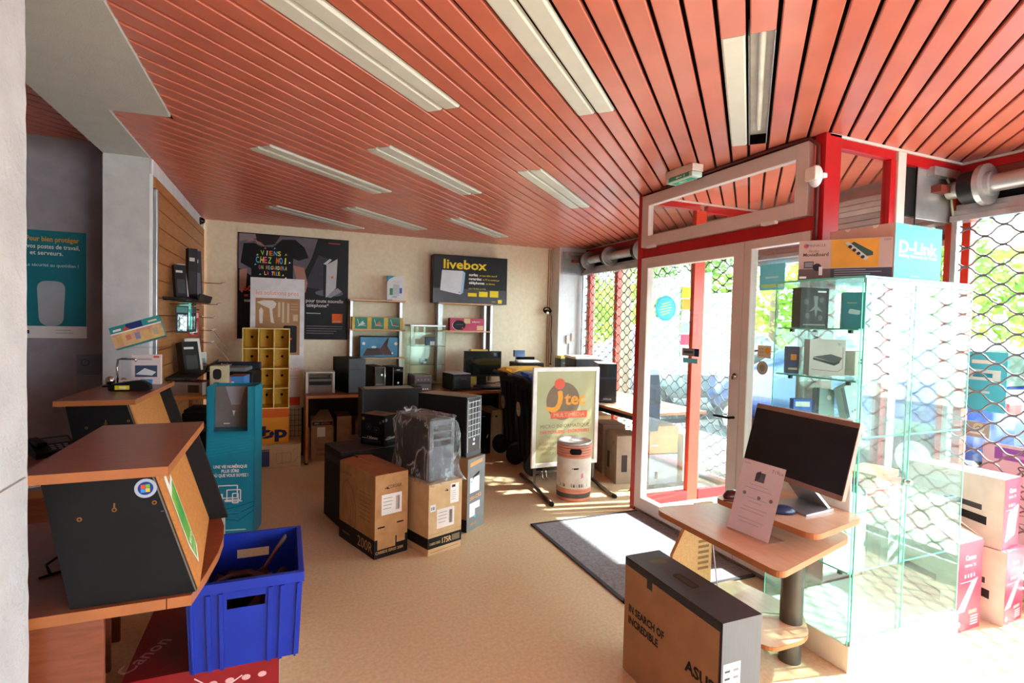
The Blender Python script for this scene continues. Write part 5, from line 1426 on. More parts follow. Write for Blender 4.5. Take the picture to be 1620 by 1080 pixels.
pk('speaker_bar_box', 'tall dark box standing upright on the slatwall shelf', 5.40, 1.637, .07, .06, .44, '#201d1f', '#2c282c', 0, 30, XW + .045)
pk('speaker_bar_box', 'tall grey black box leaning beside the upright one on the slatwall shelf', 5.62, 1.637, .08, .055, .45, '#3a3a42', '#6a6a72', -10, 20, XW + .06)
for k, (y, z, c, c2, lab) in enumerate([(4.86, 1.56, '#24262c', '#4a7f7c', 'dark blister pack nearest the slatwall end profile'), (5.00, 1.59, '#37b8a6', '#8fe0d2', 'turquoise blister pack under the slatwall shelf'), (5.12, 1.56, '#2a2a33', '#4b4b6a', 'black blister pack beside the turquoise one'), (5.26, 1.56, '#1f1f24', '#3a3a44', 'black blister pack in front of the red one'), (5.42, 1.52, '#b3222c', '#e8a8a8', 'red and white blister pack under the slatwall shelf')]):
    t = thing('blister_pack', lab, 'blister pack', (XW + .09, y, z - .195), 25, 'blister packs under the slatwall shelf'); t.scale = (1.25, 1.25, 1.5)
    g = G(); g.box(-.035, .035, -.002, .002, 0, .14, ink(c)); f = ((-.035, -.0022, 0), (1, 0, 0), (0, 0, 1)); g.rect(f, .004, .066, .105, .135, ink(c2), .0006); g.obj('card', t)
    g = G(); g.loft([[(-.025, -.003, .01), (.025, -.003, .01), (.025, -.003, .095), (-.025, -.003, .095)], [(-.02, -.028, .02), (.02, -.028, .02), (.02, -.028, .085), (-.02, -.028, .085)]], glass('blister', '#f4fbfa', .12, edge=.7)); g.obj('bubble', t)
    g = G(); g.box(-.013, .013, -.022, -.006, .025, .08, ink(c2), .004); g.obj('product', t)
    g = G(); g.tube([(-.012 - .04, .06, .15), (0, .0, .150), (.02, -.05, .152)], .003, CHROME, 5); g.obj('peg', t)
pk('headset_box', 'black headset box leaning at the edge of the low slatwall shelf', 4.98, 1.032, .13, .08, .25, '#1a1a1c', '#3a3a3c', -12, 40, XW + .10)
pk('headset_box', 'white window box with a dark gadget leaning on the low slatwall shelf', 5.22, 1.032, .13, .06, .27, '#d2cec8', '#2a2624', -12, 40, XW + .09)
pk('headset_box', 'dark box wedged between the black headset box and the white window box', 5.10, 1.032, .10, .05, .24, '#2e2926', '#57504a', -12, 40, XW + .085)
pk('headset_box', 'small white box at the back of the low slatwall shelf', 5.75, 1.032, .10, .05, .13, '#c9c9c4', '#8a9a98', -4, 40, XW + .07)
for y, z in ((5.80, 1.362), (5.95, 1.242)):
    g = G(); g.loft([[(.02 + .02 * k, -.03, -.03 * k), (.02 + .02 * k, .03, -.03 * k + .004)] for k in range(7)], glass('clear_strip', '#f2efe8', .12, rough=.1, haze=.2, edge=.6), close=False, caps=False)
    solo(g, 'clear_strip', 'clear plastic label strip dangling from a slatwall hook, ' + ('the upper one' if z > 1.3 else 'the lower one'), 'strip', (XW + .185, y, z))
# cream side table of packages under the slatwall
t = thing('package_rack', 'low wooden rack with two shelves under the slatwall', 'rack', (-.60, 5.26, 0))
g = G(); g.box(-.23, .23, -.53, .53, .60, .63, ORANGEW, .003); g.obj('shelf_board', t); g = G(); g.box(-.23, .23, -.53, .53, .86, .885, ORANGEW, .003); g.obj('shelf_board', t)
for y in (-.52, .50): g = G(); g.box(-.23, -.20, y, y + .02, 0, .86, WOOD); g.box(.20, .23, y, y + .02, 0, .60, WOOD); g.obj('side_frame', t)
def dr(g, F, w, d, h):
    f = F['F']; g.rect(f, 0, w, 0, h, ink('#9a958e')); g.rect(F['T'], 0, w, 0, d, ink('#7a3a30')); g.rect(f, w * .55, w * .9, h * .2, h * .8, ink('#4c453e'), .001); g.rect(F['R'], 0, d, 0, h, ink('#a8a49c')); g.rect(F['R'], d * .5, d * .8, h * .2, h * .8, ink('#554c42'), .001)
carton('grey_red_box', 'grey box with a dull red top among the packages under the slatwall', 'box', (-.675, 4.90, .8855), -20, .24, .20, .10, M('grey_pack', '#9a958e', .6), dr, seam=False)
def dr(g, F, w, d, h):
    f = F['F']; g.rect(f, 0, w, 0, h, ink('#cfc7a4'))
    for a in (.27, .73): g.poly(f, rounded([(w * .2, h * (a - .2)), (w * .75, h * (a - .2)), (w * .75, h * (a + .17)), (w * .2, h * (a + .17))], .03), ink('#22292a' if a > .5 else '#6d6a52'), .001)
    g.rect(F['L'], 0, d, 0, h, ink('#a59a78')); g.rect(F['L'], d * .3, d * .8, h * .4, h * .6, ink('#c0403c'), .001)
carton('window_pack', 'cream pack with two dark oval windows among the packages under the slatwall', 'box', (-.485, 4.86, .8855), -8, .11, .14, .225, M('cream_pack2', '#bfb490', .6), dr, seam=False)
def dr(g, F, w, d, h):
    f = F['F']; g.rect(f, 0, w, 0, h, ink('#3f7fc0')); g.rect(f, w * .05, w * .2, h * .6, h * .95, ink('#d06a78'), .001)
    for a, b in ((.4, .3), (.6, .5), (.75, .25), (.3, .6)): g.disc(f, w * a, h * b, .012, ink('#c9e2f2'), .001, 8)
    g.rect(F['T'], 0, w, 0, d, ink('#8a2230')); g.rect(F['L'], 0, d, 0, h, ink('#1d2030'))
carton('sea_picture_box', 'blue picture box with a dark red top beside the black printer', 'box', (-.36, 5.02, .8855), -8, .12, .22, .13, M('blue_pack2', '#3f7fc0', .5), dr, seam=False)
t = thing('old_printer', 'black and grey printer on the package rack near the yellow pigeonholes', 'printer', (-.425, 5.47, .8855), -10)
g = G(); g.box(-.19, .19, -.16, .16, 0, .13, BLACK, .012); g.obj('body', t); g = G(); g.box(-.17, .12, -.13, .13, .131, .165, GREY, .01); g.obj('lid', t); g = G(); g.box(.0, .18, -.166, -.158, .03, .10, DGREY, .004); g.obj('paper_slot', t); g = G(); g.box(-.19, .19, .11, .15, .131, .20, M('navy_panel', '#1d2433', .5), .006); g.text(((-.19, .108, .131), (1, 0, 0), (0, 0, 1)), 'Brother', .09, .035, .02, WH); g.obj('control_panel', t)
t = thing('old_printer', 'flat dark printer on the lower board of the package rack, behind the teal stand', 'printer', (-.55, 5.03, .6305), -6)
g = G(); g.box(-.19, .19, -.15, .15, 0, .10, BLACK, .01); g.obj('body', t); g = G(); g.box(-.18, .18, -.14, .14, .101, .125, DGREY, .008); g.obj('lid', t)
t = thing('printer_box', 'dark printer standing on the floor behind the teal leaflet stand', 'printer', (-.645, 4.52, 0), 0)
g = G(); g.box(-.17, .17, -.16, .16, .0, .60, M('black_cabinet', '#19191b', .5), .006); g.obj('cabinet', t); g = G(); g.box(-.175, .175, -.17, .17, .601, .68, DGREY, .01); g.obj('cover', t); g = G(); g.rect(((-.17, -.1605, 0), (1, 0, 0), (0, 0, 1)), .04, .30, .50, .53, GREY, .001); g.obj('control_strip', t)
t = thing('round_clock', 'pale round dial leaning on the floor behind the foreground console', 'dial', (-.295, 2.96, .0))
g = G(); g.cyl((0, 0, .40), (.012, 0, .40), .17, M('pale_dial', '#b9b2a6', .5), 28); g.line(((.0125, -.17, .23), (0, 1, 0), (0, 0, 1)), [(.17, .17), (.23, .26)], .01, ink('#4a4038'), .001); g.obj('face', t); g = G(); g.box(-.02, .02, -.12, .12, 0, .24, DGREY, .004); g.obj('stand', t)

# ------------------------------------------------------------------ teal leaflet stand
t = thing('leaflet_stand', 'tall teal cardboard leaflet stand with a grey pocket', 'display stand', (-.322, 4.19, 0), -10)
TEAL = M('teal_card', '#12788f', .45, hex2='#1a86a0', scale=3)
w, d, h = .30, .22, 1.03
g = G()
g.box(-w / 2, -w / 2 + .006, -d / 2, d / 2, 0, h, TEAL); g.box(w / 2 - .006, w / 2, -d / 2, d / 2, 0, h, TEAL); g.box(-w / 2, w / 2, d / 2 - .006, d / 2, 0, h, TEAL)
g.box(-w / 2, w / 2, -d / 2, -d / 2 + .006, 0, .725, TEAL); g.box(-w / 2, -w / 2 + .045, -d / 2, -d / 2 + .006, .725, h, TEAL); g.box(w / 2 - .045, w / 2, -d / 2, -d / 2 + .006, .725, h, TEAL); g.box(-w / 2, w / 2, -d / 2, d / 2, .715, .722, TEAL)
f = ((-w / 2, -d / 2, 0), (1, 0, 0), (0, 0, 1))
g.text(f, 'UNE VIE NUMÉRIQUE', w / 2, .475, .020, WH, w=.21, bold=.03); g.text(f, 'PLUS SÛRE', w / 2, .445, .020, WH, w=.11, bold=.03); g.text(f, 'OÙ QUE VOUS SOYEZ !', w / 2, .415, .020, WH, w=.225, bold=.03)
g.line(f, [(.226 - .045, .470 + .024), (.232 - .045, .478 + .024)], .003, WH)
for x0, x1, y0, y1 in ((.075, .195, .27, .355), (.13, .215, .255, .325), (.165, .20, .235, .30)): g.line(f, [(x0, y0), (x1, y0), (x1, y1), (x0, y1), (x0, y0)], .007, WH)
g.rect(f, .115, .155, .25, .257, WH, .001); g.rect(f, .09, .105, .245, .30, WH, .001); g.rect(f, .118, .225, .243, .249, WH, .001)
lines(g, f, .06, .165, .18, 1, .02, ink('#4fa8b8')); g.rect(f, .10, .25, .045, .053, ink('#a8d4dc'), .001)
for k in range(6): g.poly(f, [(.0, .55 + k * .022), (.3, .60 + k * .018), (.3, .606 + k * .018), (.0, .558 + k * .022)], ink('#2391a8'), .0005)
for k in range(3): g.line(f, [(.0, .10 + .04 * k), (.1, .13 + .03 * k), (.2, .11 + .05 * k), (.3, .18 + .03 * k)], .005, ink('#0f5f74'), .0005)
g.obj('cardboard_body', t)
g = G(); g.box(-w / 2 + .0065, w / 2 - .0065, d / 2 - .05, d / 2 - .0065, .7225, h - .02, M('taupe_card', '#7d746f', .6)); f2 = ((-w / 2, d / 2 - .0502, 0), (1, 0, 0), (0, 0, 1)); g.poly(f2, [(.07, h - .02), (.20, h - .02), (.165, .88), (.11, .88)], ink('#a5a6a9')); g.poly(f2, [(.115, .84), (.135, .84), (.125, .80)], WH); g.rect(f2, .06, .10, .745, .752, WH); g.obj('pocket', t)

# ------------------------------------------------------------------ blue crate on red printer carton
def dr(g, F, w, d, h):
    f, T, L, R = F['F'], F['T'], F['L'], F['R']
    RC = M('deep_red_print', '#8f1620', .35, var=.08, spec=.5); g.rect(f, 0, w, 0, h, RC); g.rect(T, 0, w, 0, d, M('dark_red_top', '#7d121b', .35, var=.1, scale=3)); g.rect(L, 0, d, 0, h, RC); g.rect(R, 0, d, 0, h, ink('#cfc9c4'))
    g.text(T, 'Canon', .055, .13, .05, ink('#c98a8e'), w=.20, rot=62, bold=.01); g.text(T, 'PIXMA', .21, .36, .035, ink('#b0555c'), w=.14, rot=62)
    for k in range(14): g.line(T, [(.10 + k * .012, .02), (.14 + k * .012, .10)], .0015, ink('#a8454c'))
    for k in range(5): g.disc(f, w * .45 + k * .05, h - .06, .014, ink('#d8a8a8'), .001, 10, .7)
    g.line(f, [(w * .44, h - .03), (w * .6, h - .09), (w * .75, h - .05)], .004, ink('#e8d0d0'), .0014)
carton('printer_carton', 'deep red printer carton on the floor under the blue crate', 'box', (-.242, 2.39, 0), 0, .46, .76, .33, M('deep_red_card', '#8f1620', .4), dr, seam=False)
t = thing('crate', 'blue plastic crate holding straps on the red printer carton', 'crate', (-.115, 2.185, .3305), 0)
BL = M('blue_crate_plastic', '#1534a6', .35, var=.05, spec=.4)
def wallpanel(g, a, b, t0, t1, z0, z1, hole):
    """tapered wall from a to b at the foot (t0 outset) to the rim (t1), optional hand hole (u0,u1,v0,v1)"""
    a, b = Vector(a), Vector(b); u = (b - a).normalized(); n = Vector((u.y, -u.x, 0)); L = (b - a).length
    us = [0, L] if not hole else [0, hole[0], hole[1], L]
    vs = [z0, z1] if not hole else [z0, hole[2], hole[3], z1]
    def P(x, z, k):
        s = (z - z0) / (z1 - z0); o = t0 + (t1 - t0) * s
        q = a + u * (x + (2 * x / L - 1) * (t1 - t0) * s) + n * (o + k); return (q.x, q.y, z)
    for i in range(len(us) - 1):
        for j in range(len(vs) - 1):
            if hole and i == 1 and j == 1: continue
            p = [P(us[i], vs[j], 0), P(us[i + 1], vs[j], 0), P(us[i + 1], vs[j + 1], 0), P(us[i], vs[j + 1], 0)]; q = [P(us[i], vs[j], -.004), P(us[i + 1], vs[j], -.004), P(us[i + 1], vs[j + 1], -.004), P(us[i], vs[j + 1], -.004)]
            g.add(p + q, [(0, 1, 2, 3), (7, 6, 5, 4), (0, 4, 5, 1), (1, 5, 6, 2), (2, 6, 7, 3), (3, 7, 4, 0)], BL)
    for x in [L * .0, L * .16, L * .84, L * 1.0] + ([hole[0] - .015, hole[1] + .015] if hole else []):
        p = [P(max(x - .006, 0), z0, 0), P(min(x + .006, L), z0, 0), P(min(x + .006, L), z1 - .04, 0), P(max(x - .006, 0), z1 - .04, 0)]; q = [P(max(x - .006, 0), z0, .010), P(min(x + .006, L), z0, .010), P(min(x + .006, L), z1 - .04, .010), P(max(x - .006, 0), z1 - .04, .010)]
        g.add(p + q, [(4, 5, 6, 7), (0, 4, 7, 3), (1, 2, 6, 5), (3, 7, 6, 2), (0, 1, 5, 4)], BL)
g = G()
hx, hy, H_ = .155, .20, .30
wallpanel(g, (-hx, -hy, 0), (hx, -hy, 0), 0, .012, 0, H_, (.10, .21, .20, .235)); wallpanel(g, (hx, hy, 0), (-hx, hy, 0), 0, .012, 0, H_, (.10, .21, .20, .235))
wallpanel(g, (hx, -hy, 0), (hx, hy, 0), 0, .012, 0, H_, None); wallpanel(g, (-hx, hy, 0), (-hx, -hy, 0), 0, .012, 0, H_, None)
g.box(-hx, hx, -hy, hy, 0, .006, BL)
g.obj('crate_body', t)
g = G()
ox, oy = hx + .012, hy + .012
for x0, x1, y0, y1 in ((-ox - .014, ox + .014, -oy - .014, -oy + .002), (-ox - .014, ox + .014, oy - .002, oy + .014), (-ox - .014, -ox + .002, -oy, oy), (ox - .002, ox + .014, -oy, oy)): g.box(x0, x1, y0, y1, H_ - .035, H_, BL, .003)
g.obj('rim', t)
STR = M('brown_strap', '#4a2f2c', .7)
for k, (pts, lab) in enumerate([([(-.10, -.12, .19), (-.05, -.06, .205), (.02, -.05, .20), (.08, -.09, .195), (.06, -.14, .19)], 'brown strap curled inside the blue crate, lowest of the tangle'), ([(.0, -.02, .20), (.05, .02, .23), (.09, .07, .275), (.12, .11, .30), (.11, .125, .285), (.10, .13, .27)], 'brown strap end sticking up inside the blue crate'), ([(-.12, -.02, .20), (-.06, .01, .22), (.0, .0, .225), (.07, -.04, .21), (.10, -.10, .2)], 'brown strap looped across the middle of the blue crate')]):
    g = G()
    P = [Vector(p) for p in pts]
    g.loft([[tuple(p + Vector((0, 0, -.014))), tuple(p + Vector((.005, .004, 0))), tuple(p + Vector((0, 0, .014))), tuple(p + Vector((-.005, -.004, 0)))] for p in P], STR, smooth=True)
    solo(g, 'strap', lab, 'strap', (-.115, 2.185, .3305), 0)
g = G()
for k in range(26):
    x, y = random.uniform(-.13, .13), random.uniform(-.17, .17)
    g.tube([(x, y, .02), (x + random.uniform(-.05, .05), y + random.uniform(-.03, .03), .12), (x + random.uniform(-.02, .02), y, .165 + random.uniform(-.02, .02))], .018, ink(random.choice(['#2a2124', '#3b2a2c', '#1d1a1e'])), 6)
for p_ in range(len(g.v)): g.v[p_] = Vector((max(-.148, min(.148, g.v[p_].x)), max(-.19, min(.19, g.v[p_].y)), max(.008, g.v[p_].z)))
o_ = solo(g, 'strap_tangle', 'dark tangle of straps filling the bottom of the blue crate', 'straps', (-.115, 2.185, .3305), 0); o_['kind'] = 'stuff'

# ------------------------------------------------------------------ back room wall: poster and notice
g = G(); k = 4.76 / 4.6
def bw(x, z): return (x * k, 1.5 + (z - 1.5) * k)
x0, z1 = bw(-1.62, 2.05); x1, z0 = bw(-1.278, 1.325)
g.box(x0, x1, 4.752, 4.759, z0, z1, PAPER); f = ((x0, 4.752, z0), (1, 0, 0), (0, 0, 1)); W_, H2 = x1 - x0, z1 - z0
g.rect(f, 0, W_, .085, H2, M('poster_teal', '#14727f', .5, var=.04)); g.text(f, 'Pour bien protéger', W_ * .46, H2 - .075, .034, ink('#d99a2c'), w=W_ * .84, bold=.02); g.text(f, 'vos postes de travail,', W_ * .47, H2 - .125, .030, WH, w=W_ * .84, bold=.01); g.text(f, 'et serveurs.', W_ * .36, H2 - .17, .030, WH, w=W_ * .52, bold=.01); g.text(f, 'La sécurité au quotidien !', W_ * .45, H2 - .25, .022, ink('#cfe2e2'), w=W_ * .84)
g.prism((Vector(f[0]), f[1], f[2]), rounded([(W_ * .24, .086), (W_ * .62, .086), (W_ * .66, .40), (W_ * .20, .40)], .06), .0012, ink('#a6aaae'))
lines(g, f, W_ * .5, .055, W_ * .4, 2, .02, ink('#8d8d94')); g.rect(f, .01, .03, .03, .055, ink('#2a3a5c'), .001)
solo(g, 'teal_poster', 'teal poster with white and orange lettering on the back room wall', 'poster')
g = G(); x0, z1 = bw(-1.335, 1.215); x1, z0 = bw(-1.19, .95); g.box(x0, x1, 4.754, 4.759, z0, z1, ink('#8d909c')); f = ((x0, 4.754, z0), (1, 0, 0), (0, 0, 1)); g.rect(f, 0, x1 - x0, .13, z1 - z0, ink('#7d8192')); g.disc(f, .05, .215, .026, ink('#5a5f6c'), .001); g.disc(f, .05, .215, .019, ink('#7d8192'), .0016); lines(g, f, .03, .145, .1, 2, .015, ink('#5f6474'))
solo(g, 'notice_sheet', 'grey blue notice sheets pinned to the back room wall behind the far console', 'notice')

# ------------------------------------------------------------------ back wall: posters, box sign, shelves, desks
g = G(); g.box(-.515, .687, 6.835, 6.8485, 1.255, 2.456, M('dark_poster', '#0e0e12', .45, var=.08, spec=.2)); f = ((-.515, 6.835, 1.255), (1, 0, 0), (0, 0, 1)); S_ = 1.2
g.poly(f, [(0.01, .80), (.01, 1.19), (.85, 1.19), (.78, .95), (.62, .62), (.3, .62)], M('poster_grey', '#6d6670', .45, hex2='#4c4650', scale=2, spec=.2), .0004)
g.poly(f, [(.70, .62), (.86, 1.0), (1.0, .95), (1.06, .66), (.98, .58)], M('poster_spot', '#35323a', .45, var=.1, spec=.2), .0005)
SK = ink('#a8786a')
g.poly(f, [(.02, 1.10), (.10, 1.12), (.20, 1.15), (.34, 1.14), (.42, 1.17), (.45, 1.19), (.20, 1.19), (.02, 1.19)], ink('#8a7c80'), .0006)
g.poly(f, [(.58, .86), (.70, .84), (.74, .66), (.72, .55), (.66, .55), (.62, .70)], SK, .0008); g.poly(f, [(.02, .78), (.10, .80), (.09, .62), (.05, .52), (.02, .55)], SK, .0008)
g.poly(f, [(.18, 1.19), (.20, 1.10), (.28, 1.07), (.38, 1.09), (.44, 1.19)], ink('#241a1c'), .0008); g.poly(f, [(.08, 1.10), (.18, 1.12), (.20, 1.08), (.28, 1.06), (.24, 1.10), (.14, 1.14)], SK, .0009)
g.poly(f, [(.03, .86), (.06, 1.08), (.17, 1.09), (.24, 1.055), (.36, 1.055), (.46, 1.15), (.60, 1.16), (.70, 1.08), (.75, .96), (.64, .92), (.58, .94), (.58, .62), (.14, .62), (.14, .80)], ink('#08080a'), .0010)
X = .37
cols = ['#e85aa0', '#f2e24a', '#58b8f0', '#f07a3c', '#f4f0e8', '#a8e06a']
def rainbow(s_, v, h, w, u0):
    n = len(s_); 
    for i, ch in enumerate(s_):
        if ch != ' ': g.text(f, ch, u0 + w * (i + .5) / n, v, h, ink(cols[(i * 5 + len(s_)) % 6]), w=(None if ch in 'I' else w / n * .82), bold=.02, off=.002, rot=(-1) ** i * 4)
rainbow('VIENS', .96, .052, .22, .235); rainbow('CHEZ MOI', .87, .07, .33, .185); rainbow('ON REGARDERA', .80, .042, .30, .215); rainbow('LA TELE', .735, .042, .17, .275)
for u, v, c in ((.19, .95, 1), (.27, 1.03, 0), (.37, 1.035, 2), (.49, .97, 1), (.53, .88, 4), (.17, .84, 2), (.22, .73, 2), (.46, .73, 1), (.49, .70, 4)): g.poly(f, [(u, v), (u + .025, v + .005), (u + .012, v + .02)], ink(cols[c]), .002)
g.disc(f, .985, .555, .16, ink('#5d5c64'), .0008, 28, .25); g.poly(f, [(.93, .515), (1.0, .50), (1.13, .58), (1.08, .62), (.97, .56)], ink('#8d8b92'), .0009)
g.poly(f, [(.915, .53), (.945, .50), (.95, .88), (.915, .90)], ink('#1b1b20'), .0012); g.poly(f, [(.945, .50), (1.06, .62), (1.075, .97), (.95, .89)], ink('#b9b7bc'), .0014); g.poly(f, [(.915, .90), (.95, .89), (1.01, .955), (.985, .965)], ink('#c9c7cc'), .0014)
g.disc(f, 1.015, .745, .013, ink('#e0662c'), .002)
g.text(f, '60', .105, .545, .06, ink('#d8512a'), w=.09, bold=.02); g.rect(f, .07, .11, .48, .505, ink('#a8442c'), .001); g.rect(f, .07, .14, .42, .445, ink('#8d8a8d'), .001)
g.text(f, 'pour toute nouvelle', .935, .44, .042, WH, w=.42, al='c'); g.text(f, 'téléphone*', .855, .385, .042, WH, w=.25)
g.rect(f, .73, .89, .305, .315, ink('#a8a8ac'), .001); g.rect(f, 1.02, 1.14, .20, .31, ink('#ee6a1e'), .001); g.text(f, 'orange', 1.08, .212, .016, WH, w=.09, off=.0016)
lines(g, f, .73, .155, .42, 4, .028, ink('#77767c'), .006); lines(g, f, .97, 1.145, .17, 1, .02, ink('#c85a3a'), .008)
solo(g, 'wall_poster', 'large dark poster with a black T-shirt slogan high on the back wall', 'poster')

t = thing('standing_board', 'white standing advertising panel in front of the dark wall poster', 'panel', (-.085, 6.37, 0))
g = G(); g.box(-.27, .265, -.02, .02, .52, 1.925, M('panel_white', '#d9d9dc', .5)); f = ((-.27, -.0203, .52), (1, 0, 0), (0, 0, 1))
g.text(f, 'les solutions pros', .265, 1.225, .048, ink('#e58a5c'), w=.42); g.rect(f, .05, .49, .58, 1.19, M('panel_brown', '#9a7048', .5, hex2='#b0875a', scale=3), .0006)
LT = ink('#d9d4cc')
g.poly(f, [(.06, 1.145), (.13, 1.165), (.22, 1.165), (.255, 1.135), (.24, 1.09), (.215, 1.075), (.22, 1.0), (.235, .92), (.20, .93), (.185, 1.08), (.12, 1.11)], LT, .0012); g.poly(f, [(.09, .92), (.12, .92), (.125, 1.06), (.105, 1.09), (.085, 1.06)], LT, .0012)
for k, (a, b, c) in enumerate([(.27, .99, 1.15), (.31, .93, 1.15), (.36, .93, 1.14)]): g.rect(f, a, a + .022, b, c, ink('#c9b79c'), .0012)
for k in range(3): g.rect(f, .40, .47, 1.07 + k * .03, 1.078 + k * .03, ink('#b99f80'), .0012)
g.rect(f, .42, .47, .95, 1.02, ink('#c0aa90'), .0012); g.prism((Vector(f[0]), f[1], f[2]), rounded([(.325, .605), (.46, .605), (.46, .90), (.325, .90)], .02), .002, ink('#1c1b20')); g.disc(f, .40, .755, .012, ink('#e8402c'), .003); g.rect(f, .235, .275, .73, .80, ink('#26252a'), .0012)
g.poly(f, [(.09, .80), (.11, .74), (.13, .80), (.115, .80), (.11, .77), (.10, .80)], LT, .0012); g.poly(f, [(.15, .74), (.20, .74), (.19, .77), (.175, .79), (.16, .77)], LT, .0012)
g.text(f, 'le pro', .44, .42, .03, ink('#e58a5c')); lines(g, f, .38, .35, .13, 2, .03, ink('#b9b4ac'), .005); g.rect(f, .38, .50, .03, .12, ink('#d8502c'), .001)
g.obj('board', t)
g = G()
for x in (-.27, .25): g.box(x, x + .02, .0, .02, 0, .519, BLACK)
for k in range(9): g.box(-.27, .27, -.002, .002, .03 + k * .058, .033 + k * .058, BLACK)
for k in range(14): g.box(-.26 + k * .04, -.257 + k * .04, -.002, .002, 0, .519, BLACK)
g.box(-.27, .27, -.06, .06, 0, .02, BLACK); g.obj('wire_base', t)

t = thing('pigeonhole_unit', 'yellow pigeonhole unit with twelve cells on an orange base panel', 'pigeonholes', (-.183, 6.08, .228), 0)
YW = M('pigeonhole_yellow', '#e3bd3e', .5, var=.04); YD = M('pigeonhole_edge', '#ead989', .5)
w, z0, z1, d = .435, .355, 1.165, .28
g = G()
for k in range(4): x = -w / 2 + (w - .008) * k / 3; g.box(x, x + .008, -d / 2, d / 2, z0, z1, YW); g.rect(((x, -d / 2, 0), (1, 0, 0), (0, 0, 1)), 0, .008, z0, z1, YD, .0006)
for k in range(5): z = z0 + (z1 - z0 - .008) * k / 4; g.box(-w / 2, w / 2, -d / 2, d / 2, z, z + .008, YW); g.rect(((-w / 2, -d / 2, 0), (1, 0, 0), (0, 0, 1)), 0, w, z, z + .008, YD, .0008)
g.box(-w / 2, w / 2, d / 2 - .006, d / 2, z0, z1, YW)
for i in range(3):
    for j in range(4):
        cxx = -w / 2 + w * (i + .5) / 3; czz = z0 + (z1 - z0) * (j + .5) / 4 + .005
        g.disc(((0, d / 2 - .0066, 0), (1, 0, 0), (0, 0, 1)), cxx, czz, .013, VOID, .0006, 14)
g.obj('pigeonholes', t)
g = G(); g.box(-w / 2, w / 2, -d / 2 - .001, d / 2, 0, z0 - .001, M('orange_gradient', '#e08a1e', .45, hex2='#e8a023', scale=3)); f = ((-w / 2, -d / 2 - .0012, 0), (1, 0, 0), (0, 0, 1)); g.rect(f, 0, w, z0 - .09, z0 - .001, ink('#d8641e')); g.text(f, 'ebp', w * .55, .06, .115, ink('#23264a'), w=.36, bold=.04, off=.0014); g.line(f, [(.08, .03), (.22, .08), (.34, .20)], .008, ink('#e6992a'), .002); g.obj('base_panel', t)
def dr(g, F, w, d, h):
    f = F['F']; g.rect(f, w * .30, w * .44, .02, h - .05, ink('#3f4a78'), .0006); g.rect(f, w * .30, w * .44, h - .045, h - .035, ink('#3a3a3a')); ln = ink('#8d7f68')
    g.line(f, [(w * .56, .06), (w * .56, .15), (w * .82, .15), (w * .82, .06), (w * .56, .04)], .003, ln); g.line(f, [(w * .66, .15), (w * .66, .04), (w * .88, .05), (w * .95, .10)], .003, ln); g.line(f, [(w * .85, .15), (w * .90, .19)], .003, ln)
carton('cream_carton', 'low cream carton with line drawings under the orange pigeonhole base', 'box', (-.115, 6.05, 0), 1, .52, .42, .225, M('cream_card', '#c9b891', .75, hex2='#d2c29d', scale=10), dr)

def shelving(label, x0, x1, zs, nb):
    t = thing('wall_shelving', label, 'shelving', ((x0 + x1) / 2, 6.70, 0)); hw = (x1 - x0) / 2
    for x in nb:
        g = G(); g.box(x - hw - x0 * 1 + 0 if False else x - (x0 + x1) / 2 - .016, x - (x0 + x1) / 2 + .016, .0, .145, .735, max(zs), ALU, .003); g.obj('upright', t)
    for z in zs:
        g = G(); g.box(-hw, hw, -.11, .14, z - .018, z, WOODL, .003); g.obj('shelf', t)
shelving('pale wall shelving with alloy uprights next to the dark poster', .68, 1.34, (1.745, 1.392, 1.055), (.715, 1.305))
shelving('pale wall shelving with alloy uprights under the yellow lettered sign', 1.755, 2.47, (1.745, 1.395), (1.79, 1.82, 2.41, 2.50))
def dr(g, F, w, d, h):
    f = F['F']; g.rect(f, 0, w, 0, h, ink('#d8d8da')); g.poly(f, [(0, h), (0, h * .72), (w * .12, h * .86), (w * .4, h * .97), (w * .6, h)], ink('#2f9ac0'), .001); g.rect(f, w * .35, w * .72, h * .2, h * .66, ink('#b9c2ca'), .001); g.rect(f, w * .15, w * .34, h * .22, h * .5, ink('#3f8a6a'), .001); g.rect(f, w * .73, w * .88, h * .3, h * .52, ink('#3f5ca8'), .001); lines(g, f, w * .3, h * .78, w * .5, 2, .02, ink('#d08a90')); g.rect(f, 0, w * .3, 0, .008, ink('#2f5a9a'), .0014); g.rect(f, w * .3, w * .6, h * .14, h * .17, ink('#3f9a6a'), .0014)
carton('software_box', 'white software box with a blue corner standing on top of the shelving', 'box', (1.225, 6.68, 1.7455), 0, .205, .06, .30, M('white_pack3', '#d8d8da', .5), dr, seam=False)
def dr(g, F, w, d, h):
    f = F['F']
    for k in range(3):
        u = w * (.05 + .325 * k); g.rect(f, u, u + w * .24, .004, h - .004, ink('#3f8a78'), .001); g.poly(f, [(u + .03, .03), (u + .12, .06), (u + .09, .10)], ink(['#c9d2d4', '#c87a6a', '#8a5a54'][k]), .0016); g.line(f, [(u + .03, .12), (u + .05, .05), (u + .13, .04)], .006, ink('#d9dfe0'), .002)
carton('picture_carton', 'long yellow carton with green pictures on the middle shelf', 'box', (1.015, 6.66, 1.3925), 0, .60, .10, .145, M('yellow_pack', '#d9b84a', .5), dr, seam=False)
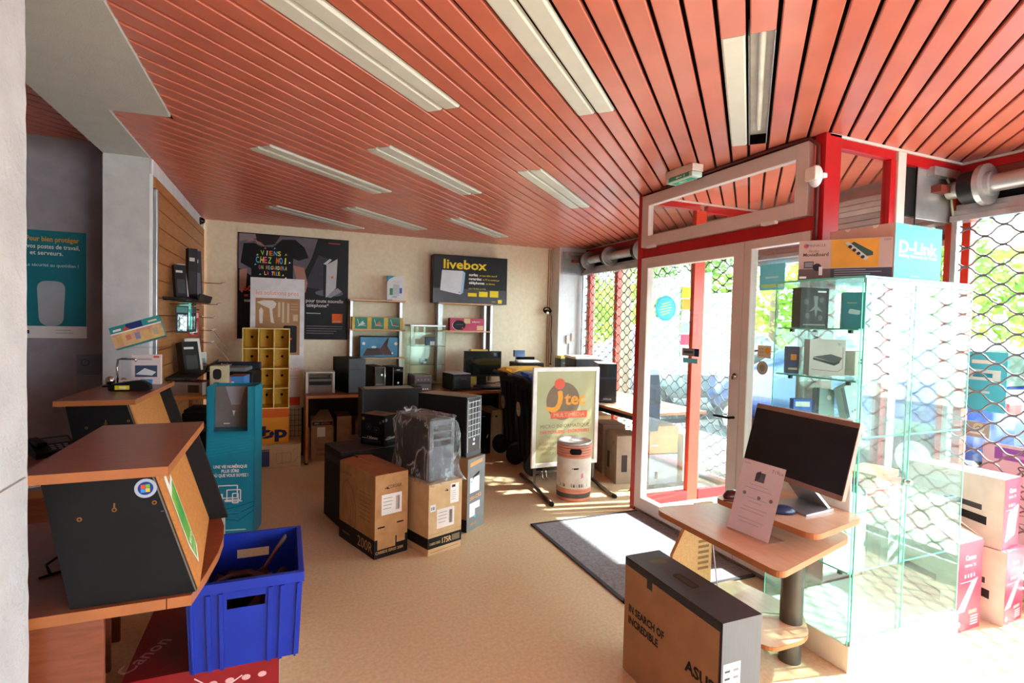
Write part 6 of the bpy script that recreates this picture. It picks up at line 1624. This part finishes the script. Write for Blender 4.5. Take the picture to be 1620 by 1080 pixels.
def dr(g, F, w, d, h):
    f = F['F']; g.rect(f, 0, w, 0, h, M('laptop_blue', '#256f9c', .4, hex2='#3a96c4', scale=5)); g.rect(f, 0, w, h - .012, h, BK, .001); g.poly(f, [(w * .08, .02), (w * .18, h * .42), (w * .50, h * .44), (w * .60, .03)], ink('#4a3a3a'), .0012); g.poly(f, [(w * .50, h * .34), (w * .70, h * .90), (w * .75, h * .95), (w * .70, h * .55), (w * .85, h * .10), (w * .62, .03)], ink('#5c3f44'), .0016); g.disc(f, w * .1, h * .65, .018, WH, .001, 10); g.disc(f, w * .93, h * .65, .02, WH, .001, 12); g.disc(f, w * .84, h * .2, .012, WH, .002, 10); g.disc(f, w * .36, h * .48, .03, ink('#bfe6f4'), .001, 14, .5)
    g.rect(f, 0, .008, 0, h, BK, .001); g.rect(f, w - .008, w, 0, h, BK, .001); g.rect(f, 0, w, 0, .008, ink('#1b3c50'), .001)
carton('laptop_carton', 'blue laptop carton standing on the lowest shelf by the dark poster', 'box', (1.035, 6.65, 1.0555), 0, .46, .08, .255, M('laptop_pack', '#1f5f88', .5), dr, seam=False)
def dr(g, F, w, d, h):
    f = F['F']; g.rect(f, 0, w, 0, h, M('magenta_print', '#b3224c', .4)); g.disc(f, w * .25, h * .42, .085, ink('#e6dcd8'), .001, 26, .75); g.disc(f, w * .26, h * .43, .085, ink('#1d181a'), .0016, 26, .75); g.rect(f, w * .16, w * .38, h * .45, h * .52, ink('#55484a'), .002); g.disc(f, w * .36, h * .22, .012, ink('#c04a2a'), .0024, 10)
    g.rect(f, w * .40, w * .58, h * .58, h * .96, ink('#d8b48a'), .001); g.rect(f, w * .78, w * .97, .01, h * .42, ink('#d8b48a'), .001); g.text(f, 'adipster', w * .76, h * .66, .022, WH, w=w * .25)
carton('magenta_carton', 'flat magenta carton on the shelf below the yellow lettered sign', 'box', (2.14, 6.66, 1.3955), 0, .46, .10, .16, M('magenta_pack', '#a01f44', .5), dr, seam=False)

t = thing('box_sign', 'black box sign with yellow lettering on top of the shelving', 'sign', (2.19, 6.735, 1.7455), -3)
w, d, h = .98, .20, .605
g = G(); g.box(-w / 2, w / 2, -d / 2, d / 2, 0, h, M('sign_black', '#101014', .4, var=.08, spec=.25), .006); f = faces(w, d, h)['F']; YT = ink('#f0d22c')
g.rect(f, 0, w, 0, h * .3, M('sign_floor', '#33333a', .3, var=.1), .0004); g.text(f, 'livebox', w * .42, h * .72, .115, YT, w=.57, bold=.022)
g.poly(f, rounded([(w * .09, h * .26), (w * .36, h * .18), (w * .39, h * .68), (w * .11, h * .68)], .01, 3), ink('#d9dde4'), .001); g.poly(f, [(w * .36, h * .18), (w * .395, h * .22), (w * .42, h * .64), (w * .39, h * .68)], ink('#9fc3e0'), .0014); g.rect(f, w * .335, w * .352, h * .215, h * .24, ink('#e0662c'), .002)
for k, (a, b) in enumerate((('surfez', 'en haut débit sans fil'), ('regardez', 'la TV en numérique'), ('téléphonez', 'en illimité'))):
    v = h * (.585 - .085 * k); ww = (.12, .17, .21)[k]; g.text(f, a, w * .47, v, .032, WH, w=ww, al='l', bold=.03); g.text(f, b, w * .47 + ww + .02, v, .022, YT, w=(.235, .22, .12)[k], al='l')
g.text(f, 'avec 3 forfaits au choix', w * .47, h * .305, .018, YT, w=.23, al='l')
for a, b, c, e in ((.46, .58, .15, .225), (.61, .73, .15, .26), (.76, .88, .15, .285)): g.rect(f, w * a, w * b, h * c, h * e, YT, .001)
g.rect(f, w * .875, w * .93, h * .02, h * .10, YT, .001); g.rect(f, w * .79, w * .84, h * .045, h * .06, ink('#b9a02c'), .001)
g.obj('sign_case', t)

def desk(label, pts, z, legs, lm=WOOD):
    cx = sum(p[0] for p in pts) / len(pts); cy = sum(p[1] for p in pts) / len(pts)
    t = thing('desk', label, 'desk', (cx, cy, 0)); q = [(p[0] - cx, p[1] - cy) + tuple(p[2:]) for p in pts]
    g = slab(G(), rounded(q, .01, 4), z - .028, z, lm, EDGEW); g.obj('desktop', t)
    for x0, x1, y0, y1 in legs:
        g = G(); g.box(x0 - cx, x1 - cx, y0 - cy, y1 - cy, .02 if x1 - x0 < .2 else 0.25, z - .028, EDGEW if x1 - x0 < .2 else M('dark_panel', '#3a2a24', .6), .003)
        if x1 - x0 < .2: g.cyl(((x0 + x1) / 2 - cx, y0 + .03 - cy, 0), ((x0 + x1) / 2 - cx, y0 + .03 - cy, .02), .02, DGREY, 10)
        g.obj('leg' if x1 - x0 < .2 else 'back_panel', t)
desk('wooden desk along the back wall under the dark poster', [(.185, 5.80), (.90, 5.80), (.90, 6.68), (.185, 6.68)], .72, [(.19, .215, 5.86, 6.66), (.87, .895, 5.86, 6.66), (.22, .86, 6.60, 6.62)])
desk('wooden desk with a rounded corner under the yellow lettered sign', [(1.0, 6.10, .05), (1.30, 5.76, .12), (2.62, 5.84, .05), (2.66, 6.68), (1.0, 6.68)], .72, [(1.02, 1.045, 6.14, 6.64), (1.83, 1.855, 5.95, 6.64), (2.60, 2.625, 5.95, 6.64), (1.05, 2.59, 6.60, 6.62)])
ZD = .7205
t = thing('hifi_stack', 'silver and grey audio stack on the back desk beside the white panel', 'audio stack', (.335, 6.12, ZD), 0)
SIL = M('silver_plastic', '#b9b6ae', .35, metal=.4)
g = G(); g.box(-.145, .145, -.12, .14, 0, .21, M('grey_taupe', '#6d625c', .5), .004)
for a, b in ((.015, .055), (.085, .125), (.15, .165)): g.box(-.11, .11, -.124, -.119, a + .0, b, BLACK if a > .07 else M('taupe_face', '#77685f', .5), .002)
g.box(-.10, .10, -.126, -.121, .168, .198, BLACKG, .002)
g.obj('decks', t)
for x in (-.145, .12): g = G(); g.box(x, x + .025, -.130, -.118, 0, .212, SIL, .003); g.obj('side_trim', t)
g = G(); g.box(-.146, .146, -.13, .14, .2105, .225, SIL, .004); g.obj('top_cover', t)
def ex(g, f, w, h, t): g.rect(f, .01, w - .01, h - .12, h - .11, ink('#2e3136'), .001); g.rect(f, .01, w - .01, h - .07, h - .065, ink('#2e3136'), .001)
pc_case('large dark grey tower case on the back desk', (.635, 6.10, ZD), 18, .19, .42, .37, BLACK, M('slate_front', '#33363d', .4), extra=ex)
def ex(g, f, w, h, t):
    gg = G()
    gg.tube([(-w / 2 + .006, -.185, .01), (-w / 2 + .006, -.185, h - .006), (w / 2 - .006, -.185, h - .006), (w / 2 - .006, -.185, .01)], .005, CHROME, 8); gg.obj('chrome_trim', t)
    g.disc(f, w * .68, h * .66, .012, ink('#e6e6e6'), .001); g.rect(f, w * .15, w * .8, h * .27, h * .30, ink('#7d7d80'), .001); lines(g, f, .02, h * .2, w - .04, 3, .02, ink('#55565a'))
pc_case('slim black tower case with a chrome outlined front on the back desk', (.92, 6.22, ZD), 12, .125, .36, .27, BLACK, BLACKG, extra=ex)
def ex(g, f, w, h, t): g.rect(f, w * .35, w * .65, h * .86, h * .89, ink('#b9b9b9'), .001); g.disc(f, w * .5, h * .28, .012, ink('#e6eef0'), .001)
pc_case('small black computer with a pinkish top between the back desks', (1.15, 6.34, ZD), 15, .13, .30, .25, BLACK, BLACKG, extra=ex)
def ex(g, f, w, h, t):
    for k in range(4): g.disc(f, w * (.2 + .2 * k), h * .80, .006, ink('#9a9aa0'), .001, 8)
    for k in range(3): g.disc(f, w * (.5 + .13 * k), h * .16, .009, ink('#d0d0d6'), .001, 10)
    g.rect(f, .015, w - .015, h * .5, h * .65, ink('#3a3538'), .001)
t = pc_case('small grey cube computer in front of the glass cabinet on the back desk', (1.40, 6.04, ZD), 6, .20, .26, .165, M('cube_grey', '#554a4a', .4), M('cube_front', '#5f5254', .3, metal=.3), extra=ex)
g = G(); g.box(-.10, .10, -.13, .13, .166, .185, M('olive_lid', '#6d6f54', .4), .01); g.obj('top_cover', t)
t = thing('counter_cabinet', 'small glass showcase with three shelves on the back desk', 'showcase', (1.535, 6.38, ZD))
g = G()
for a in ((-.21, -.206, -.16, .16), (.206, .21, -.16, .16), (-.206, .206, .156, .16), (-.206, .206, -.16, -.156)): g.box(a[0], a[1], a[2], a[3], 0, .72, glass('showcase_glass', '#f7faf6', .03, edge=.3))
for x in (-.21, .206):
    g.box(x, x + .004, -.1615, -.159, 0, .72, ink('#4a5a50'))
g.obj('glass_sides', t)
for z in (.27, .49): g = G(); g.box(-.204, .204, -.154, .154, z, z + .005, _mats['showcase_glass']); g.box(-.204, .204, -.155, -.1535, z - .001, z + .006, ink('#3f4d45')); g.obj('shelf', t)
g = G(); g.box(-.212, .212, -.163, .162, .7205, .74, ALU, .003); g.obj('top_frame', t)
for lab, x, z, w, h, c, c2 in (('blue and white gadget box on the upper shelf of the small showcase', .06, .4955, .12, .10, '#4a5a7a', '#e6eaf0'), ('dark round gadget on the middle shelf of the small showcase', -.02, .2755, .09, .06, '#1d1d22', '#b9b9bc'), ('cream card lying in the bottom of the small showcase', .02, .004, .12, .07, '#cfc8a4', '#a8a080')):
    def dr(g, F, w, d, h): g.rect(F['F'], w * .45, w * .9, .005, h * .5, ink(c2), .001)
    carton('gadget_box', lab, 'box', (1.535 + x, 6.36, ZD + z), -6, w, .08, h, ink(c), dr, seam=False, bev=.004)
t = thing('label_printer', 'black box shaped printer with a pale top on the back desk', 'printer', (1.845, 6.07, ZD), 8)
g = G(); g.box(-.115, .115, -.15, .15, 0, .185, BLACK, .006); g.obj('body', t); g = G(); g.box(-.113, .113, -.148, .148, .1855, .193, M('pale_lid', '#a8a4aa', .4), .003); g.obj('lid', t); g = G(); g.box(-.095, .105, -.156, -.149, .03, .16, M('printer_face', '#2b2e36', .35), .004); g.rect(((-.095, -.1562, .03), (1, 0, 0), (0, 0, 1)), .08, .15, .10, .104, GREY, .001); g.obj('front_panel', t)
t = thing('monitor', 'black flat monitor on the back desk near the yellow lidded bin', 'monitor', (2.225, 6.24, ZD), -4)
g = G(); g.box(-.235, .235, -.02, .02, .125, .435, BLACK, .006); g.obj('bezel', t); g = G(); g.rect(((-.235, -.0205, .125), (1, 0, 0), (0, 0, 1)), .018, .452, .022, .295, M('monitor_glass', '#141a17', .06, spec=.9), .0006); g.obj('screen', t)
g = G(); g.box(-.06, .06, .02, .05, .0, .20, BLACK, .006); g.lathe([(0, 0), (.11, 0), (.115, .008), (.09, .016), (0, .02)], BLACK, 24); g.obj('stand', t)
g = G(); g.box(-.22, .22, -.07, .07, .004, .022, BLACK, .006)
for r in range(4):
    for k in range(14): g.box(-.205 + k * .029, -.205 + k * .029 + .024, -.055 + r * .028, -.055 + r * .028 + .023, .022, .027, DGREY)
g.v = [Vector((p.x, p.y, p.z - .004)) for p in g.v]
solo(g, 'keyboard', 'black keyboard in front of the flat monitor on the back desk', 'keyboard', (2.21, 5.98, ZD), -2)
g = G(); g.tube([(.30 * math.cos(a * .25) * .5, .08 * math.sin(a * .4), .006 + .02 * abs(math.sin(a * .5))) for a in range(0, 26)], .004, BLACK, 6); solo(g, 'loose_cable', 'black cable heaped on the back desk beside the monitor foot', 'cable', (2.46, 6.42, ZD))
carton('yellow_box', 'yellow box standing behind the flat monitor', 'box', (2.28, 6.56, ZD), 0, .23, .10, .44, M('yellow_pack4', '#d9b85a', .6), lambda g, F, w, d, h: (g.disc(F['F'], w * .12, h - .045, .03, ink('#9a6a3a'), .001, 12, .6), lines(g, F['F'], w * .55, h - .03, w * .35, 2, .02, ink('#a8843c'))), seam=False)
# corner: printer on stand, webcam cable
t = thing('corner_stand', 'dark stand in the far corner carrying a printer', 'stand', (2.86, 6.43, 0))
g = G(); g.box(-.20, .20, -.22, .22, .87, .90, EDGEW, .003); g.obj('top', t)
for x in (-.19, .17): g = G(); g.box(x, x + .02, -.20, .20, 0, .87, BLACK); g.obj('leg', t)
t = thing('laser_printer', 'black printer with white paper in its tray in the far corner', 'printer', (2.87, 6.36, .9005), -4)
g = G(); g.box(-.18, .18, -.17, .17, 0, .11, BLACK, .012); g.obj('body', t); g = G(); g.loft([[(-.16, -.12, .112), (.14, -.14, .111), (.17, .10, .112), (-.12, .12, .113)], [(-.15, -.12, .120), (.15, -.14, .114), (.17, .10, .130), (-.12, .12, .135)]], PAPER); g.obj('paper', t, 'white paper'); g = G(); g.box(-.10, .15, .10, .16, .11, .17, BLACKG, .006); g.obj('rear_tray', t)
carton('blue_box', 'small blue box on top of the corner printer', 'box', (2.80, 6.45, 1.072), -6, .14, .07, .085, M('blue_pack5', '#5a7398', .5), lambda g, F, w, d, h: g.rect(F['F'], .0, w, 0, h * .5, ink('#6d86a8')), seam=False)
t = thing('wall_webcam', 'black webcam and coiled cable hanging on the back wall near the corner', 'webcam', (3.35, 6.80, 1.69))
g = G(); g.tube([(.0 + .055 * math.cos(a * .5), -.01 - .002 * a, .01 + .04 * math.sin(a * .5)) for a in range(0, 26)], .007, BLACK, 6); g.obj('coil', t); g = G(); g.sphere((-.02, -.06, -.01), .035, BLACK, 14, (1.3, .8, .8)); g.cyl((-.02, -.08, -.025), (-.022, -.10, -.03), .018, WPLAS, 14); g.obj('camera_head', t)
g = G(); g.tube([(.05, -.02, 0), (.075, -.03, -.10), (.07, -.03, -.30), (.085, -.03, -.55), (.075, -.03, -.72)], .005, BLACK, 6); g.sphere((.073, -.03, -.74), .015, BLACK, 8); g.obj('cable', t)
g = G()
for x in (3.395, 3.425): g.tube([(x, 6.843, 2.55), (x - .002, 6.843, 1.8), (x + .002, 6.843, .9)], .004, ink('#8a6a54'), 6)
solo(g, 'cable_run', 'pair of thin brown cables clipped down the back wall at the corner', 'cable')
t = thing('wall_socket', 'cream double socket and pipe on the white corner pier', 'socket', (3.62, 6.617, 1.30))
g = G(); g.box(-.05, .0, -.03, 0, -.06, .06, PVC, .008); g.box(.03, .08, -.03, 0, -.02, .09, PVC, .008); g.obj('plate', t); g = G(); g.tube([(.0, -.012, -.05), (.0, -.012, -.35)], .008, PVC, 8); g.obj('pipe', t)

# table below the far window and what stands on it
t = thing('window_table', 'pale table on a black metal frame along the far window', 'table', (3.28, 5.2, 0))
g = slab(G(), [(-.38, -1.20), (.42, -1.20), (.42, 1.15), (-.03, 1.15), (-.38, .6)], .69, .715, M('pale_top', '#c9a588', .4, hex2='#d4b196', scale=6), EDGEW); g.obj('tabletop', t)
for y in (-1.12, .52):
    g = G(); g.box(-.345, -.315, y - .015, y + .015, .03, .69, BLACK); g.box(-.36, .36, y - .02, y + .02, 0, .03, BLACK, .004); g.box(.30, .33, y - .015, y + .015, .03, .69, BLACK); g.obj('leg_frame', t)
g = G(); g.box(-.33, .33, -1.12, -1.10, .60, .64, BLACK); g.box(-.34, -.31, -1.1, .52, .64, .689, DSTEEL); g.obj('rail', t)
ZW = .7155
def ex(g, f, w, h, t): g.rect(f, .0, w, h * .62, h * .66, ink('#2b2f3c'), .001); g.text(f, 'ASUS', w * .5, h * .09, .014, ink('#b9b9c4'), w=w * .45)
t = pc_case('black tower case with a pale side panel on the window table', (3.10, 4.86, ZW), -24, .19, .42, .40, M('pale_case', '#b4b0bb', .35), M('black_front', '#12141c', .2), extra=ex)
t = thing('padded_bag', 'dark blue padded bag hanging over the end of the window table', 'bag', (2.99, 4.02, .62), 0)
g = G(); g.loft([[(-.055, -.05, -.04), (.055, -.05, -.04), (.055, .05, -.04), (-.055, .05, -.04)], [(-.065, -.06, .05), (.065, -.06, .05), (.065, .06, .05), (-.065, .06, .05)], [(-.065, -.06, .30), (.065, -.06, .30), (.065, .06, .30), (-.065, .06, .30)], [(-.05, -.045, .50), (.05, -.045, .50), (.05, .045, .50), (-.05, .045, .50)]], M('navy_cloth', '#20294a', .8, bump=.2), smooth=False)
g.v = [p + Vector((0, -.085, 0)) for p in g.v]; g.obj('bag_body', t)
g = G(); g.box(-.068, .068, -.15, -.02, .20, .27, BLACK, .01); g.obj('belt', t)
t = thing('speaker', 'black speaker with a yellow top in the far corner', 'speaker', (3.36, 6.23, ZW), -5)
g = G(); g.box(-.10, .10, -.10, .10, 0, .35, M('olive_black', '#25261c', .5), .005); f = ((-.10, -.1002, 0), (1, 0, 0), (0, 0, 1)); lines(g, f, .03, .29, .13, 1, .02, ink('#a8a890'), .006); g.obj('cabinet', t); g = G(); g.box(-.101, .101, -.101, .101, .351, .385, M('lemon_lid', '#cfc56a', .5), .004); g.obj('top_cover', t)
g = G(); g.box(-.10, .10, -.01, .01, 0, .39, M('silver_sheet', '#a8b0ba', .4, metal=.3), .006); solo(g, 'metal_sheet', 'silver grey sheet beside the yellow topped speaker', 'panel', (3.62, 6.28, ZW), -3)
t = thing('scanner', 'flat scanner with a white lid behind the pavement sign', 'scanner', (3.20, 5.50, ZW), -10)
g = G(); g.box(-.15, .15, -.2, .2, 0, .40, M('dark_block', '#2a2a30', .5), .006); g.obj('base', t); g = G(); g.box(-.16, .16, -.21, .21, .401, .43, WPLAS, .008); g.obj('lid', t)
for k, (lab, x, y, rz, w, d, h, m, c) in enumerate([
        ('grey brown carton with dark panels standing under the window table', 3.06, 4.42, -12, .26, .30, .46, M('taupe_card2', '#9a8672', .7), '#3a332e'),
        ('grey brown carton with dark panels beside another under the window table', 3.12, 4.78, -12, .24, .30, .50, M('taupe_card2', '#9a8672', .7), '#423a34'),
        ('pale brown carton far under the window table behind the sign', 3.16, 5.25, -5, .34, .40, .52, KRAFT2, '#8a6a48')]):
    def dr(g, F, w, d, h):
        for nm, ww in (('F', w), ('L', d)): g.rect(F[nm], ww * .2, ww * .42, h * .25, h * .60, ink(c), .001); g.rect(F[nm], ww * .62, ww * .8, h * .78, h * .86, ink('#8a7358'), .001)
    carton('storage_carton', lab, 'box', (x, y, 0), rz, w, d, h, m, dr)
def dr(g, F, w, d, h):
    for nm, ww in (('F', w), ('L', d)): g.rect(F[nm], 0, ww, 0, h * .52, ink('#aab0ba')); g.rect(F[nm], 0, ww, h * .52, h * .535, BK, .001); g.rect(F[nm], ww * .2, ww * .3, h * .1, h * .22, BK, .001); g.rect(F[nm], ww * .06, ww * .3, h * .66, h * .68, WH, .001)
carton('storage_carton', 'orange and grey carton at the near end under the window table', 'box', (3.36, 4.30, 0), -8, .30, .28, .56, M('orange_card', '#d0995c', .7), dr)
def dr(g, F, w, d, h): g.rect(F['F'], .02, w - .02, .02, h - .02, ink('#c9dbe8'), .001); g.line(F['F'], [(w * .4, h * .3), (w * .5, h * .7), (w * .6, h * .4), (w * .45, h * .35)], .006, ink('#8fa0b0')); g.rect(F['L'], .02, d - .02, .02, h - .02, ink('#d4e2ea'), .001)
carton('white_carton', 'white carton by the far window seen through the door glass', 'box', (3.63, 4.28, 0), 0, .20, .34, .48, M('white_card2', '#d8dfe4', .6), dr)

# under the back desks
def dr(g, F, w, d, h):
    f = F['F']; g.rect(f, .01, w - .01, h - .05, h - .01, BK, .001); g.rect(f, .03, .075, h - .036, h - .024, ink('#8d8072'), .0016); g.rect(f, .10, w - .03, h - .04, h - .02, ink('#6a2a22'), .0016); bars(g, f, .05, .11, .09, .03, ink('#5a4632')); bars(g, f, .05, .06, .09, .025, ink('#5a4632'))
def pt(o, F, w, d, h):
    g = G(); g.rect(F['F'], .06, .14, h - .17, h - .07, ink('#cfc4ae'), .0012); g.obj('paper_label', o, 'blank cream label')
    g = G(); g.add([(-w / 2, -d / 2, h), (w / 2, -d / 2, h), (w * .30, -d * .2, h + .10), (-w * .1, -d * .2, h + .10)], [(0, 1, 2, 3), (3, 2, 1, 0)], KRAFT3); g.obj('open_flap', o)
carton('under_desk_carton', 'open carton with a black label band under the back desk', 'box', (.36, 6.16, 0), 0, .22, .34, .43, KRAFT3, dr, parts=pt, seam=False)
carton('under_desk_carton', 'plain carton without labels under the back desk', 'box', (.585, 6.20, 0), 0, .15, .34, .46, KRAFT3, None)
carton('under_desk_carton', 'low plain carton at the inner side under the back desk', 'box', (.775, 6.2, 0), 0, .15, .34, .40, M('deep_brown_card', '#77573c', .8), None)  # slightly darker brown card than the neighbouring cartons
def ex(g, f, w, h, t): g.rect(f, w * .4, w * .6, h * .93, h * .95, ink('#77797c'), .001); g.poly(f, [(w * .72, h * .40), (w * .80, h * .44), (w * .84, h * .50), (w * .76, h * .46)], WH, .001)
pc_case('black tower case on the floor under the back desk beside the bins', (2.06, 5.93, 0), 4, .19, .38, .47, BLACK, BLACKG, extra=ex)
carton('under_desk_carton', 'narrow cream carton on the floor between the black case and the bins', 'box', (2.36, 6.25, 0), 0, .13, .40, .45, M('cream_card3', '#b9a680', .7), lambda g, F, w, d, h: g.rect(F['F'], w * .3, w * .55, h * .82, h * .86, BK, .001))
